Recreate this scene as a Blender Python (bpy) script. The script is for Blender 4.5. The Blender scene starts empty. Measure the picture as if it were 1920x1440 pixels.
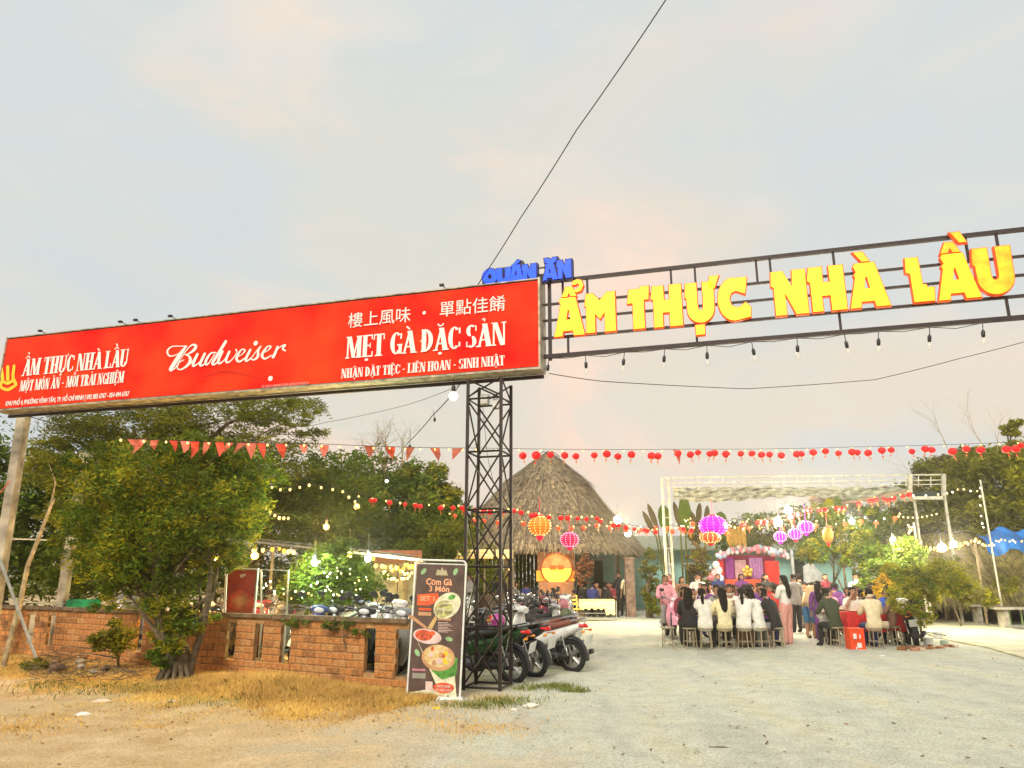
import bpy, math, random
import numpy as np
from mathutils import Vector, Matrix, Euler
from mathutils.geometry import tessellate_polygon
rnd = random.Random(7)
R = math.radians
sc = bpy.context.scene
col = sc.collection

# ------------------------------------------------ camera
F = 1392.0; PITCH = R(14.42); CAMZ = 1.6
cd = bpy.data.cameras.new('camera'); cam = bpy.data.objects.new('camera', cd); col.objects.link(cam)
cd.sensor_width = 36; cd.lens = 36 * F / 1920; cd.clip_end = 2000; cd.clip_start = 0.05
cam.location = (0, 0, CAMZ); cam.rotation_euler = (R(90) + PITCH, 0, 0)
sc.camera = cam
# ------------------------------------------------ sky
SUN_EL, SUN_AZ = 38, 200          # azimuth clockwise from +Y, behind and left of the camera
w = bpy.data.worlds.new("World"); sc.world = w; w.use_nodes = True
nt = w.node_tree; nt.nodes.clear()
def N(nt, t, **k):
    n = nt.nodes.new(t)
    for a, b in k.items():
        if a.startswith('i_'):
            n.inputs[int(a[2:])].default_value = b
        else: setattr(n, a, b)
    return n
sky = N(nt, 'ShaderNodeTexSky', sky_type='NISHITA', sun_disc=False, sun_elevation=R(SUN_EL), sun_rotation=R(SUN_AZ), dust_density=3)
tc = N(nt, 'ShaderNodeTexCoord')
mp = N(nt, 'ShaderNodeMapping'); mp.inputs['Rotation'].default_value = (R(6), R(24), R(0)); mp.inputs['Scale'].default_value = (1.0, 0.8, 2.2)
nt.links.new(tc.outputs['Generated'], mp.inputs['Vector'])
def noise(scale, detail, rough, vec, dist=0.0):
    n = N(nt, 'ShaderNodeTexNoise'); n.inputs['Scale'].default_value = scale; n.inputs['Detail'].default_value = detail
    n.inputs['Roughness'].default_value = rough; n.inputs['Distortion'].default_value = dist
    nt.links.new(vec, n.inputs['Vector']); return n.outputs['Fac']
def ramp(nt, fac, pts, interp='EASE'):
    r = N(nt, 'ShaderNodeValToRGB'); r.color_ramp.interpolation = interp
    e = r.color_ramp.elements
    while len(e) < len(pts): e.new(0.5)
    for q, (p, c) in zip(e, pts):
        q.position = p; q.color = (c + (1,)) if len(c) == 3 else c
    nt.links.new(fac, r.inputs['Fac']); return r.outputs['Color']
def mixc(nt, fac, a, b, mode='MIX'):
    m = N(nt, 'ShaderNodeMix', data_type='RGBA', blend_type=mode)
    if isinstance(fac, (int, float)): m.inputs[0].default_value = fac
    else: nt.links.new(fac, m.inputs[0])
    for k, v in ((6, a), (7, b)):
        if isinstance(v, tuple): m.inputs[k].default_value = v + (1,)
        else: nt.links.new(v, m.inputs[k])
    return m.outputs[2]
sx = N(nt, 'ShaderNodeSeparateXYZ'); nt.links.new(tc.outputs['Generated'], sx.inputs[0])
# veil of evening cloud: grey-blue to the west (left), warm cream and pink to the right, clear blue gaps higher up
mr = N(nt, 'ShaderNodeMapRange'); mr.inputs[1].default_value = -0.7; mr.inputs[2].default_value = 0.75; nt.links.new(sx.outputs[0], mr.inputs[0])
side = ramp(nt, mr.outputs[0], [(0.0, (.60, .595, .495)), (0.4, (.575, .58, .515)), (0.62, (.66, .585, .485)), (1.0, (.74, .605, .47))])
mz = N(nt, 'ShaderNodeMapRange'); mz.inputs[1].default_value = -0.02; mz.inputs[2].default_value = 0.7; nt.links.new(sx.outputs[2], mz.inputs[0])
high = ramp(nt, mz.outputs[0], [(0.0, (.67, .60, .48)), (0.35, (.63, .585, .50)), (0.75, (.56, .575, .555)), (1.0, (.52, .565, .585))])
base = mixc(nt, 0.5, side, high)
f1 = noise(2.3, 6, .58, mp.outputs[0], .9)
f2 = noise(4.6, 7, .6, mp.outputs[0], .6)
f3 = noise(1.5, 4, .5, mp.outputs[0], .4)
c1 = mixc(nt, ramp(nt, f1, [(0.45, (0, 0, 0)), (0.70, (1, 1, 1))]), base, (.82, .61, .49))
c2 = mixc(nt, ramp(nt, f3, [(0.44, (.9, .9, .9)), (0.56, (0, 0, 0))]), c1, (.53, .57, .575))
c3 = mixc(nt, ramp(nt, f2, [(0.46, (0, 0, 0)), (0.78, (.5, .5, .5))]), c2, (.68, .63, .56))
sc10 = N(nt, 'ShaderNodeVectorMath', operation='SCALE'); sc10.inputs[3].default_value = 10.6; nt.links.new(c3, sc10.inputs[0])
fin = mixc(nt, 0.98, sky.outputs[0], sc10.outputs[0])
bg = N(nt, 'ShaderNodeBackground'); bg.inputs[1].default_value = 0.1; nt.links.new(fin, bg.inputs[0])
wo = N(nt, 'ShaderNodeOutputWorld'); nt.links.new(bg.outputs[0], wo.inputs[0])
# ------------------------------------------------ sun, veiled by cloud
sl = bpy.data.lights.new('sun', 'SUN'); sl.energy = 2.4; sl.angle = R(22); sl.color = (1, .94, .82)
so = bpy.data.objects.new('sun', sl); col.objects.link(so)
sd = Vector((math.sin(R(SUN_AZ)) * math.cos(R(SUN_EL)), math.cos(R(SUN_AZ)) * math.cos(R(SUN_EL)), math.sin(R(SUN_EL))))
so.rotation_euler = (-sd).to_track_quat('-Z', 'Y').to_euler()
vs = sc.view_settings; vs.view_transform = 'Standard'; vs.look = 'None'; vs.exposure = 0.3; vs.gamma = 1; vs.use_curve_mapping = False
sc.cycles.max_bounces = 6; sc.cycles.diffuse_bounces = 3; sc.cycles.glossy_bounces = 2; sc.cycles.transmission_bounces = 4; sc.cycles.transparent_max_bounces = 6
sc.cycles.use_denoising = True
sc.cycles.sample_clamp_indirect = 4

# ------------------------------------------------ where a pixel of the photograph lies at a distance
cP, sP = math.cos(PITCH), math.sin(PITCH)
def ray(px, py):
    u = (720 - py) / F
    return Vector(((px - 960) / F, cP - u * sP, sP + u * cP))
def at(px, py, D):
    r = ray(px, py); k = D / r.y
    return Vector((r.x * k, D, CAMZ + r.z * k))
def gp(px, py):
    r = ray(px, py); k = -CAMZ / r.z
    return Vector((r.x * k, r.y * k, 0))
def gx(px, D, py=1150):
    v = at(px, py, D); return Vector((v.x, D, 0))

# ------------------------------------------------ materials
MC = {}
def mat(name, c, rough=.7, metal=0, var=.15, scale=6, bump=0, bscale=40, emit=None, es=1.0, c2=None, stretch=None, isl=0, trans=0, clear=0, spec=.4, emv=None):
    if name in MC: return MC[name]
    m = bpy.data.materials.new(name); MC[name] = m; m.use_nodes = True
    t = m.node_tree; b = t.nodes['Principled BSDF']
    b.inputs['Roughness'].default_value = rough; b.inputs['Metallic'].default_value = metal
    b.inputs['Specular IOR Level'].default_value = spec
    if clear: b.inputs['Coat Weight'].default_value = clear; b.inputs['Coat Roughness'].default_value = .1
    co = N(t, 'ShaderNodeTexCoord'); vec = co.outputs['Object']
    if stretch:
        q = N(t, 'ShaderNodeMapping'); q.inputs['Scale'].default_value = stretch; t.links.new(vec, q.inputs[0]); vec = q.outputs[0]
    n = N(t, 'ShaderNodeTexNoise'); n.inputs['Scale'].default_value = scale; n.inputs['Detail'].default_value = 5; t.links.new(vec, n.inputs[0])
    d = c2 if c2 else tuple(max(0, x * (1 - var * 1.6)) for x in c)
    e = c if c2 else tuple(min(1, x * (1 + var)) for x in c)
    out = ramp(t, n.outputs['Fac'], [(.3, d), (.7, e)], 'LINEAR')
    if isl:
        g = N(t, 'ShaderNodeNewGeometry')
        rr = ramp(t, g.outputs['Random Per Island'], [(0, (1 - isl,) * 3), (.7, (1, 1, 1)), (1, (1 + isl * .6, 1 + isl * .5, 1))], 'LINEAR')
        out = mixc(t, 1.0, out, rr, 'MULTIPLY')
    t.links.new(out, b.inputs['Base Color'])
    if bump:
        n2 = N(t, 'ShaderNodeTexNoise'); n2.inputs['Scale'].default_value = bscale; n2.inputs['Detail'].default_value = 6; t.links.new(vec, n2.inputs[0])
        bp = N(t, 'ShaderNodeBump'); bp.inputs['Strength'].default_value = bump; bp.inputs['Distance'].default_value = .02
        t.links.new(n2.outputs['Fac'], bp.inputs['Height']); t.links.new(bp.outputs[0], b.inputs['Normal'])
    if emit:
        b.inputs['Emission Color'].default_value = emit + (1,); b.inputs['Emission Strength'].default_value = es
        if emv:
            n3 = N(t, 'ShaderNodeTexNoise'); n3.inputs['Scale'].default_value = 7; n3.inputs['Detail'].default_value = 3; t.links.new(vec, n3.inputs[0])
            t.links.new(ramp(t, n3.outputs['Fac'], [(.38, emv), (.56, emit)]), b.inputs['Emission Color'])
        try: m.cycles.emission_sampling = 'NONE'
        except Exception: pass
    if trans:
        tr = N(t, 'ShaderNodeBsdfTranslucent'); t.links.new(out, tr.inputs[0])
        ms = N(t, 'ShaderNodeMixShader'); ms.inputs[0].default_value = trans
        t.links.new(b.outputs[0], ms.inputs[1]); t.links.new(tr.outputs[0], ms.inputs[2])
        t.links.new(ms.outputs[0], t.nodes['Material Output'].inputs[0])
    return m
def glass(name='clear bulb glass'):
    if name in MC: return MC[name]
    m = bpy.data.materials.new(name); MC[name] = m; m.use_nodes = True; t = m.node_tree; b = t.nodes['Principled BSDF']
    tr = N(t, 'ShaderNodeBsdfTransparent'); ms = N(t, 'ShaderNodeMixShader'); ms.inputs[0].default_value = .35
    b.inputs['Base Color'].default_value = (.8, .78, .72, 1); b.inputs['Roughness'].default_value = .1
    t.links.new(tr.outputs[0], ms.inputs[1]); t.links.new(b.outputs[0], ms.inputs[2]); t.links.new(ms.outputs[0], t.nodes['Material Output'].inputs[0])
    return m

# ------------------------------------------------ mesh building
class MB:
    def __init__(s): s.v = []; s.f = []; s.m = []
    def add(s, vs, fs, mi=0):
        o = len(s.v); s.v += [tuple(v) for v in vs]; s.f += [tuple(i + o for i in f) for f in fs]; s.m += [mi] * len(fs); return s
    def box(s, c, d, rot=None, mi=0, taper=1):
        x, y, z = d[0] / 2, d[1] / 2, d[2] / 2; c = Vector(c); vs = []
        for k in (-1, 1):
            q = taper if k > 0 else 1
            for a, b in ((-1, -1), (1, -1), (1, 1), (-1, 1)):
                p = Vector((a * x * q, b * y * q, k * z)); vs.append(c + (rot @ p if rot else p))
        return s.add(vs, [(3, 2, 1, 0), (4, 5, 6, 7), (0, 1, 5, 4), (1, 2, 6, 5), (2, 3, 7, 6), (3, 0, 4, 7)], mi)
    def path(s, pts, rad, n=6, mi=0, cap=True, flat=None):
        pts = [Vector(p) for p in pts]
        if not isinstance(rad, (list, tuple)): rad = [rad] * len(pts)
        rings = []; up = None
        for i, p in enumerate(pts):
            t = (pts[min(i + 1, len(pts) - 1)] - pts[max(i - 1, 0)])
            t = t.normalized() if t.length > 1e-9 else Vector((0, 0, 1))
            if up is None: up = Vector((0, 0, 1)) if abs(t.z) < .9 else Vector((0, 1, 0))
            a = t.cross(up)
            if a.length < 1e-6: a = t.cross(Vector((1, 0, 0)))
            a.normalize(); b = a.cross(t); up = b
            k = flat or 1
            rings.append([p + a * math.cos(6.2832 * j / n) * rad[i] + b * math.sin(6.2832 * j / n) * rad[i] * k for j in range(n)])
        return s.loft(rings, mi, cap)
    def loft(s, rings, mi=0, cap=True):
        n = len(rings[0]); vs = [p for r in rings for p in r]; fs = []
        for i in range(len(rings) - 1):
            for j in range(n):
                k = (j + 1) % n
                fs.append((i * n + j, i * n + k, (i + 1) * n + k, (i + 1) * n + j))
        if cap: fs += [tuple(range(n))[::-1], tuple(range((len(rings) - 1) * n, len(rings) * n))]
        return s.add(vs, fs, mi)
    def sec(s, secs, n=12, mi=0, axis='x', p=2.4):
        # superellipse sections: (pos, cy, cz, half y, half z)
        rings = []
        for (a, b, c, h, k) in secs:
            r = []
            for j in range(n):
                t = 6.28318 * j / n; ct, st = math.cos(t), math.sin(t)
                u = h * math.copysign(abs(ct) ** (2 / p), ct); v = k * math.copysign(abs(st) ** (2 / p), st)
                r.append((a, b + u, c + v) if axis == 'x' else ((b + u, c + v, a) if axis == 'z' else (b + u, a, c + v)))
            rings.append(r)
        return s.loft(rings, mi)
    def ball(s, c, r, nu=10, nv=7, mi=0, prof=None):
        if not isinstance(r, (tuple, list)): r = (r, r, r)
        c = Vector(c); rings = []
        for i in range(nv + 1):
            ph = math.pi * i / nv; q = max(math.sin(ph), .02)
            rings.append([c + Vector((r[0] * q * math.cos(6.2832 * j / nu), r[1] * q * math.sin(6.2832 * j / nu), -r[2] * math.cos(ph))) for j in range(nu)])
        return s.loft(rings, mi)
    def torus(s, c, Rr, r, ax='y', n=24, m=8, mi=0, squash=1):
        vs = []; fs = []
        for i in range(n):
            a = 6.28318 * i / n
            for j in range(m):
                b = 6.28318 * j / m; q = Rr + r * math.cos(b); h = r * math.sin(b) * squash
                p = {'y': (q * math.cos(a), h, q * math.sin(a)), 'z': (q * math.cos(a), q * math.sin(a), h), 'x': (h, q * math.cos(a), q * math.sin(a))}[ax]
                vs.append(Vector(c) + Vector(p))
        for i in range(n):
            for j in range(m):
                k = (i + 1) % n; l = (j + 1) % m
                fs.append((i * m + j, k * m + j, k * m + l, i * m + l))
        return s.add(vs, fs, mi)
    def slab(s, loops, o, ux, uy, un, z0, z1, mi=0, side=None):
        # flat shape with holes: loops of (x, y), in the frame o, ux, uy, un, from depth z0 to z1
        tri = tessellate_polygon([[Vector((p[0], p[1], 0)) for p in l] for l in loops]); pts = [p for l in loops for p in l]
        P = lambda p, z: o + ux * p[0] + uy * p[1] + un * z
        n = len(pts); vs = [P(p, z1) for p in pts] + [P(p, z0) for p in pts]
        a = [];
        for t in tri:
            x = [pts[i] for i in t]; ar = (x[1][0] - x[0][0]) * (x[2][1] - x[0][1]) - (x[2][0] - x[0][0]) * (x[1][1] - x[0][1])
            t = t if ar > 0 else t[::-1]; a.append(tuple(t)); a.append(tuple(i + n for i in t[::-1]))
        s.add(vs, a, mi)
        b = []; k = 0; o2 = 0
        vs2 = []; 
        for l in loops:
            for i in range(len(l)):
                j = (i + 1) % len(l); b.append((k + i, k + j, k + j + n, k + i + n))
            k += len(l)
        s.add(vs, b, mi if side is None else side)
        return s
    def mesh(s, name, mats, smooth=None):
        me = bpy.data.meshes.new(name); me.from_pydata(s.v, [], s.f); me.update()
        for m in mats: me.materials.append(m)
        if len(mats) > 1: me.polygons.foreach_set('material_index', s.m)
        if smooth is not None:
            me.polygons.foreach_set('use_smooth', [True] * len(s.f))
            if smooth < 179: me.set_sharp_from_angle(angle=R(smooth))
        return me
def put(me, name, parent=None, loc=(0, 0, 0), rot=(0, 0, 0), scale=(1, 1, 1), mats=None, kind=None, label=None):
    o = bpy.data.objects.new(name, me); col.objects.link(o); o.location = loc; o.rotation_euler = rot
    o.scale = scale if isinstance(scale, (tuple, list)) else (scale,) * 3
    if parent: o.parent = parent
    if mats:
        for i, m in enumerate(mats):
            if m: o.material_slots[i].link = 'OBJECT'; o.material_slots[i].material = m
    if kind: o['kind'] = kind
    if label: o['label'] = label
    return o
def mk(mb, name, mats, parent=None, smooth=None, **k):
    if not isinstance(mats, (list, tuple)): mats = [mats]
    return put(mb.mesh(name, mats, smooth), name, parent, **k)
def tag(o, label, cat, group=None):
    o['label'] = label; o['category'] = cat
    if group: o['group'] = group
    return o
def thing(name, label, cat, loc=(0, 0, 0), rz=0, group=None):
    o = bpy.data.objects.new(name, None); o.empty_display_size = .1; col.objects.link(o); o.location = loc
    o.rotation_euler = (0, 0, rz); return tag(o, label, cat, group)
def lamp(name, loc, power, color, r=.06):
    l = bpy.data.lights.new(name, 'POINT'); l.energy = power; l.color = color; l.shadow_soft_size = r
    o = bpy.data.objects.new(name, l); col.objects.link(o); o.location = loc; return o
def npmesh(name, V, nper, mats, mi=None):
    # V: (n, nper, 3) separate faces
    n = len(V); me = bpy.data.meshes.new(name)
    me.vertices.add(n * nper); me.vertices.foreach_set('co', np.ascontiguousarray(V, dtype=np.float32).reshape(-1))
    me.loops.add(n * nper); me.loops.foreach_set('vertex_index', np.arange(n * nper, dtype=np.int32))
    me.polygons.add(n); me.polygons.foreach_set('loop_start', np.arange(0, n * nper, nper, dtype=np.int32))
    me.polygons.foreach_set('loop_total', np.full(n, nper, dtype=np.int32))
    for m in mats: me.materials.append(m)
    if mi is not None: me.polygons.foreach_set('material_index', mi.astype(np.int32))
    me.update(calc_edges=True); return me

# ------------------------------------------------ common materials
dark_steel = mat('dark painted steel', (.035, .022, .02), .5, .3, bump=.2)
galv = mat('grey galvanised steel', (.42, .42, .38), .45, .5)
white_paint = mat('white paint', (.78, .76, .72), .5)
concrete = mat('weathered concrete', (.36, .33, .27), .9, var=.3, bump=.5, bscale=25)
bark = mat('grey brown bark', (.16, .12, .07), .95, var=.45, scale=9, bump=.9, bscale=30)
palebark = mat('pale dry wood', (.36, .27, .15), .9, var=.3, scale=9, bump=.5)
black_rubber = mat('black rubber', (.02, .02, .02), .85)
black_plastic = mat('black plastic', (.025, .025, .028), .4)
wire_m = mat('black cable', (.03, .025, .025), .6)
bulb_warm = mat('lit warm bulb', (1, .8, .4), emit=(1, .58, .16), es=1.7)
bulb_white = mat('lit white bulb', (1, .95, .8), emit=(1, .85, .55), es=3.5)
bulb_amber = mat('lit amber bulb', (1, .6, .1), emit=(1, .43, .035), es=1.5)
# ================================================ GROUND
def ground_mat():
    m = bpy.data.materials.new('gravel and dry earth'); m.use_nodes = True; t = m.node_tree; b = t.nodes['Principled BSDF']
    b.inputs['Roughness'].default_value = .95; b.inputs['Specular IOR Level'].default_value = .15
    co = N(t, 'ShaderNodeTexCoord'); v = co.outputs['Object']
    def nz(s, d=6, r=.6):
        n = N(t, 'ShaderNodeTexNoise'); n.inputs['Scale'].default_value = s; n.inputs['Detail'].default_value = d; n.inputs['Roughness'].default_value = r
        t.links.new(v, n.inputs[0]); return n.outputs['Fac']
    grav = ramp(t, nz(3.5), [(.30, (.50, .51, .43)), (.55, (.60, .61, .51)), (.8, (.66, .675, .61))], 'LINEAR')
    spk = ramp(t, nz(42, 4, .75), [(.36, (.62, .58, .50)), (.52, (1, 1, 1)), (.7, (1.15, 1.15, 1.12))], 'LINEAR')
    grav = mixc(t, 1, grav, spk, 'MULTIPLY')
    q = N(t, 'ShaderNodeMapping'); q.inputs['Scale'].default_value = (.9, .22, 1); q.inputs['Rotation'].default_value = (0, 0, R(14)); t.links.new(v, q.inputs[0])
    n4 = N(t, 'ShaderNodeTexNoise'); n4.inputs['Scale'].default_value = 1.6; n4.inputs['Detail'].default_value = 7; n4.inputs['Roughness'].default_value = .62; t.links.new(q.outputs[0], n4.inputs[0])
    grav = mixc(t, 1, grav, ramp(t, n4.outputs['Fac'], [(.36, (.86, .87, .88)), (.5, (1, 1, 1)), (.66, (1.05, 1.0, .88))], 'LINEAR'), 'MULTIPLY')
    dirt = ramp(t, nz(2.2), [(.3, (.54, .37, .18)), (.7, (.72, .55, .32))], 'LINEAR')
    dirt = mixc(t, 1, dirt, spk, 'MULTIPLY')
    sp = N(t, 'ShaderNodeSeparateXYZ'); t.links.new(v, sp.inputs[0])
    # bare earth west of the gravel yard and along the road edge in front
    a = N(t, 'ShaderNodeMath', operation='MULTIPLY_ADD'); t.links.new(sp.outputs[0], a.inputs[0]); a.inputs[1].default_value = -.33; a.inputs[2].default_value = .15
    a2 = N(t, 'ShaderNodeMath', operation='MULTIPLY_ADD'); t.links.new(nz(1.1, 5), a2.inputs[0]); a2.inputs[1].default_value = 1.7; a2.inputs[2].default_value = -.85
    a3 = N(t, 'ShaderNodeMath', operation='ADD'); t.links.new(a.outputs[0], a3.inputs[0]); t.links.new(a2.outputs[0], a3.inputs[1])
    f = N(t, 'ShaderNodeMath', operation='MULTIPLY_ADD', use_clamp=True); t.links.new(sp.outputs[1], f.inputs[0]); f.inputs[1].default_value = -.5; f.inputs[2].default_value = 3.7
    mx = N(t, 'ShaderNodeMath', operation='MULTIPLY_ADD', use_clamp=True); t.links.new(f.outputs[0], mx.inputs[0]); mx.inputs[1].default_value = .28; t.links.new(a3.outputs[0], mx.inputs[2])
    c = mixc(t, mx.outputs[0], grav, dirt); t.links.new(c, b.inputs['Base Color'])
    bp = N(t, 'ShaderNodeBump'); bp.inputs['Strength'].default_value = .55; bp.inputs['Distance'].default_value = .03
    t.links.new(nz(24, 8, .75), bp.inputs['Height']); t.links.new(bp.outputs[0], b.inputs['Normal'])
    return m
g = MB(); g.add([(-600, -60, 0), (600, -60, 0), (600, 900, 0), (-600, 900, 0)], [(0, 1, 2, 3)])
mk(g, 'ground', ground_mat(), kind='structure')
# relief of the yard near the viewer: a fine uneven sheet just above the base ground
rs = np.random.RandomState(3)
nx, ny = 150, 130
X = np.linspace(-13, 13, nx); Y = np.linspace(3.0, 28, ny)
XX, YY = np.meshgrid(X, Y)
Z = .012 + .010 * np.sin(XX * 1.3 + 2 * np.sin(YY * .7)) * np.sin(YY * 1.1 + XX * .4) + .006 * np.sin(XX * 4.1 + YY * 2.3) + rs.rand(ny, nx) * .012
for (xa, xb) in ((1.6, 3.1), (3.9, 5.4)):
    for x_ in (xa, xb): Z -= .026 * np.exp(-((XX - x_ - .05 * (YY - 8) - .25 * np.sin(YY * .35)) / .13) ** 2)
    Z += 0
Z += .012
Z = np.clip(Z, .004, None)
me = bpy.data.meshes.new('gravel_surface'); vv = np.stack([XX, YY, Z], -1).reshape(-1, 3)
ff = [(j * nx + i, j * nx + i + 1, (j + 1) * nx + i + 1, (j + 1) * nx + i) for j in range(ny - 1) for i in range(nx - 1)]
me.from_pydata(vv.tolist(), [], ff); me.materials.append(bpy.data.materials['gravel and dry earth']); me.polygons.foreach_set('use_smooth', [True] * len(ff))
put(me, 'gravel_yard', kind='structure')
# pale concrete path to the right
p = MB(); q = [gp(1655, 1160), gp(1760, 1200), gp(1850, 1218), gp(1960, 1250), gp(2300, 1330), gp(2500, 1240), gp(1920, 1186), gp(1735, 1152), gp(1670, 1148)]
p.slab([[(v.x, v.y) for v in q]], Vector((0, 0, 0)), Vector((1, 0, 0)), Vector((0, 1, 0)), Vector((0, 0, 1)), .0, .06)
mk(p, 'path', mat('pale concrete path', (.58, .54, .37), .9, var=.2, scale=1.5, bump=.2), kind='structure')

# stones
def stones(name, n, area, size, m, seed, zoff=.01):
    r = np.random.RandomState(seed); mb = MB()
    for i in range(n):
        x, y = area(r); s = size * (.4 + r.rand() ** 2 * 1.6)
        c = Vector((x, y, zoff + s * .25)); vs = []
        for (a, b_, z) in ((1, 0, 0), (.3, .9, 0), (-.8, .6, .0), (-.9, -.4, 0), (.1, -1, 0)):
            vs.append(c + Vector((a * s * (.7 + r.rand() * .5), b_ * s * (.7 + r.rand() * .5), -s * .3)))
        vs.append(c + Vector((.2 * s, .1 * s, s * .45))); 
        mb.add(vs, [(0, 1, 5), (1, 2, 5), (2, 3, 5), (3, 4, 5), (4, 0, 5)])
    return mk(mb, name, m, kind='stuff')
gm = mat('pale gravel stones', (.50, .47, .36), .9, var=.3, isl=.45, scale=20)
def area_yard(r):
    y = 3.5 + 20 * r.rand() ** 1.6; return (r.rand() * 2 - 1) * y * .8, y
stones('gravel', 5200, area_yard, .016, gm, 5, .012)
def area_verge(r):
    t = r.rand(); return -1.5 - 8.5 * t + r.randn() * .3, 10 + t * 3.6 + r.randn() * .9
stones('gravel_on_verge', 900, area_verge, .028, mat('brown pebbles', (.42, .33, .2), .9, isl=.5), 6, .012)

r = np.random.RandomState(33); n = 900; yy = 4 + 18 * r.rand(n) ** 1.5; xx = (r.rand(n) * 2 - 1) * yy * .75; P_ = np.stack([xx, yy, np.full(n, .04)], 1); a = r.rand(n) * 6.28; s_ = (.01 + .025 * r.rand(n))[:, None]
A_ = np.stack([np.cos(a), np.sin(a), r.randn(n) * .25], 1) * s_; B_ = np.stack([-np.sin(a), np.cos(a), r.randn(n) * .3], 1) * s_ * .5
put(npmesh('dead_leaves', np.stack([P_ - A_, P_ - B_, P_ + A_, P_ + B_], 1), 4, [mat('dead leaf litter', (.30, .20, .09), .9, isl=.6)]), 'dead_leaves', kind='stuff')
# ------------------------------------------------ brick wall
WA = Vector((-1.42, 10.85, 0)); WB = Vector((-11.4, 16.42, 0))
wl = (WB - WA).length; wu = (WB - WA).normalized(); wn = Vector((wu.y, -wu.x, 0))
if wn.y > 0: wn = -wn
def on_wall(px):      # distance along the wall under this pixel column
    r = ray(px, 1220); # solve WA + s*wu proportional to r in plan
    # cross product zero
    s = (WA.y * r.x - WA.x * r.y) / (wu.x * r.y - wu.y * r.x); return s
slots = []
for a, b_, z0, z1 in ((425, 442, .30, .86), (478, 494, .30, .86), (527, 546, .30, .86), (686, 706, .26, .86), (744, 768, .24, .86), (205, 216, .3, .86), (253, 266, .3, .86), (85, 99, .3, .84), (44, 60, .3, .84)):
    s0, s1 = sorted((on_wall(a), on_wall(b_))); slots.append((s0, s1, z0, z1))
slots.sort()
wall = thing('brick_wall', 'low orange brick wall with narrow vertical slots along the dry grass verge', 'wall', WA, math.atan2(wu.y, wu.x))
H = .94; bh = .088; mj = .014; bl = .23; TH = .075
brickm = mat('orange fired brick', (.58, .24, .07), .9, var=.35, scale=5, bump=.5, bscale=60)
brickm2 = mat('dark fired brick', (.40, .17, .055), .9, var=.4, scale=5, bump=.5, bscale=60)
brickm3 = mat('pale fired brick', (.58, .28, .10), .9, var=.3, scale=5, bump=.5, bscale=60)
mortar = mat('dirty mortar', (.42, .23, .09), .95, var=.35, bump=.4)
# core of mortar, recessed on both faces, with the slots left open
core = MB(); xs = 0
sg = -1   # local y sign of the face towards the viewer
loc_n = (Matrix.Rotation(-math.atan2(wu.y, wu.x), 3, 'Z') @ wn); sg = 1 if loc_n.y > 0 else -1
for (s0, s1, z0, z1) in slots + [(wl, wl, 0, 0)]:
    if s0 > xs: core.box(((xs + s0) / 2, 0, H / 2), (s0 - xs, TH - .02, H))
    if s1 > s0:
        core.box(((s1 + s0) / 2, 0, z0 / 2), (s1 - s0, TH - .02, z0)); core.box(((s1 + s0) / 2, 0, (H + z1) / 2), (s1 - s0, TH - .02, H - z1))
    xs = s1
mk(core, 'mortar', mortar, wall)
bricks = []; rows = int(H / (bh + mj))
for r_ in range(rows):
    z = (r_ + .5) * (bh + mj); x = -bl / 2 * (r_ % 2)
    while x < wl:
        x0, x1 = max(x, 0), min(x + bl, wl); x += bl + mj
        segs = [(x0, x1)]
        for (s0, s1, z0, z1) in slots:
            if z + bh / 2 > z0 and z - bh / 2 < z1:
                n2 = []
                for (a, b_) in segs:
                    if b_ <= s0 or a >= s1: n2.append((a, b_))
                    else:
                        if a < s0: n2.append((a, s0))
                        if b_ > s1: n2.append((s1, b_))
                segs = n2
        for (a, b_) in segs:
            if b_ - a > .03: bricks.append((a, b_, z))
bmesh_box = MB(); bmesh_box.box((0, 0, 0), (1, 1, 1)); bme = bmesh_box.mesh('brick', [brickm])
# a chipped brick: bevelled front
bb = MB(); e = .04
bb.add([(-.5, -.5, -.5), (.5, -.5, -.5), (.5, -.5, .5), (-.5, -.5, .5), (-.5 + e, .5, -.5 + e * 2), (.5 - e, .5, -.5 + e * 2), (.5 - e, .5, .5 - e * 2), (-.5 + e, .5, .5 - e * 2),
        (-.5, .42, -.5), (.5, .42, -.5), (.5, .42, .5), (-.5, .42, .5)],
       [(0, 1, 2, 3), (4, 7, 6, 5), (0, 8, 9, 1), (1, 9, 10, 2), (2, 10, 11, 3), (3, 11, 8, 0), (8, 4, 5, 9), (9, 5, 6, 10), (10, 6, 7, 11), (11, 7, 4, 8)])
bme = bb.mesh('brick', [brickm])
bricks.sort(key=lambda t: t[0] + (3 if t[2] < .12 else 0))
rest = MB(); restm = [brickm, brickm2, brickm3]
for i, (a, b_, z) in enumerate(bricks):
    mi = rnd.choice((0, 0, 0, 1, 2)); pr = rnd.uniform(-.003, .004)
    c = ((a + b_) / 2, sg * pr, z); d = (b_ - a, TH * sg, bh * rnd.uniform(.93, 1))
    if i < 296 and a < 9.5:
        put(bme, 'brick', wall, loc=c, scale=(d[0], TH if sg > 0 else -TH, d[2]), mats=[restm[mi]])
    else: rest.box(c, (d[0], TH, d[2]), mi=mi)
mk(rest, 'far_bricks', restm, wall, kind='stuff')
cop = MB(); x = 0; k = 0
while x < wl - .05:
    L = min(1.3, wl - x)
    cb = MB(); cb.box((L / 2, 0, .03), (L - .012, TH + .09, .055 + .01 * (k % 2)), taper=.97)
    mk(cb, 'coping_slab', mat('mossy coping', (.20, .13, .07), .95, var=.4, bump=.6), wall, loc=(x, 0, H + .004)); x += L; k += 1

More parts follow.
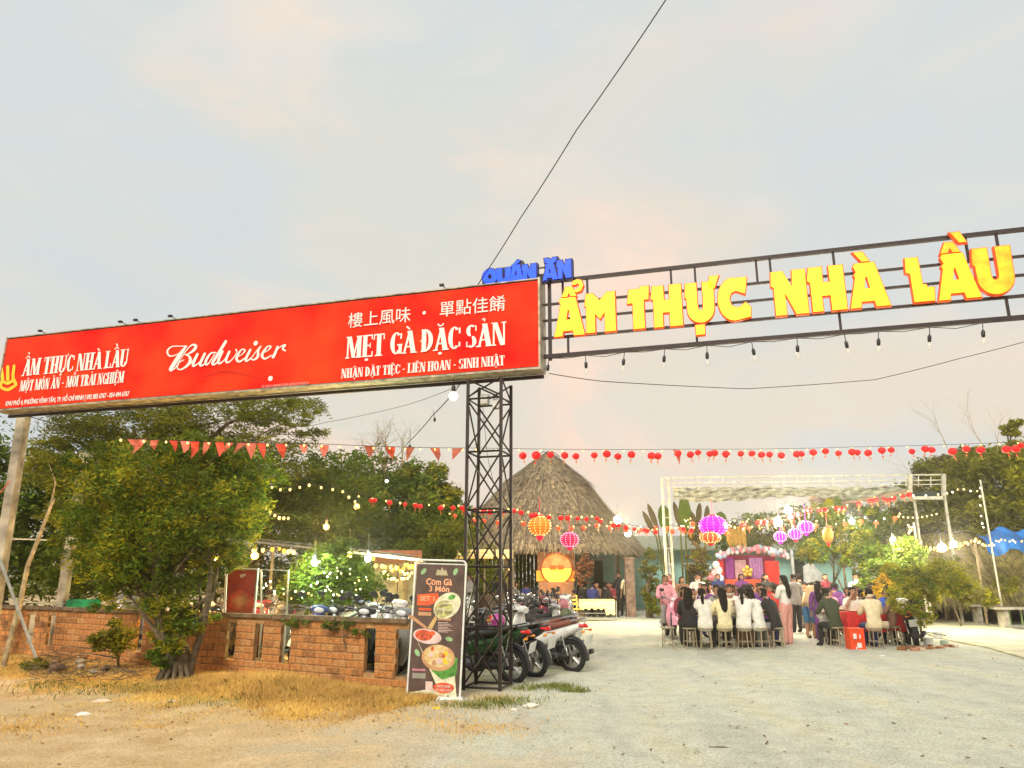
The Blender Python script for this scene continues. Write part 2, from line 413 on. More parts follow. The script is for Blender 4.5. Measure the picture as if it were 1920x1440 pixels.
# ------------------------------------------------ dry grass, weeds and litter on the verge
def blades(n, pos, h, wd, lean, seed):
    r = np.random.RandomState(seed); P = pos(r, n); hh = h(r, n, P)[:, None]
    a = r.rand(n) * 6.283; d = np.stack([np.cos(a), np.sin(a), np.zeros(n)], 1); s = np.stack([-np.sin(a), np.cos(a), np.zeros(n)], 1)
    a2 = r.rand(n) * 6.283; s = np.stack([np.cos(a2), np.sin(a2) * .3, np.zeros(n)], 1)
    up = np.array([[0, 0, 1.]]); L = (lean * (r.rand(n) ** .7))[:, None]
    wv = wd * (.6 + r.rand(n))[:, None]
    b0 = P - s * wv; b1 = P + s * wv; m0 = P + up * hh * .55 + d * hh * L * .4; tp = P + up * hh * (1 - L * .35) + d * hh * L
    return np.stack([b0, b1, m0 + s * wv * .7, tp, m0 - s * wv * .7], 1)
def wallpt(t, off):   # point along the verge, off metres in front of the wall
    return WA[0] + wu.x * t + wn.x * off, WA[1] + wu.y * t + wn.y * off
def verge(r, n):
    t = r.rand(n) * 11 - .6; off = np.abs(r.randn(n)) * 1.0 + .02; cl = .5 + .5 * np.sin(t * 5.1) * np.sin(t * 2.3 + 1)
    off = off * (.6 + cl * .8)
    x = WA[0] + wu.x * t + wn.x * off + r.randn(n) * .05; y = WA[1] + wu.y * t + wn.y * off
    return np.stack([x, y, np.full(n, .012)], 1)
def vh(r, n, P):
    t = (P[:, 0] - WA[0]) * wu.x + (P[:, 1] - WA[1]) * wu.y; off = (P[:, 0] - WA[0]) * wn.x + (P[:, 1] - WA[1]) * wn.y
    m = np.exp(-((t - 1.9) / 1.3) ** 2) * np.exp(-((off - .75) / .6) ** 2)
    return (.05 + .09 * r.rand(n) + .17 * m * (.5 + r.rand(n))) * np.clip(1.25 - off * .35, .25, 1)
straw = mat('dry straw grass', (.95, .56, .16), .8, var=.22, isl=.38, scale=1.4, trans=.25)
put(npmesh('dry_grass', blades(190000, verge, vh, .0032, .9, 11), 5, [straw]), 'dry_grass', kind='stuff')
def patches(lst):
    def f(r, n):
        k = r.randint(0, len(lst), n); c = np.array(lst)[k]; rad = c[:, 2]
        return np.stack([c[:, 0] + r.randn(n) * rad, c[:, 1] + r.randn(n) * rad * .7, np.full(n, .012)], 1)
    return f
def P2(px, py, s): v = gp(px, py); return (v.x, v.y, s)
gl = [P2(1040, 1292, .16), P2(1000, 1296, .2), P2(1075, 1300, .12), P2(940, 1320, .25), P2(880, 1330, .2), P2(460, 1300, .3), P2(520, 1290, .35), P2(610, 1296, .4), P2(40, 1262, .35), P2(100, 1290, .4), P2(300, 1296, .35), P2(220, 1290, .3), P2(690, 1318, .3), P2(560, 1300, .5), P2(380, 1292, .5), P2(150, 1300, .5), P2(740, 1322, .3), P2(420, 1320, .4), P2(1300, 1212, .3)]
put(npmesh('green_weeds', blades(9000, patches(gl), lambda r, n, P: .03 + .09 * r.rand(n), .004, 1.0, 12), 5, [mat('yellow green weeds', (.22, .25, .05), .8, isl=.5, trans=.2)]), 'green_weeds', kind='stuff')
tufts = [(gp(rnd.uniform(0, 950), rnd.uniform(1310, 1370)).x, gp(0, rnd.uniform(1310, 1375)).y, rnd.uniform(.1, .5)) for i in range(60)]
put(npmesh('sparse_dry_grass', blades(14000, patches(tufts), lambda r, n, P: .02 + .05 * r.rand(n), .003, 1.2, 13), 5, [straw]), 'sparse_dry_grass', kind='stuff')
# litter
for (px, py, s, c, lb) in ((155, 1346, .10, (.8, .78, .72), 'crumpled white paper lying on the dry verge at far left'), (190, 1322, .12, (.72, .55, .4), 'crushed pinkish paper on the dry grass below the tree'),
                           (325, 1319, .05, (.85, .83, .78), 'small white scrap on the grass right of the tree roots'), (995, 1328, .09, (.78, .7, .6), 'flattened pale cup on the earth beside the lattice tower'), (965, 1335, .05, (.8, .75, .66), 'little pale stone beside the flattened cup'),
                           (820, 1333, .07, (.8, .62, .05), 'yellow wrapper in front of the standing menu banner'), (1655, 1233, .07, (.8, .8, .74), 'white scrap lying on the gravel below the red cooler')):
    mb = MB(); v = gp(px, py); r = random.Random(px)
    n = 7; ring = lambda k, z: [(v.x + math.cos(6.28 * i / n) * s * k * r.uniform(.6, 1.2), v.y + math.sin(6.28 * i / n) * s * k * r.uniform(.5, 1), z + r.uniform(0, s * .12)) for i in range(n)]
    mb.loft([ring(1, .012), ring(1.05, .02 + s * .15), ring(.4, .02 + s * .35)])
    tag(mk(mb, 'litter' if 'stone' not in lb else 'stone', mat('litter%d' % px, c, .8)), lb, 'litter' if 'stone' not in lb else 'stone')
# twig on the yard
v = gp(1330, 1408); mb = MB(); mb.path([v + Vector((0, .05, .02)), v + Vector((.13, 0, .035)), v + Vector((.3, -.06, .02))], [.008, .006, .003], 5)
tag(mk(mb, 'fallen_twig', bark), 'short dark twig lying on the gravel in the foreground', 'twig')
# ================================================ GATE: signboard, truss, tower
SR = Vector((.50, 11.1, 0)); SL = Vector((-10.47, 14.32, 0))
su = (SR - SL).normalized(); sn = Vector((su.y, -su.x, 0)); UP = Vector((0, 0, 1))
if sn.y > 0: sn = -sn
def onsign(px, py, off=0):
    r = ray(px, py); o = SR + sn * off
    k = (o.x * su.y - o.y * su.x) / (r.x * su.y - r.y * su.x)
    p = r * k; return (Vector((p.x, p.y, 0)) - o).dot(su), CAMZ + p.z
GATE = Matrix((( su.x, -sn.x, 0, SR.x), (su.y, -sn.y, 0, SR.y), (0, 0, 1, 0), (0, 0, 0, 1)))   # local x along sign, local -y towards the viewer
def gate_thing(*a, **k):
    t = thing(*a, **k); t.location = SR; t.rotation_euler = (0, 0, math.atan2(su.y, su.x)); return t
GX, GZ, GN = Vector((1, 0, 0)), Vector((0, 0, 1)), Vector((0, -1, 0))   # local frame of gate things: right, up, towards viewer
O = Vector((0, 0, 0))
# ---- signboard
sb = gate_thing('signboard', 'long red restaurant signboard with white lettering raised on posts', 'signboard')
s0 = onsign(1, 716, .2)[0]; s1 = onsign(1010, 610, .2)[0]; z0 = 4.66; z1 = 6.12
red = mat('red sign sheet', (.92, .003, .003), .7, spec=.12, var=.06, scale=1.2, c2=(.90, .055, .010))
mb = MB(); 
# face sheet slightly buckled: seams between the sheets
nseg = 40; vs = []; fs = []
for i in range(nseg + 1):
    for j in range(7):
        x = s0 + (s1 - s0) * i / nseg; z = z0 + .03 + (z1 - z0 - .06) * j / 6
        d = .2 + .006 * math.sin(i * .9) * math.sin(j * 1.1) + .004 * math.sin(i * 2.3 + j)
        vs.append((x, -d, z))
for i in range(nseg):
    for j in range(6):
        a = i * 7 + j; fs.append((a, a + 7, a + 8, a + 1))
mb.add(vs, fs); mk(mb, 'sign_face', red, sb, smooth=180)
mb = MB(); mb.box(((s0 + s1) / 2, .02, (z0 + z1) / 2), (s1 - s0 - .02, .36, z1 - z0 - .02)); mk(mb, 'sign_box', mat('rusty sheet metal', (.30, .27, .2), .6, .3, var=.4), sb)
fr = mat('weathered aluminium edge', (.42, .36, .26), .5, .3, var=.4, scale=8)
for nm, c, d in (('top_edge', ((s0 + s1) / 2, -.04, z1), (s1 - s0, .36, .018)), ('bottom_edge', ((s0 + s1) / 2, -.04, z0), (s1 - s0, .36, .03)), ('end_edge', (s1 + .015, -.04, (z0 + z1) / 2), (.03, .37, z1 - z0 + .04)), ('end_edge', (s0 - .015, -.04, (z0 + z1) / 2), (.03, .37, z1 - z0 + .04))):
    mb = MB(); mb.box(c, d); mk(mb, nm, fr, sb)
# lower frame rails and little studs below
mb = MB(); mb.box(((s0 + s1) / 2, .1, z0 - .06), (s1 - s0, .05, .05)); mk(mb, 'lower_rail', dark_steel, sb)
# ---- lettering: a small slab-serif letter kit. each stroke is one quad strip
def arc(cx, cy, rx, ry, a0, a1, n=10): return [(cx + rx * math.cos(R(a0 + (a1 - a0) * i / n)), cy + ry * math.sin(R(a0 + (a1 - a0) * i / n))) for i in range(n + 1)]
T, t_ = .135, .06
def L_(x0, y0, x1, y1, w): # vertical-cut stroke: horizontal width w
    return [(x0 - w / 2, y0), (x0 + w / 2, y0), (x1 + w / 2, y1), (x1 - w / 2, y1)]
def HB(x0, x1, y, h=t_): return [(x0, y - h / 2), (x1, y - h / 2), (x1, y + h / 2), (x0, y + h / 2)]
def SF(x, y, w=.24, h=.05): return [(x - w / 2, y), (x + w / 2, y), (x + w / 2, y + h), (x - w / 2, y + h)]
def bowl(cx, cy, rx, ry, a0, a1, wx=T, wy=t_, n=10):
    o = arc(cx, cy, rx, ry, a0, a1, n); i = arc(cx, cy, rx - wx, ry - wy, a0, a1, n); return o + i[::-1]
def stem(x): return [L_(x, 0, x, 1, T), SF(x, 0), SF(x, .95)]
GL = {
 'A': (.42, lambda: [L_(.06, 0, .22, 1, .065), L_(.35, 0, .22, 1, .15), HB(.1, .32, .3), SF(.05, 0, .15), SF(.36, 0, .2)]),
 'C': (.38, lambda: [bowl(.2, .5, .19, .5, 48, 312), L_(.355, .68, .355, .93, .05), L_(.355, .1, .355, .3, .05)]),
 'D': (.40, lambda: [L_(.09, 0, .09, 1, T), bowl(.12, .5, .25, .5, -90, 90), SF(.07, 0, .14), SF(.07, .95, .14)]),
 'E': (.35, lambda: [L_(.09, 0, .09, 1, T), HB(.03, .32, .97), HB(.03, .33, .03), HB(.1, .26, .51), L_(.315, .78, .315, 1, .035), L_(.325, 0, .325, .24, .035), L_(.255, .4, .255, .62, .03)]),
 'G': (.40, lambda: [bowl(.2, .5, .19, .5, 48, 315), L_(.33, .02, .33, .4, .1), HB(.23, .40, .42), L_(.35, .68, .35, .93, .05)]),
 'H': (.44, lambda: stem(.1) + stem(.34) + [HB(.1, .34, .5)]),
 'I': (.22, lambda: stem(.11)),
 'L': (.34, lambda: stem(.1) + [HB(.1, .33, .03), L_(.315, 0, .315, .27, .035)]),
 'M': (.54, lambda: [L_(.07, 0, .07, 1, .05), L_(.27, .02, .12, 1, .12), L_(.27, .02, .41, 1, .05), L_(.44, 0, .44, 1, T), SF(.07, 0, .13), SF(.44, 0, .2), SF(.08, .95, .16), SF(.44, .95, .2)]),
 'N': (.44, lambda: [L_(.07, 0, .07, 1, .05), L_(.33, 0, .11, 1, .13), L_(.37, 0, .37, 1, .05), SF(.07, 0, .14), SF(.37, .95, .14), SF(.08, .95, .15)]),
 'O': (.40, lambda: [bowl(.2, .5, .19, .5, 0, 180), bowl(.2, .5, .19, .5, 180, 360)]),
 'P': (.38, lambda: stem(.1) + [bowl(.14, .74, .22, .26, -90, 90, .12)]),
 'R': (.42, lambda: stem(.1) + [bowl(.14, .74, .21, .26, -90, 90, .12), L_(.35, 0, .2, .5, .13), SF(.35, 0, .15)]),
 'S': (.34, lambda: [bowl(.17, .74, .155, .26, 45, 255, .12), bowl(.17, .26, .155, .26, -135, 75, .12), L_(.30, .72, .30, .96, .035), L_(.035, .04, .035, .28, .035)]),
 'T': (.38, lambda: [L_(.19, 0, .19, 1, T), SF(.19, 0), HB(.02, .36, .97), L_(.035, .74, .035, 1, .035), L_(.345, .74, .345, 1, .035)]),
 'U': (.42, lambda: [L_(.1, .25, .1, 1, T), L_(.35, .25, .35, 1, .055), bowl(.205, .27, .172, .28, 180, 360, .12, .07), SF(.1, .95), SF(.35, .95, .14)]),
 'K': (.42, lambda: stem(.1) + [L_(.14, .4, .36, 1, .06), L_(.36, 0, .18, .55, .13)]),
 'V': (.42, lambda: [L_(.22, 0, .08, 1, .14), L_(.22, 0, .37, 1, .06), SF(.08, .95, .2), SF(.37, .95, .14)]),
 '-': (.26, lambda: [HB(.04, .2, .42, .09)]), ' ': (.16, lambda: []), '.': (.14, lambda: [SF(.06, 0, .09, .09)]),
}
def dia(ch, cx):
    o = []
    if '^' in ch: o += [L_(cx - .1, 1.05, cx, 1.2, .06), L_(cx + .1, 1.05, cx, 1.2, .06)]
    if '(' in ch: o += [bowl(cx, 1.2, .1, .13, 180, 360, .04, .05, 6)]
    y = 1.24 if ('^' in ch or '(' in ch) else 1.07
    if '/' in ch: o += [L_(cx - .02, y, cx + .07, y + .15, .07)]
    if '\\' in ch: o += [L_(cx + .02, y, cx - .07, y + .15, .07)]
    if '?' in ch: o += [bowl(cx, y + .1, .055, .08, -90, 180, .035, .04, 6)]
    if '~' in ch: o += [[(cx - .1, y), (cx - .05, y + .09), (cx + .05, y + .03), (cx + .1, y + .12), (cx + .1, y + .05), (cx + .05, y - .03), (cx - .05, y + .03), (cx - .1, y - .06)][::1]]
    if '_' in ch: o += [arc(cx, -.12, .06, .06, 0, 330, 9)]
    if "'" in ch: o += [bowl(cx + .2, 1.03, .06, .1, -90, 60, .035, .05, 5)]
    if '=' in ch: o += [HB(-.02, .17, .5)]
    return o
def letters(txt, a, b, base, caph, parent, m, name='lettering', off=.215, split=True):
    """txt: letters, marks in {} after a letter; from s=a to s=b on the sign, base line and cap height may slope"""
    toks = []; i = 0
    while i < len(txt):
        c = txt[i]; i += 1; d = ''
        if i < len(txt) and txt[i] == '{': j = txt.index('}', i); d = txt[i + 1:j]; i = j + 1
        toks.append((c, d))
    tot = sum(GL[c][0] for c, d in toks); k = (b - a) / tot; x = a; mb = MB(); q = 0
    for c, d in toks:
        wd, fn = GL[c]
        for poly in fn() + dia(d, wd / 2 - (.02 if c != 'M' else 0)):
            q += 1; z = off + .0012 * (q % 7)
            mb.slab([[(x + u * k, base + v * caph) for u, v in poly]], O, GX, GZ, GN, z - .004, z)
        x += wd * k
    return mk(mb, name, m, parent)
wht = mat('white sign letters', (.84, .80, .74), .5, var=.04)
def line(txt, xl, bl_, tl, xr, br, tr, **k):
    a, z_a = onsign(xl, bl_, .2); b, z_b = onsign(xr, br, .2); zt = onsign(xl, tl, .2)[1]; zt2 = onsign(xr, tr, .2)[1]
    base = (z_a + z_b) / 2; return letters(txt, a, b, base, (zt - z_a + zt2 - z_b) / 2, sb, wht, **k)
line('A{^?}M THU{\'_}C NHA{\\} LA{^\\}U', 42, 706, 675, 240, 687, 655)
line('MO{^_}T MO{/}N A{(}N - MO{^~}I TRA{?}I NGHIE{^_}M', 37, 735, 714, 233, 717, 697)
line('ME{_}T GA{\\} D{=}A{(_}C SA{?}N', 648, 675, 634, 950, 645, 602)
line('NHA{^_}N D{=}A{(_}T TIE{^_}C - LIE{^}N HOAN - SINH NHA{^_}T', 640, 711, 692, 947, 684, 667)
def font_text(body, xl, bl_, tl, xr, br, tr, m, name='lettering', bold=0.0, off=.215, parent=None, fit=None):
    cu = bpy.data.curves.new('t', 'FONT'); cu.body = body; cu.size = 1; cu.offset = bold; cu.extrude = .004; cu.resolution_u = 2
    ob = bpy.data.objects.new('t', cu); me = bpy.data.meshes.new_from_object(ob); bpy.data.objects.remove(ob)
    n = len(me.vertices); c = np.empty(n * 3); me.vertices.foreach_get('co', c); c = c.reshape(-1, 3)
    x0, x1 = c[:, 0].min(), c[:, 0].max(); y0 = c[:, 1].min() if fit else 0; y1 = c[:, 1].max() if fit else .70
    a, z_a = onsign(xl, bl_, .2); b, z_b = onsign(xr, br, .2); zt = onsign(xl, tl, .2)[1]; zt2 = onsign(xr, tr, .2)[1]
    base = (z_a + z_b) / 2; h = (zt - z_a + zt2 - z_b) / 2
    X_ = a + (c[:, 0] - x0) / (x1 - x0) * (b - a); Zz = base + (c[:, 1] - y0) / (y1 - y0) * h
    me.vertices.foreach_set('co', np.stack([X_, -off - c[:, 2], Zz], 1).reshape(-1)); me.update()
    me.materials.clear(); me.materials.append(m); return put(me, name, parent or sb)
font_text('樓上風味', 653, 616, 588, 770, 604, 576, wht, bold=0, fit=1)
font_text('單點佳餚', 825, 596, 568, 948, 582, 552, wht, bold=0, fit=1)
font_text('KHU PHỐ 4, PHƯỜNG VĨNH TÂN, TP. HỒ CHÍ MINH | 092 885 6767 - 054 494 6767', 12, 761, 753, 243, 743, 734, wht, bold=.02)
font_text('© 2024 ANHEUSER-BUSCH INBEV', 492, 728, 723, 580, 721, 716, mat('faded print', (.8, .35, .3), .6))
# script lettering drawn as pen strokes
BUD = ["410,200,14 330,203,12 240,205,15 185,240,20 172,285,24 205,330,20 290,310,10 360,262,10", "412,205,24 335,310,50 250,440,50 212,500,44 225,512,30", "225,512,20 275,480,12 330,390,10 430,240,12 495,186,22 538,200,34 515,250,36 445,300,16 400,308,10",
       "400,312,10 450,330,26 468,385,38 430,450,32 350,502,18 300,485,16 325,415,12 385,378,12", "430,455,12 480,420,10 545,320,14", "560,305,32 505,430,34 520,458,22 600,395,12 640,320,12", "655,300,32 595,430,34 618,452,22 680,410,12",
       "800,288,16 735,295,22 680,370,32 665,430,30 700,430,16 780,310,12", "922,140,34 830,290,36 752,415,34 775,437,22 845,385,12", "880,268,28 825,390,32 845,425,22 910,370,12 950,290,14", "968,272,28 925,380,32 950,412,22 1010,365,12 1062,285,12 1055,250,24",
       "1060,345,10 1135,305,12 1168,258,22 1128,245,16 1080,310,28 1062,370,34 1100,402,24 1175,350,12", "1238,250,30 1180,370,32 1200,392,20 1270,335,12", "1255,350,12 1330,250,12 1375,200,16 1340,260,28 1335,335,34 1285,378,20 1235,362,18",
       "1385,300,10 1465,258,12 1502,212,22 1465,205,16 1412,270,30 1390,330,34 1430,365,22 1510,320,12", "1590,212,28 1560,290,34 1530,345,36", "1560,290,10 1620,215,12 1690,188,22 1655,235,26 1690,262,20"]
bm = MB(); q = 0
def crom(P, n=5):
    out = []
    for i in range(len(P) - 1):
        p0, p1, p2, p3 = P[max(i - 1, 0)], P[i], P[i + 1], P[min(i + 2, len(P) - 1)]
        for k in range(n):
            t = k / n; out.append(tuple(.5 * ((2 * b) + (c - a) * t + (2 * a - 5 * b + 4 * c - d) * t * t + (3 * b - a - 3 * c + d) * t ** 3) for a, b, c, d in zip(p0, p1, p2, p3)))
    return out + [P[-1]]
def pen(strokes, fx, m, parent, name, off=.214):
    bm = MB(); q = 0
    for sstr in strokes:
        P = crom([tuple(map(float, a.split(','))) for a in sstr.split()])
        Lp = [];
        for i, (x, y, wd) in enumerate(P):
            a, b = P[max(i - 1, 0)], P[min(i + 1, len(P) - 1)]; d = Vector((b[0] - a[0], b[1] - a[1])); d = d.normalized() if d.length > 0 else Vector((1, 0)); nn = Vector((-d.y, d.x)) * wd / 2
            Lp.append((fx(x + nn.x, y + nn.y), fx(x - nn.x, y - nn.y)))
        q += 1; z = off + .0011 * (q % 9)
        for i in range(len(Lp) - 1):
            a, b = Lp[i]; c, d = Lp[i + 1]; zz = z + .0002 * (i % 2)
            bm.add([O + GX * p[0] + GZ * p[1] + GN * zz for p in (a, b, d, c)], [(0, 1, 2, 3)])
        for (x, y, wd) in (P[0], P[-1]):
            ring = [fx(x + wd / 2 * math.cos(a * .785), y + wd / 2 * math.sin(a * .785)) for a in range(8)]
            bm.add([O + GX * p[0] + GZ * p[1] + GN * (z + .0005) for p in ring], [tuple(range(8))])
    return mk(bm, name, m, parent)
pen(BUD, lambda x, y: onsign(290 + x / 6.857, 620 + y / 6.857, .2), wht, sb, 'script_lettering')
for (px, py, r_) in ((480.5, 644, .043), (796, 587, .03), (508, 710, .045)):
    a, z = onsign(px, py, .2); mb = MB(); mb.slab([[(a + r_ * math.cos(i * .524), z + r_ * math.sin(i * .524)) for i in range(12)]], O, GX, GZ, GN, .212, .217); mk(mb, 'dot', wht, sb)
# yellow emblem at the far left end
yl = mat('yellow print', (.9, .55, .03), .5, var=.1)
pen(["4,690,5 6,712,6 2,722,6 4,726,4", "16,688,6 16,712,6", "28,686,5 26,708,6 31,720,6 29,724,4", "2,726,5 16,731,6 32,722,5", "8,716,5 16,719,6 26,714,5"], lambda x, y: onsign(x, y, .2), yl, sb, 'emblem')
# faded seam lines
pen(["384,706,1.2 420,697,1.4 460,703,1 500,712,.8"], lambda x, y: onsign(x, y, .2), mat('dark crease', (.35, .01, .01), .6), sb, 'crease')
# small spotlights above the sign
for i, (px, py) in enumerate(((76, 640), (228, 616), (257, 608), (322, 603), (832, 548))):
    a, z = onsign(px, py, .2); mb = MB(); mb.path([(a, 0, z1), (a, -.08, z1 + .05), (a - .03, -.2, z1 + .07)], .007, 5); mb.box((a - .03, -.22, z1 + .07), (.07, .05, .035), mi=0)
    t = gate_thing('sign_spotlight', ('first', 'second', 'third', 'fourth', 'fifth')[i] + ' small dark spotlight from the left on the sign top edge', 'spotlight', group='spotlights along the sign top'); mk(mb, 'lamp_arm', dark_steel, t)

# ---- right-hand truss
tr = gate_thing('gate_truss', 'open dark steel truss carrying the yellow lettering over the entrance', 'truss')
TE = 7.6
def zat(px, py): return onsign(px, py, 0)[1]
rails = [(6.13, .055), (zat(1020, 572), .035), (zat(1020, 602), .035), (zat(1020, 635), .04), (4.89, .06)]
for z, h in rails:
    mb = MB(); mb.box((TE / 2, 0, z), (TE, h, h)); mk(mb, 'rail', dark_steel, tr)
def sx_(px, py): return onsign(px, py)[0]
for (px, y0, y1, za, zb) in [(1055, 540, 600, rails[0][0], rails[1][0]), (1101, 530, 565, rails[0][0], rails[1][0]), (1258, 0, 0, rails[0][0], rails[1][0]), (1303, 0, 0, rails[0][0], rails[1][0]), (1418, 0, 0, rails[0][0], rails[1][0]), (1444, 0, 0, rails[0][0], rails[1][0]), (1563, 0, 0, rails[0][0], rails[1][0]), (1812, 0, 0, rails[0][0], rails[1][0]), (1870, 0, 0, rails[0][0], rails[1][0]),
                             (1065, 1, 0, rails[3][0], rails[4][0]), (1305, 1, 0, rails[3][0], rails[4][0]), (1573, 1, 0, rails[3][0], rails[4][0]), (1886, 1, 0, rails[3][0], rails[4][0])]:
    yy = (635 - (px - 1020) * .09) if y0 == 1 else (540 - (px - 1020) * .1); s = sx_(px, yy)
    mb = MB(); mb.box((s, .003, (za + zb) / 2), (.032, .032, za - zb)); mk(mb, 'post', dark_steel, tr)
mb = MB(); mb.box((.10, 0, 5.5), (.05, .05, 1.35)); mk(mb, 'end_post', dark_steel, tr)
# far support of the truss, outside the frame
mb = MB()
for dx in (0, .5):
    for dy in (0, .5): mb.box((TE - dx, dy, 3.1), (.05, .05, 6.2))
mk(mb, 'support_tower', dark_steel, tr)
# ---- yellow channel letters
PG = {
 'A': ([[(0, 0), (.26, 0), (.29, .13), (.62, .13), (.66, 0), (1, 0), (.72, 1), (.22, 1), (.18, .93), (.24, .8), (.17, .74), (.2, .68)][::1]], [(.47, .42), (.40, .42), (.455, .68), (.5, .68), (.55, .42)]),
 'M': ([[(.05, 0), (.33, 0), (.33, .48), (.5, .33), (.66, .5), (.66, 0), (1, 0), (1, 1), (.74, 1), (.5, .8), (.27, 1), (.06, 1), (0, .7), (.06, .66)]], None),
 'T': ([[(.24, 0), (.74, 0), (.74, .68), (.96, .68), (1, 1), (.62, 1), (.58, .95), (.08, .95), (0, .62), (.24, .62)]], None),
 'H': ([[(.08, 0), (.36, 0), (.36, .34), (.60, .34), (.60, 0), (1, 0), (1, 1), (.62, 1), (.62, .64), (.42, .64), (.42, 1), (.06, 1), (0, .7), (.08, .66)]], None),
 'N': ([[(.08, 0), (.38, 0), (.38, .5), (.66, 0), (1, 0), (1, 1), (.64, 1), (.6, .62), (.36, 1), (.03, 1), (0, .68), (.08, .64)]], None),
 'L': ([[(.18, 0), (.95, 0), (1, .3), (.74, .3), (.72, .37), (.58, .37), (.52, 1), (.04, 1), (0, .68), (.16, .64)]], None),
 'C': ([[(.95, .98)] + arc(.5, .5, .5, .5, 78, 282, 14) + [(.98, .06), (1, .28), (.86, .4)] + arc(.5, .5, .17, .19, 290, 60, 8)[0:0] + [(.7, .31), (.6, .29), (.42, .34), (.36, .5), (.42, .64), (.58, .69), (.86, .6)]], None),
 'U': ([[(.0, .66), (.06, .62)] + arc(.52, .36, .46, .36, 180, 360, 12)[1:] + [(1, 1), (.62, 1), (.62, .42)] + arc(.52, .40, .1, .1, 0, -180, 5)[1:-1] + [(.42, .42), (.42, 1), (.05, 1)]], None),
 '^': ([[(0, 0), (.38, 0), (.5, .45), (.62, 0), (1, 0), (.72, 1), (.28, 1)]], None),
 '\\': ([[(.5, 0), (1, 0), (.62, 1), (0, 1)]], None),
 '?': ([[(.1, .15), (.4, 0), (.8, .1), (1, .5), (.85, .9), (.5, 1), (.1, .9), (.05, .62), (.35, .6), (.5, .72), (.68, .55), (.6, .35)]], None),
 '.': ([[(.05, 0), (.95, 0), (1, 1), (0, 1)]], None),
 "'": ([[(.0, .0), (.6, .1), (1, 1), (.25, 1), (.15, .6)]], None),
 '(': ([[(0, 1), (.05, .3), (.3, 0), (.7, 0), (.95, .3), (1, 1), (.68, 1), (.5, .6), (.32, 1)]], None),
 '/': ([[(0, 0), (.4, 0), (1, .7), (.6, 1)]], None),
 'Q': ([[*arc(.5, .5, .5, .5, 0, 345, 16)]], [(.5 + .14 * math.cos(-i * .785), .5 + .16 * math.sin(-i * .785)) for i in range(8)]),
}
def offset(poly, d):
    n = len(poly); out = []; ar = sum(poly[i][0] * poly[(i + 1) % n][1] - poly[(i + 1) % n][0] * poly[i][1] for i in range(n)); sgn = 1 if ar > 0 else -1
    for i in range(n):
        p0, p, p1 = Vector(poly[i - 1]), Vector(poly[i]), Vector(poly[(i + 1) % n])
        a = (p - p0); b = (p1 - p)
        if a.length < 1e-6 or b.length < 1e-6: out.append(tuple(p)); continue
        a.normalize(); b.normalize(); na = Vector((a.y, -a.x)) * sgn; nb = Vector((b.y, -b.x)) * sgn; m = na + nb
        if m.length < .3: out.append(tuple(p + na * d)); continue
        m = m / m.length; k = d / max(.45, m.dot(na)); out.append(tuple(p + m * k))
    return out
yface = mat('lit yellow acrylic', (.95, .7, .02), .4, emit=(1, .66, .0), es=.62, var=.05, emv=(1, .40, 0))
yface2 = mat('dim lit amber acrylic', (.95, .55, .02), .4, emit=(1, .42, .0), es=.42, var=.3, scale=5, emv=(.9, .25, 0))
yside = mat('orange letter return', (.75, .10, .01), .5, emit=(1, .09, .0), es=.25)
bface = mat('lit blue acrylic', (.0, .06, .9), .4, emit=(.0, .07, 1), es=.75, var=.03)
bside = mat('dark blue letter return', (.01, .01, .12), .5)
def channel(t, ch, xl, yb, xr, yt, fm, sm, name, depth=.07, o0=.04, rim=.014):
    xm, ym = (xl + xr) / 2, (yb + yt) / 2
    a = onsign(xl, ym, o0)[0]; b = onsign(xr, ym, o0)[0]; zb = onsign(xm, yb, o0)[1]; zt = onsign(xm, yt, o0)[1]
    loops, hole = PG[ch]; P = [(a + x * (b - a), zb + y * (zt - zb)) for x, y in loops[0]]
    Ls = [P]; Lo = [offset(P, rim)]
    if hole:
        h = [(a + x * (b - a), zb + y * (zt - zb)) for x, y in hole]; Ls.append(h); Lo.append(offset(h, -rim * .6))
    mb = MB(); mb.slab(Lo, O, GX, GZ, GN, o0, o0 + depth - .012, mi=1); mb.slab(Ls, O, GX, GZ, GN, o0 + depth - .012 + .001, o0 + depth + .006, mi=0, side=1)
    return mk(mb, name, [fm, sm], t)
def word(name, lb, specs, fm, sm, **k):
    t = gate_thing(name, lb, 'sign letters')
    for s in specs:
        channel(t, s[0], s[1], s[2], s[3], s[4], s[5] if len(s) > 5 else fm, sm, 'letter' if s[0].isalpha() else 'accent_mark', **k)
    return t
word('yellow_sign_letters', 'lit yellow channel letters reading ẨM THỰC NHÀ LẦU on the dark truss',
     [('A', 1041, 632, 1097, 561), ('^', 1055, 559, 1082, 541), ('?', 1074, 551, 1095, 527), ('M', 1098, 625, 1155, 552), ('T', 1178, 619, 1219, 541), ('H', 1222, 615, 1279, 538), ('U', 1285, 608, 1340, 533), ("'", 1326, 545, 1348, 521), ('.', 1305, 630, 1322, 612),
      ('C', 1346, 604, 1406, 524), ('N', 1446, 593, 1512, 511), ('H', 1514, 586, 1583, 503), ('A', 1589, 579, 1663, 496), ('\\', 1599, 495, 1627, 476, yface2), ('L', 1698, 569, 1747, 486), ('A', 1752, 564, 1831, 479), ('^', 1759, 478, 1796, 458, yface2), ('\\', 1780, 459, 1808, 439, yface2), ('U', 1822, 556, 1898, 467, yface2)], yface, yside)
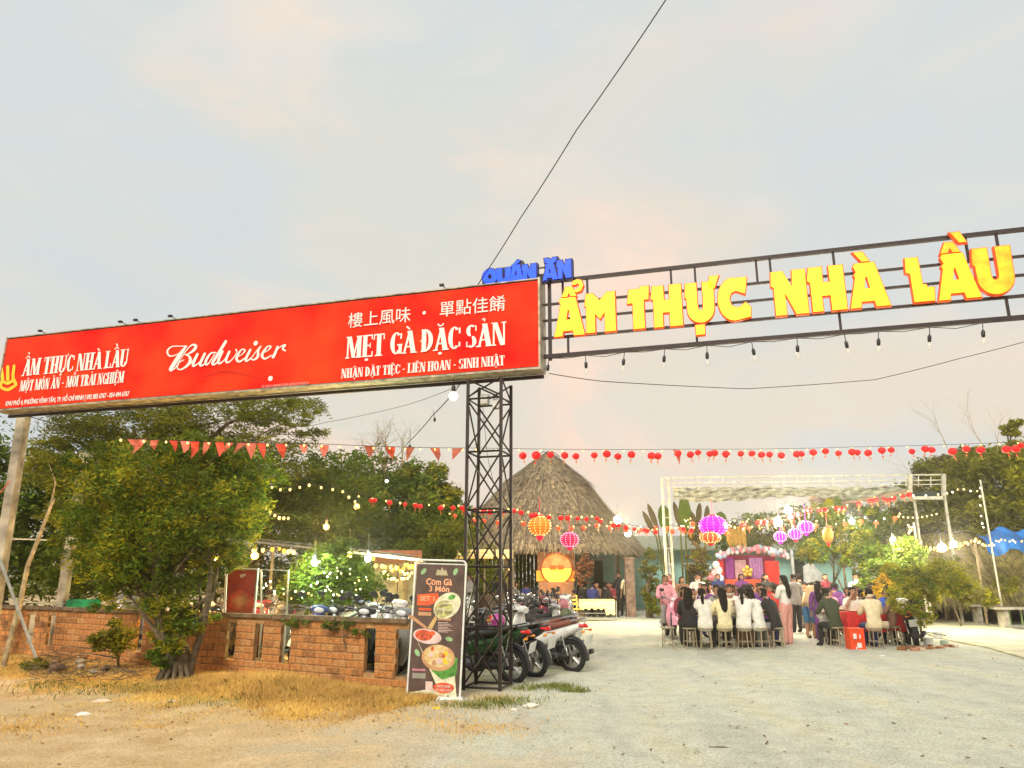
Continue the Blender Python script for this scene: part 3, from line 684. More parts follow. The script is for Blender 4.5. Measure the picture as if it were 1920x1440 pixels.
word('blue_sign_letters', 'bright blue letters reading QUÁN ĂN above the right end of the red signboard',
     [('Q', 909, 539, 937, 509), ('U', 934, 537, 962, 508), ('A', 958, 535, 986, 502), ('/', 965, 502, 980, 493), ('N', 982, 532, 1009, 501), ('A', 1021, 530, 1049, 500), ('(', 1024, 500, 1047, 489), ('N', 1047, 527, 1074, 493)], bface, bside, depth=.12, rim=.02, o0=.02)
mb = MB(); a = onsign(905, 540)[0]; b = onsign(1076, 530)[0]
mb.box(((a + b) / 2, 0, 6.22), (b - a, .06, .1)); mb.box(((a + b) / 2, .03, 6.40), (b - a - .2, .02, .02)); mk(mb, 'letter_bracket', dark_steel, tr)

# ---- lattice tower under the sign
tw = gate_thing('lattice_tower', 'dark steel lattice tower holding up the right end of the red signboard', 'tower')
cx = -.91; hs = .27; cy = .08; TT = 4.56
cor = [(cx - hs, cy - hs), (cx + hs, cy - hs), (cx + hs, cy + hs), (cx - hs, cy + hs)]
for (x, y) in cor:
    mb = MB(); mb.box((x, y, TT / 2), (.042, .042, TT)); mk(mb, 'leg', dark_steel, tw)
lv = [.06, .85, 1.72, 2.55, 3.42, 4.25]
for z in lv:
    for i in range(4):
        a, b = cor[i], cor[(i + 1) % 4]; mb = MB(); mb.path([(a[0], a[1], z), (b[0], b[1], z)], .016, 4); mk(mb, 'crossbar', dark_steel, tw)
for i in range(4):
    a, b = cor[i], cor[(i + 1) % 4]
    for j in range(len(lv)):
        zl = lv[j] + .03; zh = (lv[j + 1] if j + 1 < len(lv) else TT + .25) - .03; zh = min(zh, TT)
        for k in ((0, 1) if i in (0, 2) else (j % 2,)):
            p, q_ = (a, b) if k == 0 else (b, a); o_ = .012 if k else -.012
            mb = MB(); mb.path([(p[0], p[1] + o_, zl), (q_[0], q_[1] + o_, zh)], .014, 4); mk(mb, 'diagonal_brace', dark_steel, tw)
for i, (x, z) in enumerate(((-.98, 4.28), (-.78, 4.2))):
    t = gate_thing('floodlight', ('left' if i == 0 else 'right') + ' grey floodlight clamped high inside the lattice tower', 'floodlight')
    mb = MB(); mb.box((x, .05, z), (.13, .08, .16), mi=0); mb.box((x, .0, z - .01), (.11, .02, .12), mi=1); mb.path([(x, .1, z + .1), (x, .1, z - .05)], .01, 5)
    mk(mb, 'lamp_head', [galv, white_paint], t)
# ---- bulbs hung under the truss, unlit
fs_ = gate_thing('truss_bulb_string', 'cable of unlit clear bulbs hanging under the dark truss', 'string light')
bp_ = [(1030, 690), (1099, 693), (1172, 682), (1248, 682), (1327, 672), (1411, 665), (1496, 655), (1585, 650), (1649, 643), (1745, 636), (1845, 632)]
socket = MB(); socket.path([(0, 0, .0), (0, 0, -.10)], .006, 5); socket.sec([(-.10, 0, 0, .012, .012), (-.13, 0, 0, .026, .026), (-.19, 0, 0, .024, .024), (-.205, 0, 0, .014, .014)], 8, axis='z'); som = socket.mesh('bulb_socket', [black_plastic], 60)
gb = MB(); gb.ball((0, 0, -.26), (.038, .038, .055), 10, 7); gbm = gb.mesh('clear_bulb', [glass()], 180)
prev = None; cb = MB(); pts = []
for (px, py) in bp_:
    s = onsign(px, py)[0]; b = put(gbm, 'bulb', None); 
    so_ = put(som, 'socket', fs_, loc=(s, -.03, 4.85), rot=(rnd.uniform(-.1, .1), rnd.uniform(-.12, .12), 0)); b.parent = so_
    if prev is not None: pts.append(((s + prev) / 2, -.03, 4.80 + rnd.uniform(0, .04)))
    pts.append((s, -.03, 4.85)); prev = s
cb.path(pts + [(TE, -.03, 4.85)], .005, 4); mk(cb, 'cable', wire_m, fs_)

# ---- left posts of the sign
def gpost(name, lb, pts, r, m, cat='post', n=8, **k):
    mb = MB(); mb.path(pts, r, n); return tag(mk(mb, name, m, smooth=50, **k), lb, cat)
pa, pb = at(-2, 1160, 14.9), at(46, 775, 14.9); pa.z = 0; pa.x -= .12
mb = MB(); d = (pb - pa)
def beam(a, b, w_, h_):
    d = b - a; m = d.to_track_quat('Z', 'Y').to_matrix(); mb = MB(); mb.box((a + b) / 2, (w_, h_, d.length), m); return mb
lp = thing('sign_support_frame', 'pair of pale concrete posts with thin crossbars under the left end of the signboard', 'support frame')
mk(beam(pa, pb, .20, .17), 'post', mat('pale concrete post', (.42, .37, .28), .9, var=.4, scale=3, bump=.4), lp)
p2a, p2b = at(112, 1150, 16.4), at(160, 850, 16.4); p2a.z = 0
mk(beam(p2a, p2b, .18, .16), 'post', MC['pale concrete post'], lp)
for y in (1010, 1128):
    mk(beam(at(10, y, 14.95), at(140, y + 4, 16.4), .03, .03), 'crossbar', galv, lp)
mk(beam(at(100, 1058, 16.4), at(165, 1060, 17.5), .03, .03), 'crossbar', galv, lp)
mk(beam(at(0, 1050, 14.2), at(70, 1240, 13.6), .035, .035), 'stay', galv, lp)
mk(beam(at(52, 780, 14.9), at(120, 800, 15.6), .015, .015), 'stay', dark_steel, lp)
# red rag on the post
mb = MB(); a = at(20, 900, 14.6); mb.path([a, a + Vector((-.06, -.05, -.15)), a + Vector((-.18, -.05, -.32)), a + Vector((-.3, 0, -.4))], [.02, .03, .025, .01], 6, flat=.4)
tag(mk(mb, 'red_rag', mat('faded red cloth', (.55, .12, .07), .9)), 'faded red rag tied to the left concrete post', 'rag')
# ================================================ TREES AND PLANTS
def crown_mesh(name, blobs, n, size, m, seed, flat=.7, clump=.22, asp=.55, droop=0, m2=None):
    r = np.random.RandomState(seed); B = np.array([b[:3] for b in blobs]); RR = np.array([b[3:6] for b in blobs])
    wgt = (RR[:, 0] * RR[:, 1] * RR[:, 2]) ** .75; wgt /= wgt.sum()
    K = max(30, n // 55); kb = r.choice(len(B), K, p=wgt); d = r.randn(K, 3); d /= np.linalg.norm(d, axis=1)[:, None]
    rad = (.35 + .68 * r.rand(K) ** .6)[:, None]; C = B[kb] + d * RR[kb] * rad; cr = (RR[kb].mean(1) * clump * (.5 + r.rand(K)))[:, None]
    c = r.randint(0, K, n); o = r.randn(n, 3); o[:, 2] *= flat; o /= (1 + .25 * np.linalg.norm(o, axis=1))[:, None]
    P = C[c] + o * cr[c]; P[:, 2] -= droop * np.abs(o[:, 0]) * cr[c][:, 0]
    P[:, 2] = np.maximum(P[:, 2], .06)
    a = r.randn(n, 3); a[:, 2] = a[:, 2] * .6 - droop * .5; a /= np.linalg.norm(a, axis=1)[:, None]
    b = np.cross(a, r.randn(n, 3)); b /= np.linalg.norm(b, axis=1)[:, None]
    s = size * (.55 + .9 * r.rand(n))[:, None]
    V = np.stack([P - a * s, P - b * s * asp * .6, P + a * s, P + b * s * asp * .6], 1)
    mi = None; ms = [m]
    if m2: mi = (r.rand(K)[c] < .28).astype(int); ms = [m, m2]
    return npmesh(name, V, 4, ms, mi), C, cr
def tree(label, base, blobs, n, size, m, seed, cat='tree', name='tree', trunk_r=.12, stems=1, group=None, nl=6, barkm=None, **k):
    base = Vector(base); t = thing(name, label, cat, base, 0, group)
    lb = [(b[0] - base.x, b[1] - base.y, b[2] - base.z, b[3], b[4], b[5]) for b in blobs]
    me, C, cr = crown_mesh('crown', lb, n, size, m, seed, **k); put(me, 'crown', t)
    r = random.Random(seed); mb = MB()
    for s in range(stems):
        ox, oy = (r.uniform(-.18, .18), r.uniform(-.1, .1)) if stems > 1 else (0, 0)
        b = lb[s % len(lb)]; top = Vector((b[0], b[1], b[2]))
        pts = []
        for i in range(7):
            q = i / 6; pts.append(Vector((ox, oy, -.05)).lerp(top, q) + Vector((r.uniform(-1, 1), r.uniform(-1, 1), 0)) * trunk_r * .9 * math.sin(q * 3.14))
            pts[-1].x += (ox * 1.2) * math.sin(q * 3.14)
        rr = [trunk_r * (1.35 if i == 0 else 1) * (1 - .13 * i) * (1 if stems == 1 else r.uniform(.6, 1)) for i in range(7)]
        mb.path(pts, rr, 8)
        for j in range(nl):
            st = pts[r.randint(2, 5)]; b2 = r.choice(lb); d = Vector((r.gauss(0, .5), r.gauss(0, .5), r.gauss(0, .5)))
            en = Vector((b2[0] + d.x * b2[3], b2[1] + d.y * b2[4], b2[2] + d.z * b2[5])); mid = st.lerp(en, .5) + Vector((r.uniform(-.1, .1), r.uniform(-.1, .1), .12 * (en - st).length))
            mb.path([st, mid, en], [trunk_r * .42, trunk_r * .25, trunk_r * .07], 5)
    mk(mb, 'trunk', barkm or bark, t, smooth=70)
    return t
def leafm(name, c, isl=.45, trans=.42, c2=None): return mat(name, c, .6, var=.3, scale=.9, isl=isl, trans=trans, c2=c2, spec=.25)
g_mid = leafm('mid green leaves', (.15, .225, .018)); g_olive = leafm('olive leaves', (.25, .25, .02)); g_dark = leafm('deep green leaves', (.15, .185, .016))
g_bright = leafm('fresh green leaves', (.18, .25, .03)); g_yel = leafm('yellow green leaves', (.40, .38, .02)); g_dry = leafm('brownish leaves', (.20, .15, .06))
def B(px, py, D, rx, ry, rz): v = at(px, py, D); return (v.x, v.y, v.z, rx, ry, rz)
# tree in front of the wall: gnarled, several stems, dense rounded crown
b0 = gp(328, 1284)
tree('bushy green tree with a gnarled multi-stemmed trunk growing in front of the brick wall', b0,
     [B(300, 905, 12.2, 1.05, .9, .55), B(215, 960, 12.3, .75, .7, .55), B(390, 960, 12.0, .85, .8, .55), B(290, 1010, 12.0, 1.0, .8, .5), B(240, 1070, 12.1, .55, .5, .35), B(370, 1060, 12.2, .45, .5, .3), B(450, 905, 12.6, .5, .5, .3), B(340, 850, 12.3, .7, .6, .3), B(320, 1140, 11.9, .40, .4, .28), B(225, 1110, 12.2, .5, .3, .35), B(330, 1100, 11.9, .5, .35, .35), B(340, 1180, 11.8, .32, .3, .35), B(310, 1225, 11.75, .25, .2, .25), B(395, 1150, 11.9, .25, .2, .2), B(440, 950, 12.3, .6, .5, .45), B(460, 890, 12.6, .6, .5, .4), B(420, 1040, 12.4, .4, .35, .3), B(190, 880, 12.6, .7, .6, .45), B(390, 850, 12.6, .7, .5, .3), B(150, 1000, 12.5, .45, .4, .4), B(170, 1060, 12.4, .4, .4, .35), B(430, 1010, 12.2, .35, .4, .3), B(300, 1190, 11.9, .25, .25, .3), B(350, 1170, 11.8, .2, .25, .25)],
     62000, .040, g_mid, 21, trunk_r=.085, stems=5, nl=9, m2=g_yel)
mb = MB()
for i in range(14):
    a = i / 14 * 6.28; mb.path([(b0.x + math.cos(a) * .10, b0.y + math.sin(a) * .08, .55), (b0.x + math.cos(a) * .17, b0.y + math.sin(a) * .14, .25), (b0.x + math.cos(a) * .34, b0.y + math.sin(a) * .26, -.02)], [.05, .045, .02], 6)
tag(mk(mb, 'exposed_roots', bark, smooth=70), 'spread of exposed roots at the foot of the gnarled tree', 'roots')
# large feathery tree behind
gb_ = gx(300, 19)
tree('tallest feathery dark green tree rising behind the red signboard', gb_,
     [B(250, 800, 19, 2.0, 1.6, .7), B(400, 790, 19.5, 1.8, 1.5, .7), B(520, 770, 19.5, 1.2, 1.2, .35), B(330, 880, 19, 2.3, 1.6, .8), B(560, 805, 19, .75, 1, .2), B(160, 850, 18.5, 1.1, 1.2, .8), B(480, 860, 19.5, 1.7, 1.4, .6), B(330, 730, 20, 1.8, 1.4, .4), B(560, 760, 19.8, .7, .7, .25)],
     46000, .07, g_olive, 22, trunk_r=.2, flat=.35, asp=.35, m2=g_dark)
tree('broad mass of dark foliage standing behind the parked motorbikes at left', gx(430, 22),
     [B(330, 960, 21, 2.2, 1.3, .9), B(480, 940, 21, 1.9, 1.2, .8), B(600, 930, 21.5, 1.9, 1.2, .9), B(420, 1010, 20, 1.9, 1, .7), B(560, 990, 20, 1.8, 1, .6), B(400, 1080, 21, 1.9, .6, .9), B(520, 1090, 21, 1.7, .6, .9), B(640, 1090, 21, 1.7, .6, .9), B(300, 1080, 21, 1.9, .6, .9)], 42000, .085, g_dark, 23, flat=.45, asp=.4, m2=g_mid)
tree('green tree with rounded top behind the pennant string left of the bare twigs', gx(660, 26),
     [B(650, 900, 26, 2.1, 1.4, 1.0), B(600, 950, 26, 1.9, 1.2, 1.0), B(720, 960, 26, 1.9, 1.4, 1.0), B(660, 1000, 25, 2.2, 1.2, 1.0)], 20000, .1, g_mid, 24, flat=.6, m2=g_olive)
tree('bright rounded tree just left of the lattice tower', gx(790, 28),
     [B(790, 905, 28, 1.0, 1, .75), B(750, 900, 28.5, .8, 1, .5), B(830, 940, 28, .75, 1, .6), B(790, 980, 27.5, 1.7, 1.2, .9), B(850, 985, 29, 1.0, 1, .8)], 15000, .105, g_mid, 25, flat=.8, m2=g_yel)
tree('dark low tree behind the shelter roof at mid left', gx(760, 23), [B(700, 1000, 23, 1.5, 1, .8), B(800, 1010, 23, 1.3, 1, .7), B(620, 1010, 23, 1.2, 1, .7), B(760, 1080, 25, 2.2, .8, 1.1), B(860, 1070, 27, 1.6, .8, 1.2)], 22000, .08, g_dark, 26, flat=.5, m2=g_olive)
tree('dark green tree at the far left edge behind the concrete posts', gx(20, 21), [B(0, 930, 21, 2.0, 1.4, 1.6), B(90, 980, 21, 1.6, 1.2, 1.5), B(-60, 840, 21, 1.3, 1, .9), B(60, 1070, 20, 2, 1, .9), B(180, 1060, 19.5, 1.6, 1, .8)], 22000, .09, g_dark, 27, flat=.6, m2=g_mid)
tree('leafy olive tree arching over the pale posts at the left', gx(140, 17.3), [B(120, 880, 17, .9, .8, .5), B(90, 850, 17, .5, .6, .4), B(180, 910, 17, .8, .8, .6), B(150, 960, 16.9, .9, .8, .5), B(200, 1040, 17, .7, .6, .6)], 12000, .065, g_olive, 28, flat=.5, asp=.4, m2=g_yel)
tree('small leafy shrub in fresh green with fairy lights, behind the wall beside the red poster', gx(620, 13.9), [B(620, 1060, 13.9, .55, .5, .35), B(600, 1110, 13.8, .65, .5, .3), B(680, 1090, 13.9, .4, .4, .3), B(560, 1095, 13.8, .4, .4, .25), B(640, 1025, 14, .3, .3, .2)], 12000, .045, g_bright, 29, trunk_r=.04, name='shrub', cat='shrub', m2=g_mid)
tree('thin creeper spilling over the coping beside the last wall slots', at(650, 1166, 11.3) + Vector((0, 0, -.3)), [B(640, 1172, 11.35, .25, .12, .07), B(560, 1166, 11.8, .35, .12, .06), B(675, 1190, 11.2, .18, .08, .08)], 1300, .03, g_bright, 30, trunk_r=.012, name='creeper', cat='creeper', nl=3)
tree('low dusty shrub against the wall foot left of the gnarled tree', gp(230, 1262), [B(215, 1200, 12.9, .35, .25, .28), B(60, 1250, 13.2, .3, .25, .12)], 3000, .04, g_olive, 31, trunk_r=.03, name='shrub', cat='shrub')
# bare twigs
mb = MB(); r = random.Random(4)
def twig(mb, p, d, L, rad, dep, r):
    q = p + d * L * .5 + Vector((r.gauss(0, .05), 0, r.gauss(0, .05))) * L; e = q + (d + Vector((r.gauss(0, .2), 0, r.gauss(0, .2)))) * L * .5
    mb.path([p, q, e], [rad, rad * .75, rad * .5], 4)
    if dep:
        for k in range(r.choice((2, 3))): twig(mb, q if k == 0 else e, (d + Vector((r.gauss(0, .55), r.gauss(0, .3), r.gauss(0, .35)))).normalized(), L * .7, rad * .5, dep - 1, r)
for k in range(5): twig(mb, at(705 + k * 9, 900, 26), Vector((r.uniform(-.5, .4), 0, 1)).normalized(), .9, .035, 4, r)
tag(mk(mb, 'bare_branches', palebark), 'bare pale twigs poking up between the rounded trees', 'branches')
mb = MB(); 
for (px, py, dx, L) in ((1790, 860, -.35, 1.3), (1870, 850, .15, .9), (1745, 930, -.5, .9), (1850, 850, -.5, 1.1)): twig(mb, at(px, py, 27), Vector((dx, 0, 1)).normalized(), L * .85, .018, 4, r)
tag(mk(mb, 'bare_branches', palebark), 'thin bare twigs above the dense trees at right', 'branches')
# right-hand trees
tree('big dense green tree filling the right edge beyond the blue tarpaulin', gx(1880, 28), [B(1860, 900, 28, 1.9, 1.5, 1.1), B(1925, 880, 27, 1.2, 1, 1.2), B(1800, 950, 28.5, 1.5, 1.2, .9), B(1890, 970, 26.5, 1.2, 1, .9), B(1960, 950, 26, 1.5, 1, 1.4), B(1840, 860, 28, .9, .8, .4), B(1780, 900, 28.5, .8, .8, .35)], 24000, .095, g_olive, 41, flat=.6, m2=g_yel)
tree('brownish olive tree behind the white end frame of the awning', gx(1780, 31), [B(1770, 890, 31, 1.3, 1, .8), B(1720, 950, 31, 1.4, 1, .9), B(1800, 860, 31, .9, .9, .45), B(1820, 960, 30, 1.6, 1, 1.0), B(1700, 1010, 30, 1.8, 1, .8)], 20000, .1, g_olive, 42, flat=.6, m2=g_dry)
tree('sunlit tree with yellow green leaves at the extreme right, highest there', gx(1900, 30), [B(1895, 800, 30, .35, .4, .45), B(1905, 850, 30, .8, .6, .4), B(1850, 845, 30, .5, .5, .25)], 4500, .1, g_yel, 43, flat=.6)
tree('rounded shrub tree lit green by the lamp right of the purple lanterns', gx(1590, 25), [B(1580, 1010, 25, .95, .8, .6), B(1560, 960, 25.5, .6, .6, .45), B(1625, 1040, 24.5, .8, .7, .5), B(1530, 1030, 25, .6, .6, .4), B(1640, 980, 26, .7, .7, .5)], 13000, .075, g_bright, 44, trunk_r=.07, m2=g_yel)
tree('loose green tree around the two slim poles right of the crowd', gx(1665, 22), [B(1665, 1080, 22, .6, .5, .6), B(1700, 1040, 22.5, .6, .5, .5), B(1640, 1110, 21.5, .5, .5, .4)], 9000, .065, g_bright, 45, trunk_r=.05, m2=g_mid)
yb = gp(1728, 1204)
tree('yellow flowering apricot tree standing in the white paint tubs', yb, [B(1725, 1095, 17, .5, .4, .4), B(1765, 1075, 17.3, .5, .4, .35), B(1690, 1125, 16.8, .35, .3, .3), B(1730, 1150, 16.8, .25, .25, .25), B(1800, 1095, 17.5, .4, .35, .25), B(1680, 1075, 17.3, .3, .3, .25)], 11000, .038, g_yel, 46, trunk_r=.03, m2=g_mid)
tree('yellow blossomed shrub behind the red-clothed table', gx(1665, 19.5), [B(1665, 1095, 19.5, .3, .3, .3), B(1650, 1120, 19.5, .35, .3, .25)], 1500, .045, mat('yellow petals', (.85, .55, .02), .6, isl=.3), 47, trunk_r=.03, name='shrub', cat='shrub')
tree('pale blossom tree whose white flowers spread under the awning', gx(1560, 27), [B(1560, 945, 27, .9, .6, .4), B(1620, 955, 27, .7, .6, .3), B(1660, 930, 27.4, .4, .5, .35)], 3500, .07, mat('pale pink petals', (.62, .48, .40), .8, isl=.35), 48, trunk_r=.05)
tree('vine-covered column beside the hut entrance', gx(1218, 30), [B(1218, 1060, 30, .32, .35, .75), B(1222, 1110, 30, .35, .4, .6), B(1235, 1140, 29.5, .5, .4, .25)], 5000, .06, g_olive, 49, trunk_r=.12, name='vine_column', cat='column', m2=g_mid)
tree('dark creeper shrub beside the party booth, left of its balloons', gx(1310, 27), [B(1310, 1050, 27, .45, .4, .6), B(1305, 1000, 27.5, .45, .4, .35), B(1320, 1100, 26.5, .4, .4, .5)], 5000, .06, g_dry, 50, trunk_r=.06, name='shrub', cat='shrub', m2=g_olive)
tree('low green tree behind the dark doorway of the teal house', gx(1420, 33), [B(1420, 1000, 33, 1.8, 1, .7), B(1500, 985, 33, 1.4, 1, .7), B(1370, 1010, 33, 1.0, 1, .6)], 9000, .1, g_bright, 51, m2=g_olive)
tree('yellow green vines spilling over the front of the thatched shelter', gx(1800, 24.2), [B(1770, 1085, 24.2, .5, .35, .45), B(1810, 1110, 24, .55, .3, .35), B(1740, 1110, 24, .4, .3, .3), B(1850, 1120, 23.6, .35, .3, .22), B(1890, 1095, 24.6, .4, .3, .4), B(1790, 1060, 24.8, .5, .3, .3)], 7000, .05, g_olive, 72, trunk_r=.03, name='vines', cat='vine', m2=g_yel)
tree('greyish shrub against the beige partition right of the lit shrub', gx(800, 19), [B(770, 1040, 20, .8, .5, .5), B(830, 1060, 20, .7, .5, .6)], 4000, .06, g_dark, 73, trunk_r=.04, name='shrub', cat='shrub')
# banana-like upright leaves behind the gantry
mbs = MB()
t = thing('banana_clump', 'clump of upright broad banana leaves behind the left post of the gantry', 'plant', gx(1290, 33))
for (px, py, L, dx, m_) in ((1245, 968, .55, -.1, 0), (1215, 978, .5, -.5, 1), (1222, 965, .5, -.35, 1), (1283, 958, .7, 0, 0), (1268, 962, .5, -.2, 1), (1310, 960, .4, .15, 1), (1325, 965, .4, .1, 1), (1300, 975, .4, -.25, 1), (1350, 972, .3, .2, 0)):
    a = at(px, py, 33) - t.location; mb = MB(); z = Vector((dx, 0, 1)).normalized(); sd_ = Vector((1, 0, -dx)).normalized(); wd = .26 if m_ == 0 else .12
    pts = [a - z * L * 1.5, a - z * L * .6, a, a + z * L * .6, a + z * L]
    ws = [.03, wd, wd * 1.1, wd * .8, .02]; vs = []
    for p_, q_ in zip(pts, ws): vs += [p_ - sd_ * q_ + Vector((0, -.06, 0)), p_, p_ + sd_ * q_ + Vector((0, -.06, 0))]
    mb.add(vs, [(i * 3 + j, i * 3 + j + 1, i * 3 + j + 4, i * 3 + j + 3) for i in range(4) for j in range(2)]); mk(mb, 'leaf', g_bright if m_ == 0 else g_dry, t, smooth=180)
    mb = MB(); mb.path([(a.x * .5, 0, 0), a - z * L * 1.5], [.05, .03], 5); mk(mb, 'stalk', g_olive, t)
# far tree line along the horizon
bl = []
for i in range(60):
    x = -70 + i * 2.4 + rnd.uniform(-1, 1); bl.append((x, 62 + rnd.uniform(-6, 6), 1.6, 2.6, 2, rnd.uniform(1.6, 3.2)))
me, _, _ = crown_mesh('distant_tree_line', bl, 30000, .22, g_olive, 60, m2=g_mid); put(me, 'distant_tree_line', kind='stuff')
# leaning dead branch and stick in front of the wall at left
mb = MB(); P_ = [at(3, 1262, 13.6), at(22, 1190, 13.8), at(38, 1130, 14), at(52, 1060, 14.1), at(70, 1015, 14.2), at(95, 950, 14.3), at(103, 935, 14.3)]; P_[0].z = 0
mb.path(P_, [.05, .048, .045, .04, .035, .028, .015], 7); mb.path([P_[5], at(104, 905, 14.3), at(92, 870, 14.3)], [.02, .014, .006], 5)
tag(mk(mb, 'leaning_branch', palebark, smooth=70), 'crooked pale dead branch leaning against the left end of the brick wall', 'branch')
# rubble and brush heap
rb = thing('rubble_heap', 'heap of broken stones and dry brush at the foot of the wall, far left', 'rubble', gp(140, 1262))
rm = [mat('rubble stone', (.42, .36, .26), .95, var=.4, bump=.6), mat('dark rubble', (.16, .10, .06), .95, var=.4, bump=.6), mat('white rubble', (.62, .6, .52), .9)]
r = random.Random(9)
for i in range(44):
    px, py = r.uniform(55, 250), r.uniform(1235, 1275); v = gp(px, py) - rb.location; s = r.uniform(.03, .09); mb = MB()
    n = 6; rg = lambda k, z: [(v.x + math.cos(6.28 * j / n) * s * k * r.uniform(.7, 1.3), v.y + math.sin(6.28 * j / n) * s * k * r.uniform(.7, 1.2), z) for j in range(n)]
    h = r.uniform(0, .16) * (1 if 90 < px < 220 else .2); mb.loft([rg(.8, h), rg(1.1, h + s * .6), rg(.5, h + s * 1.1)]); mk(mb, 'stone', rm[2] if i == 3 else rm[r.choice((0, 1, 1))], rb)
mb = MB()
for i in range(420):
    v = gp(r.uniform(60, 290), r.uniform(1240, 1290)) - rb.location; a = r.uniform(0, 6.28); L = r.uniform(.15, .5); d = Vector((math.cos(a) * L, math.sin(a) * L * .4, r.uniform(-.02, .16))); v.z = r.uniform(.02, .18); mb.path([v, v + d * .5, v + d], [.006, .004, .002], 3)
mk(mb, 'brush', bark, rb, kind='stuff')

# ================================================ STANDING MENU BANNER
def flat(mb_pts, ob, z, m, name, parent, mi=0):
    mb = MB(); mb.slab([mb_pts], O, GX, GZ, GN, z - .002, z); return mk(mb, name, m, parent)
bn = thing('menu_banner', 'tall standing menu banner with dark print of food bowls in a white tube frame', 'banner', gp(812, 1314), R(-2))
bn.rotation_euler = (R(-4), R(1.6), R(-2))
bw, bh_ = .33, 1.80
def fl(pts, z, m, name='print_patch'): return flat(pts, bn, z, m, name, bn)
fl([(-bw, .10), (bw, .10), (bw, 1.74), (-bw, 1.74)], .012, mat('dark brown print', (.10, .055, .04), .5, var=.25, scale=6), 'banner_sheet')
mb = MB(); rr_ = .06
pts = [(-bw - .02, 0, .03), (-bw - .02, 0, 1.80 - rr_)] + [(-bw - .02 + rr_ - rr_ * math.cos(a), 0, 1.80 - rr_ + rr_ * math.sin(a)) for a in (.4, .8, 1.2, 1.57)] + [(bw + .02 - rr_ + rr_ * math.sin(a), 0, 1.80 - rr_ + rr_ * math.cos(a)) for a in (0, .4, .8, 1.2, 1.57)] + [(bw + .02, 0, .03)]
mb.path(pts, .014, 8); mk(mb, 'tube_frame', mat('white enamelled tube', (.75, .74, .68), .3), bn, smooth=60)
mb = MB(); mb.path([(-bw, 0, 1.75), (bw, 0, 1.75)], .010, 6); mk(mb, 'top_rail', MC['white enamelled tube'], bn)
for s in (-1, 1):
    mb = MB(); mb.sec([(-.26, s * .0, .035, .06, .035), (.26, s * .0, .035, .06, .035)], 8, axis='y'); 
    bx = MB(); bx.box((s * .23, 0, .03), (.38, .30, .06), taper=.8); mk(bx, 'foot', mat('white plastic foot', (.72, .72, .64), .5), bn)
E2 = lambda cx, cy, rx, ry, rot=0, n=22: [(cx + rx * math.cos(i / n * 6.2832) * math.cos(rot) - ry * math.sin(i / n * 6.2832) * math.sin(rot), cy + rx * math.cos(i / n * 6.2832) * math.sin(rot) + ry * math.sin(i / n * 6.2832) * math.cos(rot)) for i in range(n)]
def bx_(px, py):   # photo px inside the banner -> banner coords
    f = (py - 1043) / (1315 - 1043); xl = 787 - 19 * f; xr = 868 - 8 * f
    return (-bw + 2 * bw * (px - xl) / (xr - xl), 1.80 * (1 - f) + .01)
def Ep(px, py, rx, ry, rot=0): c = bx_(px, py); return E2(c[0], c[1], rx, ry, rot)
pm = lambda n, c, **k: mat(n, c, .5, **k)
cream = pm('cream print', (.72, .68, .45), var=.2, scale=12); gold = pm('food print', (.55, .33, .08), var=.5, scale=22, c2=(.75, .62, .35)); noo = pm('noodle print', (.50, .46, .16), var=.4, scale=30)
redp = pm('red soup print', (.62, .09, .03), var=.4, scale=25); grn = pm('green leaf print', (.10, .30, .04), var=.3, scale=14); rimp = pm('wood rim print', (.55, .28, .13)); pink = pm('pinkish white print', (.72, .52, .46), var=.15, scale=10)
orange = pm('orange title print', (.85, .38, .2)); hot = pm('red title print', (.75, .10, .02), var=.2, scale=9)
fl([bx_(783, 1200)] + [bx_(*p) for p in ((800, 1258), (825, 1285), (858, 1240), (860, 1308), (771, 1308), (772, 1300), (815, 1290))][0:0] + [bx_(812, 1262), bx_(852, 1256), bx_(857, 1308), bx_(771, 1308), bx_(772, 1302), bx_(822, 1292)], .0135, cream)
fl([bx_(798, 1228), bx_(812, 1262), bx_(830, 1277), bx_(856, 1268), bx_(858, 1235)], .0145, grn)
fl(Ep(838, 1135, .20, .155, .7), .0150, cream); fl(Ep(832, 1142, .125, .11, .5), .0160, noo); fl(Ep(846, 1118, .05, .03, .3), .0168, grn)
fl([bx_(p[0], p[1]) for p in ((800, 1182), (803, 1178), (775, 1155), (768, 1158))], .0142, rimp)
fl([bx_(p[0], p[1]) for p in ((803, 1180), (811, 1182), (821, 1160), (817, 1156))], .0141, pm('spoon handle print', (.6, .38, .14)))
fl(Ep(803, 1196, .195, .095, -.15), .0162, pink); fl(Ep(797, 1194, .12, .07, -.1), .0170, redp); fl(Ep(812, 1190, .04, .03), .0174, hot)
fl(Ep(823, 1236, .225, .165, -.1), .0155, rimp); fl(Ep(823, 1233, .195, .14, -.1), .0164, gold)
rr2 = random.Random(2)
for i in range(16): fl(Ep(823 + rr2.uniform(-20, 20), 1233 + rr2.uniform(-14, 14), rr2.uniform(.02, .045), rr2.uniform(.018, .035), rr2.uniform(0, 3)), .0172 + i * .0003, rr2.choice((cream, gold, pink, MC['yellow print'], redp, rimp)), 'food_piece')
for i in range(12):
    c = bx_(832 + rr2.uniform(-9, 9), 1142 + rr2.uniform(-9, 9)); fl([(c[0] - .06, c[1]), (c[0] + .05, c[1] + rr2.uniform(-.04, .04)), (c[0] + .05, c[1] + .008), (c[0] - .06, c[1] + .008)], .0165 + i * .0003, rr2.choice((cream, pm('dark noodle print', (.25, .24, .08)))), 'noodle')
for (px, py, a) in ((797, 1068, .9), (852, 1067, 1.2), (842, 1200, -.2), (785, 1228, -1)): fl(Ep(px, py, .05, .028, a), .0152, pm('pale leaf print', (.28, .48, .22)))
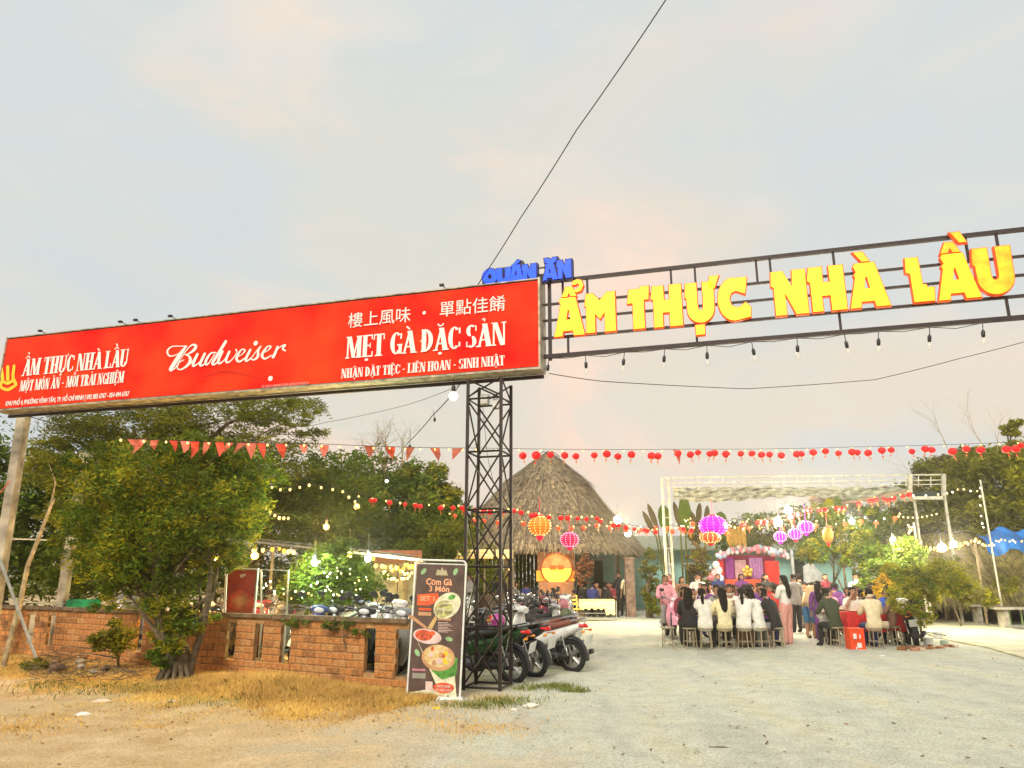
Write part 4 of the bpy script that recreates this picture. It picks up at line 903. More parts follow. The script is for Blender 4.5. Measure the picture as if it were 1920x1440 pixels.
fl([bx_(*p) for p in ((786, 1115), (822, 1110), (824, 1126), (806, 1136), (785, 1136))], .0146, hot)
fl([bx_(*p) for p in ((815, 1285), (848, 1283), (848, 1303), (815, 1304))][0:0] + Ep(833, 1292, .14, .065, 0), .0165, hot)
for (x0, y0, x1, y1, m_) in ((788, 1141, 810, 1146, hot), (787, 1149, 810, 1156, rimp), (776, 1258, 800, 1262, pm('pink line print', (.55, .2, .25))), (776, 1266, 800, 1276, pm('grey block print', (.3, .28, .22))), (800, 1281, 813, 1297, pink), (822, 1160, 845, 1164, rimp)): fl([bx_(x0, y1), bx_(x1, y1), bx_(x1, y0), bx_(x0, y0)], .0150, m_)
for i in range(7): fl([bx_(822, 1169 + i * 3), bx_(840 + (i % 3) * 4, 1169 + i * 3), bx_(840 + (i % 3) * 4, 1168 + i * 3), bx_(822, 1168 + i * 3)], .0151, pink, 'text_line')
fl([bx_(p[0], p[1]) for p in ((818, 1075), (821, 1062), (826, 1066), (829, 1058), (832, 1066), (836, 1063), (839, 1075))], .0150, pm('gold emblem print', (.45, .38, .22)), 'emblem')
def btext(body, px, py, wd, h, m, z=.018, bold=.03):
    cu = bpy.data.curves.new('t', 'FONT'); cu.body = body; cu.offset = bold; cu.extrude = .001; cu.resolution_u = 2
    ob = bpy.data.objects.new('t', cu); me = bpy.data.meshes.new_from_object(ob); bpy.data.objects.remove(ob)
    n = len(me.vertices); c = np.empty(n * 3); me.vertices.foreach_get('co', c); c = c.reshape(-1, 3); p = bx_(px, py)
    x0, x1 = c[:, 0].min(), c[:, 0].max(); y1 = .72
    X_ = p[0] + ((c[:, 0] - x0) / (x1 - x0) - .5) * wd; Z_ = p[1] + (c[:, 1] / y1 - .5) * h
    me.vertices.foreach_set('co', np.stack([X_, -z - c[:, 2], Z_], 1).reshape(-1)); me.update(); me.materials.clear(); me.materials.append(m); put(me, 'print_lettering', bn)
btext('Cơm Gà', 824, 1088, .36, .085, orange); btext('3 Món', 824, 1102, .28, .075, orange); btext('SET 1', 803, 1122, .2, .06, orange); btext('HOTLINE', 833, 1289, .18, .03, pink); btext('092 885 6767', 833, 1296, .22, .03, pink, bold=.02)

# red poster frame on the wall coping and an empty frame beside
pf = thing('poster_frame', 'red poster in a white frame standing just behind the wall coping', 'poster', gx(452, 12.9))
ps = lambda px, py: (at(px, py, 12.9).x - pf.location.x, at(px, py, 12.9).z)
q = [ps(425, 1150), ps(473, 1151), ps(481, 1070), ps(428, 1069)]
flat(q, pf, .01, mat('red poster print', (.62, .05, .03), .4, var=.5, scale=3, c2=(.30, .02, .02)), 'poster_sheet', pf)
pc = ps(452, 1127)
for i, (rx_, rz_, c_) in enumerate(((.20, .17, (.64, .08, .035)), (.17, .14, (.66, .12, .045)), (.14, .115, (.70, .18, .06)), (.11, .09, (.73, .26, .09)), (.075, .065, (.77, .34, .13)))): flat([(pc[0] + rx_ * math.cos(a * .3) * (1 + .1 * math.sin(a * 1.7 + i)), pc[1] + rz_ * math.sin(a * .3) * (1 + .12 * math.cos(a * 1.1 + i))) for a in range(21)], pf, .0125 + i * .0006, mat('poster print %d' % i, c_, .4, var=.2, scale=6), 'print_patch', pf)
for i in range(9): x_ = 428 + i * 5; flat([ps(x_, 1149), ps(x_ + 4, 1149), ps(x_ + 3, 1142 - (i * 7 % 5))], pf, .0155, mat('poster foreground print', (.35, .12, .03), .5), 'print_patch', pf)
flat([ps(*p) for p in ((450, 1078), (460, 1075), (462, 1079), (452, 1084))], pf, .0132, pink, 'print_patch', pf)
mb = MB(); mb.path([(a[0], 0, a[1]) for a in (ps(421, 1150), ps(425, 1066), ps(484, 1067), ps(477, 1152))], .02, 5); mk(mb, 'frame', white_paint, pf)
for px in (428, 474):
    a = ps(px, 1140); mb = MB(); mb.box((a[0], .03, a[1] / 2), (.03, .03, a[1])); mk(mb, 'leg', galv, pf)
ef = thing('empty_frame', 'empty grey metal frame standing right of the red poster', 'frame', gx(515, 13.4)); mb = MB()
mb.path([at(490, 1160, 13.4) - ef.location, at(490, 1068, 13.4) - ef.location, at(541, 1070, 13.4) - ef.location, at(537, 1160, 13.4) - ef.location], .018, 5); mk(mb, 'tube', galv, ef)
mb = MB(); a = gx(492, 13.4) - ef.location; b = gx(537, 13.4) - ef.location; mb.path([(a.x, 0, 0), (a.x, 0, 1)], .018, 5); mb.path([(b.x, 0, 0), (b.x, 0, 1)], .018, 5); mk(mb, 'leg', galv, ef)

# ================================================ SHELTER behind the wall (lean-to)
sh = thing('lean_to_shelter', 'low open lean-to with a thin grey sheet roof behind the brick wall', 'shelter', gx(650, 17))
SO = sh.location
r0, r1 = at(400, 1003, 18.5) - SO, at(795, 1046, 15.2) - SO
b0_, b1_ = r0 + Vector((-.7, 2.2, .12)), r1 + Vector((-.7, 2.2, .12))
mb = MB(); n = 36; vs = []
for i in range(n + 1):
    k = i / n
    for (p, q) in ((r0, r1), (b0_, b1_)): vs.append(p.lerp(q, k) + Vector((0, 0, .02 * (i % 2))))
mb.add(vs, [(2 * i, 2 * i + 2, 2 * i + 3, 2 * i + 1) for i in range(n)]); mb.add([v + Vector((0, 0, -.012)) for v in vs], [(2 * i, 2 * i + 1, 2 * i + 3, 2 * i + 2) for i in range(n)])
mk(mb, 'roof_sheet', mat('grey corrugated sheet', (.36, .35, .28), .6, .2, var=.3), sh)
mk(beam(r0 + Vector((0, 0, -.05)), r1 + Vector((0, 0, -.05)), .05, .05), 'eave_beam', galv, sh)
for k in (0, .33, .66, 1):
    a = r0.lerp(r1, k); mk(beam(Vector((a.x, a.y + .02, 0)), a + Vector((0, .02, -.05)), .05, .05), 'post', palebark, sh)
    a = b0_.lerp(b1_, k); mk(beam(Vector((a.x, a.y, 0)), a, .05, .05), 'post', palebark, sh)
mk(beam(at(450, 1068, 18) - SO, at(520, 1018, 18) - SO, .03, .03), 'rafter_strut', palebark, sh)
wlp = thing('beige_partition', 'beige panel wall with two door leaves behind the motorbikes, left of the menu banner', 'wall', gx(745, 17.6))
for i in range(2):
    a, b = at(700 + i * 45, 1130, 17.6), at(743 + i * 45, 1130, 17.6); mb = MB(); mb.box(((a.x + b.x) / 2 - wlp.location.x, 0, 1.05), (b.x - a.x, .05, 2.1)); mk(mb, 'panel', mat('beige painted board', (.55, .44, .28), .7, var=.2), wlp)
mb = MB(); a, b = at(700, 1060, 17.5), at(790, 1060, 17.5); mb.box(((a.x + b.x) / 2 - wlp.location.x, -.05, 2.0), (b.x - a.x, .04, .3)); mk(mb, 'header_board', mat('red brown board', (.45, .2, .12), .8), wlp)
tarp = thing('grey_tarpaulin', 'hanging grey and white cloths behind the gnarled tree trunk, above the wall', 'tarpaulin', gx(270, 17))
for (px0, px1, c) in ((222, 282, (.30, .29, .25)), (292, 312, (.10, .10, .16)), (312, 340, (.50, .48, .44))):
    a, b = at(px0, 1100, 17), at(px1, 1100, 17); mb = MB(); n = 14; vs = []
    for i in range(n + 1):
        x = a.x + (b.x - a.x) * i / n - tarp.location.x; y = .05 * math.sin(i * 1.3); vs += [(x, y, .35), (x, y * 1.3 + .02, 1.15), (x, y * .4, 1.62 - .12 * math.sin(i / n * 3))]
    mb.add(vs, [(i * 3 + j, i * 3 + j + 3, i * 3 + j + 4, i * 3 + j + 1) for i in range(n) for j in range(2)]); mk(mb, 'cloth', mat('cloth%d' % px0, c, .9, var=.3, scale=3), tarp, smooth=180)
mb = MB(); a, b = at(222, 1050, 17), at(340, 1050, 17); mb.path([(a.x - tarp.location.x, 0, 1.62), (b.x - tarp.location.x, 0, 1.62)], .015, 5)
for k in (a, b): mb.path([(k.x - tarp.location.x, 0.02, 0), (k.x - tarp.location.x, 0.02, 1.7)], .02, 5)
mk(mb, 'support', galv, tarp)
mb = MB(); a, b = at(130, 1125, 16.3), at(185, 1135, 16.3); mb.box(((a.x + b.x) / 2, 16.3, .8), (b.x - a.x, .3, .6), taper=.9)
tag(mk(mb, 'green_tarpaulin', mat('green tarpaulin', (.01, .22, .07), .6, var=.4), smooth=None), 'bundle of bright green tarpaulin behind the wall at left', 'tarpaulin')
# ================================================ MOTORBIKES
tyre_m = black_rubber; rim_m = mat('grey alloy rim', (.35, .34, .32), .4, .7); chrome = mat('chrome', (.6, .6, .6), .15, 1); seat_m = mat('black seat vinyl', (.02, .02, .022), .55)
eng_m = mat('dark engine metal', (.06, .06, .06), .5, .5, var=.4); tail_m = mat('red tail lens', (.6, .01, .01), .2); lens_m = mat('headlight lens', (.7, .72, .72), .1); plate_m = mat('white number plate', (.75, .76, .72), .5); mirror_m = mat('mirror glass', (.6, .62, .62), .05, 1)
BP = {}
def bparts():
    R_ = .28
    m = MB(); m.torus((0, 0, 0), R_ - .045, .045, 'y', 28, 8); BP['tyre'] = m.mesh('tyre', [tyre_m], 180)
    m = MB(); m.torus((0, 0, 0), R_ - .085, .018, 'y', 24, 6)
    for i in range(5):
        a = i * 1.2566; m.path([(math.cos(a) * .04, .012, math.sin(a) * .04), (math.cos(a + .1) * .2, 0, math.sin(a + .1) * .2)], [.02, .012], 5); m.path([(math.cos(a) * .04, -.012, math.sin(a) * .04), (math.cos(a - .1) * .2, 0, math.sin(a - .1) * .2)], [.02, .012], 5)
    BP['rim'] = m.mesh('rim', [rim_m], 60)
    m = MB(); m.path([(0, -.06, 0), (0, .06, 0)], .045, 10); m.path([(0, -.035, 0), (0, -.03, 0)], .09, 12); BP['hub'] = m.mesh('hub', [rim_m], 60)
    m = MB(); m.sec([(.12, .0, .50, .10, .10), (-.05, 0, .52, .13, .13), (-.3, 0, .58, .155, .13), (-.55, 0, .67, .14, .10), (-.78, 0, .75, .10, .07), (-.93, 0, .82, .04, .03)], 14); BP['side_panel'] = m.mesh('side_panel', [None], 50)
    m = MB(); m.sec([(.10, 0, .70, .08, .03), (-.08, 0, .735, .125, .05), (-.32, 0, .75, .14, .055), (-.58, 0, .81, .13, .05), (-.80, 0, .86, .08, .03)], 12); BP['seat'] = m.mesh('seat', [seat_m], 60)
    m = MB(); m.sec([(.30, .43, 0, .07, .10), (.42, .44, 0, .09, .16), (.58, .455, 0, .085, .19), (.75, .46, 0, .075, .18), (.90, .44, 0, .06, .12), (.97, .42, 0, .04, .07)], 14, axis='z'); BP['front_shield'] = m.mesh('front_shield', [None], 50)
    m = MB(); m.sec([(-.13, 0, .29, .14, .04), (.1, 0, .27, .15, .035), (.34, 0, .29, .13, .05)], 12); BP['footboard'] = m.mesh('footboard', [black_plastic], 50)
    m = MB(); m.box((-.22, 0, .33), (.34, .22, .2)); m.path([(-.2, .1, .3), (-.62, .09, .28)], [.07, .05], 8); m.path([(-.30, -.12, .3), (-.30, .12, .3)], .09, 10); BP['engine'] = m.mesh('engine', [eng_m], 50)
    m = MB(); m.path([(-.1, -.12, .22), (-.4, -.15, .2), (-.62, -.155, .26), (-.95, -.16, .35)], [.018, .03, .048, .042], 10); BP['exhaust'] = m.mesh('exhaust', [eng_m], 60)
    m = MB(); m.sec([(.34, .38, 0, .05, .07), (1.0, .38, 0, .03, .03)], 8, axis='z'); m.sec([(.94, 0, 1.0, .0, .0), (.94, 0, 1.0, .0, .0)], 6, axis='x') if 0 else None
    m.sec([(.28, 0, .99, .08, .045), (.38, 0, 1.01, .16, .06), (.46, 0, 1.0, .12, .05)], 12); BP['handlebar_cover'] = m.mesh('handlebar_cover', [None], 50)
    m = MB(); m.ball((.475, 0, .99), (.03, .085, .045), 10, 6); BP['headlight'] = m.mesh('headlight', [lens_m], 180)
    m = MB(); m.path([(.34, -.33, 1.02), (.36, -.15, 1.01), (.36, .15, 1.01), (.34, .33, 1.02)], .013, 6); BP['handlebar'] = m.mesh('handlebar', [chrome], 60)
    for s in (-1, 1):
        m = MB(); m.path([(.345, s * .2, 1.015), (.33, s * .34, 1.02)], .021, 8); BP['grip%d' % s] = m.mesh('grip', [black_rubber], 60)
        m = MB(); m.path([(.36, s * .2, 1.02), (.36, s * .26, 1.14), (.35, s * .3, 1.17)], .007, 5); m.sec([(.335, s * .31, 1.2, .065, .042), (.36, s * .31, 1.2, .055, .036)], 10, mi=0); m.sec([(.331, s * .31, 1.2, .056, .034), (.334, s * .31, 1.2, .058, .036)], 10, mi=1); BP['mirror%d' % s] = m.mesh('mirror', [black_plastic, mirror_m], 60)
    m = MB()
    for s in (-1, 1): m.path([(.66, s * .065, .28), (.47, s * .065, .8)], .02, 6)
    BP['fork'] = m.mesh('fork', [eng_m], 60)
    def fend(cx, a0, a1, r, wd):
        m = MB(); rings = []
        for i in range(9):
            a = R(a0 + (a1 - a0) * i / 8); rings.append([(cx + r * math.cos(a), -wd, .28 + r * math.sin(a)), (cx + (r + .02) * math.cos(a), -wd * .5, .28 + (r + .02) * math.sin(a)), (cx + (r + .02) * math.cos(a), wd * .5, .28 + (r + .02) * math.sin(a)), (cx + r * math.cos(a), wd, .28 + r * math.sin(a)), (cx + (r - .01) * math.cos(a), 0, .28 + (r - .01) * math.sin(a))])
        m.loft(rings); return m
    BP['front_fender'] = fend(.64, 20, 150, .31, .07).mesh('front_fender', [None], 50); BP['rear_fender'] = fend(-.62, 40, 190, .315, .07).mesh('rear_fender', [black_plastic], 50)
    m = MB(); m.sec([(-.98, 0, .77, .03, .02), (-.93, 0, .785, .075, .03), (-.86, 0, .79, .09, .03)], 10); BP['tail_light'] = m.mesh('tail_light', [tail_m], 60)
    m = MB(); m.box((-1.0, 0, .56), (.006, .20, .16), Matrix.Rotation(R(-18), 3, 'Y')); BP['number_plate'] = m.mesh('number_plate', [plate_m])
    m = MB(); m.path([(-.72, 0, .86), (-.72, .1, .86), (-.88, .12, .89), (-.98, 0, .9), (-.88, -.12, .89), (-.72, -.1, .86)], .012, 5); BP['grab_rail'] = m.mesh('grab_rail', [chrome], 60)
    m = MB(); m.path([(-.05, .12, .25), (-.08, .22, .0)], .012, 5); BP['side_stand'] = m.mesh('side_stand', [eng_m])
bparts()
m = MB()
for s in (-1, 1):
    m.path([(-.62, s * .11, .30), (-.52, s * .12, .62)], .022, 8)
    for q in ((-.58, .42), (-.56, .48), (-.545, .54)): m.torus((q[0], s * .116, q[1]), .03, .006, 'z', 10, 4)
BP['shock_absorber'] = m.mesh('shock_absorber', [chrome], 60)
m = MB()
for s in (-1, 1): m.ball((-.96, s * .12, .70), (.035, .03, .022), 8, 5); m.path([(-.93, 0, .72), (-.96, s * .1, .70)], .008, 5)
BP['turn_signal'] = m.mesh('turn_signal', [mat('amber lens', (.75, .25, .02), .2)], 180)
m = MB(); m.path([(-.50, -.20, .24), (-.92, -.212, .345)], [.022, .03], 8); BP['heat_shield'] = m.mesh('heat_shield', [chrome], 60)
m = MB()
for s in (-1, 1): m.path([(.36, s * .2, 1.0), (.5, s * .12, .96), (.5, s * .05, .75), (.6, s * .05, .5)], .005, 4)
BP['brake_cable'] = m.mesh('brake_cable', [black_plastic], 60)
def bike(label, loc, rz, paint, paint2=None, seatm=None, lean=6, group='parked motorbikes', nowheels=False):
    t = thing('motorbike', label, 'motorbike', loc, rz, group); t.rotation_euler = (R(-lean), 0, rz)
    p2 = paint2 or paint
    for n, me in BP.items():
        nm = n.rstrip('-1')
        if n in ('tyre', 'rim', 'hub'): continue
        mm = None
        if n in ('side_panel',): mm = [paint]
        elif n in ('front_shield', 'front_fender', 'handlebar_cover'): mm = [p2]
        elif n == 'seat' and seatm: mm = [seatm]
        put(me, nm, t, mats=mm)
    for x in (.64, -.62):
        w_ = put(BP['tyre'], 'wheel', t, loc=(x, 0, .28)); put(BP['rim'], 'rim', w_); put(BP['hub'], 'hub', w_)
    return t
def paint(n, c): return mat(n + ' paint', c, .28, var=.05, clear=.6)
white = paint('white', (.70, .68, .60)); blackp = paint('black', (.02, .02, .022)); greenp = paint('green', (.05, .28, .03)); redp2 = paint('dark red', (.32, .02, .03)); bluep = paint('navy blue', (.03, .05, .25)); greyp = paint('grey', (.22, .22, .21)); maroon = paint('maroon', (.16, .02, .06)); silver = paint('silver', (.50, .49, .46)); magenta = paint('magenta', (.50, .06, .30)); browns = mat('brown seat vinyl', (.22, .07, .05), .5)
PI = math.pi
# heading: angle of the local +x (front) in world; the rears face the yard (right), noses left and away
HD = R(158)
def bikeat(px, D, h, *a, **k):   # pixel of the rear wheel, its depth
    v = gx(px, D, 1250); d = Vector((math.cos(h), math.sin(h), 0)); return bike(a[0], v + d * .62, h, *a[1:], **k)
bikeat(962, 11.95, R(150), 'dark green and black motorbike nearest the lattice tower, rear wheel towards the verge', mat('deep green paint', (.012, .06, .015), .3, clear=.5), white, lean=8)
bikeat(1003, 12.6, R(142), 'black motorbike with a white number plate between the green and the white ones', blackp, blackp)
bikeat(1074, 13.3, R(142), 'white scooter with its rear end sticking out into the gravel yard', white, white, browns)
bikeat(1056, 14.05, R(140), 'silver scooter with brown seat directly behind the white scooter', silver, silver, browns)
bikeat(1060, 15.0, R(142), 'maroon scooter parked third behind the white scooter', maroon, maroon)
bikeat(950, 15.9, R(-24), 'navy scooter carrying a pink helmet on its tail', bluep, bluep)
bikeat(952, 16.9, R(-30), 'dark red motorbike far back in the row facing the hut', redp2, blackp)
bikeat(956, 18.0, R(-18), 'grey scooter near the far end of the parked row', greyp, silver)
bikeat(955, 19.2, R(-28), 'last black scooter of the row, nearest the yellow chairs', blackp, white)
for (D, h, p, lb) in ((14.5, 150, blackp, 'black scooter wedged between the silver and maroon ones'), (15.5, -20, silver, 'silver scooter with nose and mirrors towards the yard, behind the maroon one'), (16.4, 155, white, 'white scooter with its tail out, fifth in the row'), (17.5, -35, maroon, 'maroon scooter nosing out towards the yard far back'), (18.6, 160, blackp, 'black scooter tail out near the yellow chairs')):
    bikeat(960 + (1.0 if h > 90 else -.15) / D * 1392, D, R(h), lb, p, p)
for (px, D, h, p, lb) in ((1000, 20.6, -60, redp2, 'red scooter facing the yard beyond the main row'), (1040, 21.2, -70, white, 'white scooter facing the yard left of the yellow chairs'), (965, 21.8, -80, blackp, 'black scooter facing the camera behind the main row'), (1012, 22.6, -75, bluep, 'navy scooter in the farthest rank, centre'), (975, 23.2, -100, silver, 'silver scooter in the farthest rank, left'), (1045, 23.4, -60, greyp, 'grey scooter in the farthest rank, right')):
    bike(lb, gx(px, D, 1140), R(h), p, p)
ci = [(898, 13.2, 172, white, 'white scooter seen through the lattice tower, front row behind the banner'), (925, 14.3, -35, magenta, 'magenta scooter behind the lattice tower bars'), (905, 15.4, -20, bluep, 'navy motorbike deep behind the lattice tower'), (930, 16.5, -45, redp2, 'red motorbike behind the navy one seen through the tower'), (935, 17.7, -30, white, 'pale scooter at the back between tower and hut'), (955, 19.0, -50, greenp, 'green scooter at the back nearest the hut posts'), (985, 20.3, -40, silver, 'silver scooter beside the small yellow chairs')]
for (px, D, h, p, lb) in ci: bikeat(960 - 2.1 / D * 1392, D, R(h), lb, p, rnd.choice((p, blackp)))
bw_ = [(408, 15.3, 250, silver, 'silver scooter behind the wall left of the red poster'), (505, 15.6, 262, redp2, 'red and black motorbike behind the wall right of the red poster'), (560, 16.3, 300, blackp, 'black motorbike behind the wall half hidden by the lit shrub'), (612, 14.4, 245, white, 'white scooter behind the wall under the lit shrub'), (706, 14.2, 262, white, 'white scooter with bright mirrors showing above the wall coping'), (752, 13.3, 258, mat('cream paint', (.62, .52, .42), .3, clear=.5), 'cream scooter rising above the right end of the wall'), (668, 15.2, 290, bluep, 'navy scooter behind the white ones at the right end of the wall')]
bw_ += [(440, 14.6, 275, blackp, 'black motorbike right behind the red poster, seen through the wall slots'), (480, 15.0, 282, maroon, 'maroon scooter behind the second wall slot'), (535, 14.2, 268, greyp, 'grey scooter behind the third wall slot'), (640, 13.2, 255, blackp, 'black scooter close behind the wall under the creeper'), (690, 12.6, 262, blackp, 'black scooter behind the tall dark slot at the right'), (728, 13.0, 270, silver, 'silver scooter with upright mirrors left of the cream scooter'), (770, 12.1, 250, greyp, 'dark grey scooter squeezed between wall end and menu banner'), (590, 13.0, 280, bluep, 'navy scooter low behind the coping below the green lamp'), (735, 15.6, 285, white, 'second white scooter in front of the beige partition'), (365, 15.5, 270, blackp, 'black scooter behind the gnarled tree, left of the red poster'), (240, 17.0, 265, greyp, 'grey scooter far left behind the wall beside the hanging cloths')]
for (px, D, h, p, lb) in bw_:
    t = bike(lb, gx(px, D, 1140), R(h), p, p, group='motorbikes behind the wall'); t.scale = (1.06,) * 3
# helmets on the bikes
def helmet(lb, loc, m):
    mb = MB(); mb.ball((0, 0, .1), (.13, .115, .12), 12, 8); mb.box((.12, 0, .04), (.1, .16, .012)); t = thing('helmet', lb, 'helmet', loc, rnd.uniform(0, 6), 'helmets on the motorbikes'); mk(mb, 'shell', m, t, smooth=60); mb = MB(); mb.sec([(-.005, 0, 0, .11, .125), (.02, 0, 0, .116, .13)], 12, axis='z'); mk(mb, 'trim', black_plastic, t)
helmet('pink helmet resting on the tail of the navy scooter', at(1056, 1143, 15.6), mat('pink helmet', (.65, .25, .28), .3)); helmet('magenta helmet seen between the tower bars', at(934, 1175, 13.4), mat('magenta helmet', (.5, .07, .32), .3)); helmet('olive helmet on the maroon scooter seat', at(1062, 1163, 14.4), mat('olive helmet', (.12, .13, .07), .4))

# ================================================ THATCHED HUT
thatch = mat('weathered thatch', (.36, .27, .17), 1, var=.45, scale=5, stretch=(6, 6, .8), bump=1, bscale=30)
strawm = mat('loose thatch straw', (.40, .31, .20), 1, var=.3, isl=.55)
HC = gx(1014, 35.5); hut = thing('thatched_hut', 'large hut with a steep grey brown thatched roof behind the parked motorbikes', 'hut', HC)
prof = [(.0, 7.3), (.75, 6.72), (1.9, 5.9), (2.8, 4.9), (3.6, 4.1), (4.15, 3.62), (4.5, 3.2), (4.95, 2.72)]
n = 48; rings = []; r = random.Random(5)
for (q, z) in prof:
    ring = []
    for j in range(n):
        a = 6.2832 * j / n; ct, st = math.cos(a), math.sin(a); e = 2 / 2.9
        ring.append((math.copysign(abs(ct) ** e, ct) * (q * .92 + .1) * (1 + r.uniform(-.012, .012)) + .42 * (z - 2.7) / 4.7, math.copysign(abs(st) ** e, st) * q * .8, z + r.uniform(-.05, .05)))
    rings.append(ring)
mb = MB(); mb.loft(rings[::-1]); mk(mb, 'roof', thatch, hut, smooth=180)
# straw strands lying down the slope, in ragged courses
rs = np.random.RandomState(8); ns = 17000
zz = np.interp(rs.rand(ns) ** .8, [0, 1], [7, 0]); k = np.clip(zz, 0, len(prof) - 1.001); i0 = k.astype(int); fr_ = k - i0; pr = np.array(prof)
q = pr[i0, 0] * (1 - fr_) + pr[i0 + 1, 0] * fr_; z = pr[i0, 1] * (1 - fr_) + pr[i0 + 1, 1] * fr_; dq = pr[i0 + 1, 0] - pr[i0, 0]; dz = pr[i0 + 1, 1] - pr[i0, 1]; dl = np.hypot(dq, dz)
a = rs.rand(ns) * 6.2832; e = 2 / 2.9; ex = q * .92 + .08
ux_ = np.sign(np.cos(a)) * np.abs(np.cos(a)) ** e; uy_ = np.sign(np.sin(a)) * np.abs(np.sin(a)) ** e
P = np.stack([ux_ * ex + .42 * (z - 2.7) / 4.7, uy_ * q * .8, z + .03], 1); D_ = np.stack([ux_ * dq / dl, uy_ * dq / dl * .8, dz / dl], 1); L = (.3 + .5 * rs.rand(ns))[:, None]
T_ = np.stack([-np.sin(a), np.cos(a), np.zeros(ns)], 1); wv = (.012 + .02 * rs.rand(ns))[:, None]; out = np.stack([ux_, uy_ * .8, np.full(ns, .5)], 1)
D2 = D_ + T_ * rs.randn(ns, 1) * .12; lift = (.01 + .07 * rs.rand(ns))[:, None]
V = np.stack([P - T_ * wv, P + T_ * wv, P + D2 * L + T_ * wv * .4 + out * lift, P + D2 * L - T_ * wv * .4 + out * lift], 1)
put(npmesh('roof_straw', V, 4, [strawm]), 'roof_straw', hut, kind='stuff')
# hanging fringe at the eaves
ns = 5000; a = rs.rand(ns) * 6.2832; ux_ = np.sign(np.cos(a)) * np.abs(np.cos(a)) ** e; uy_ = np.sign(np.sin(a)) * np.abs(np.sin(a)) ** e
P = np.stack([ux_ * 4.62, uy_ * 4.95 * .8, 2.75 + .1 * rs.rand(ns)], 1); T_ = np.stack([-np.sin(a), np.cos(a), np.zeros(ns)], 1); L = (.15 + .25 * rs.rand(ns))[:, None]; wv = (.012 + .015 * rs.rand(ns))[:, None]
dn = np.array([[0, 0, -1.]]) + np.stack([ux_, uy_, np.zeros(ns)], 1) * .25 + T_ * rs.randn(ns, 1) * .2
V = np.stack([P - T_ * wv, P + T_ * wv, P + dn * L + T_ * wv * .4, P + dn * L - T_ * wv * .4], 1); put(npmesh('eave_fringe', V, 4, [strawm]), 'eave_fringe', hut, kind='stuff')
for i in range(8):
    a = 6.2832 * (i + .5) / 8; mb = MB(); mb.path([(math.cos(a) * 4.1, math.sin(a) * 3.2, 0), (math.cos(a) * 4.1, math.sin(a) * 3.2, 2.9)], .09, 8); mk(mb, 'post', palebark, hut)
for i in range(3):
    mb = MB(); mb.path([(-.3 + i * .3, -.3, 7.0), (.2 + i * .2, -.1, 7.36), (.7 + i * .15, 0, 7.1)], .02, 5); mk(mb, 'ridge_stick', bark, hut)
mb = MB()
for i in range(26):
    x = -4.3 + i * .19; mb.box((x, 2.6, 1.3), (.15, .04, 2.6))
mk(mb, 'dark_filler_screen', mat('dark filler screen', (.09, .08, .04), .9, var=.5), hut, kind='stuff')  # dark slats added to stand for the shade deep inside the hut
# glowing round stage inside
st = thing('glowing_round_stage', 'orange glowing round backdrop with small stage under the hut roof', 'stage', gx(1042, 31.4))
SO = st.location; c = at(1044, 1066, 31.4) - SO; og = mat('lit orange panel', (.9, .35, .05), .5, emit=(1, .28, .02), es=.8, var=.2, scale=3); yg = mat('lit yellow disc', (1, .75, .1), .5, emit=(1, .55, .03), es=1.15)
pw = lambda px0, px1, py0, py1, y0, m, nm: (lambda a, b: mk((lambda q: (q.box(((a.x + b.x) / 2 - SO.x, y0, (a.z + b.z) / 2), (b.x - a.x, .04, a.z - b.z)), q)[1])(MB()), nm, m, st))(at(px0, py0, 31.4), at(px1, py1, 31.4))
pw(1008, 1080, 1034, 1090, .35, mat('warm brown backdrop', (.45, .22, .10), .8, var=.3, scale=2), 'backdrop')
e2 = E2(c.x, c.z, .62, .60, 0, 32)
mb = MB(); mb.slab([[p for p in e2[16:]] + [e2[0]]], O, GX, GZ, GN, -.18, -.12); mk(mb, 'disc_lower_half', yg, st)
mb = MB(); mb.slab([e2[:17]], O, GX, GZ, GN, -.18, -.12); mk(mb, 'disc_upper_half', mat('amber lit board', (.6, .3, .12), .6, emit=(1, .30, .04), es=.28, var=.3, scale=4), st)
mb = MB(); mb.torus((c.x, .1, c.z), .64, .035, 'y', 28, 6); mk(mb, 'disc_rim', mat('red brown rim', (.4, .1, .03), .6), st)
for s in (0, 1): pw(1031 + s * 14, 1043 + s * 14, 1060, 1068, -.0 + .06, mat('red lit window', (.8, .08, .01), .5, emit=(1, .06, 0), es=.5), 'window_panel')
pw(1006, 1078, 1070, 1090, .25, og, 'stage_front'); pw(1010, 1076, 1091, 1122, -.2, mat('stage base', (.4, .2, .1), .8), 'stage_base')
lamp('stage_lamp', SO + Vector((c.x, -.9, 1.9)), 30, (1, .45, .1), .15)
tree('reddish flower stand right of the glowing stage', gx(1095, 30.6), [B(1092, 1075, 30.6, .35, .3, .45), B(1100, 1055, 30.6, .3, .3, .3)], 2200, .06, mat('reddish leaves', (.32, .13, .06), .8, isl=.5), 71, trunk_r=.04, name='flower_stand', cat='plant')
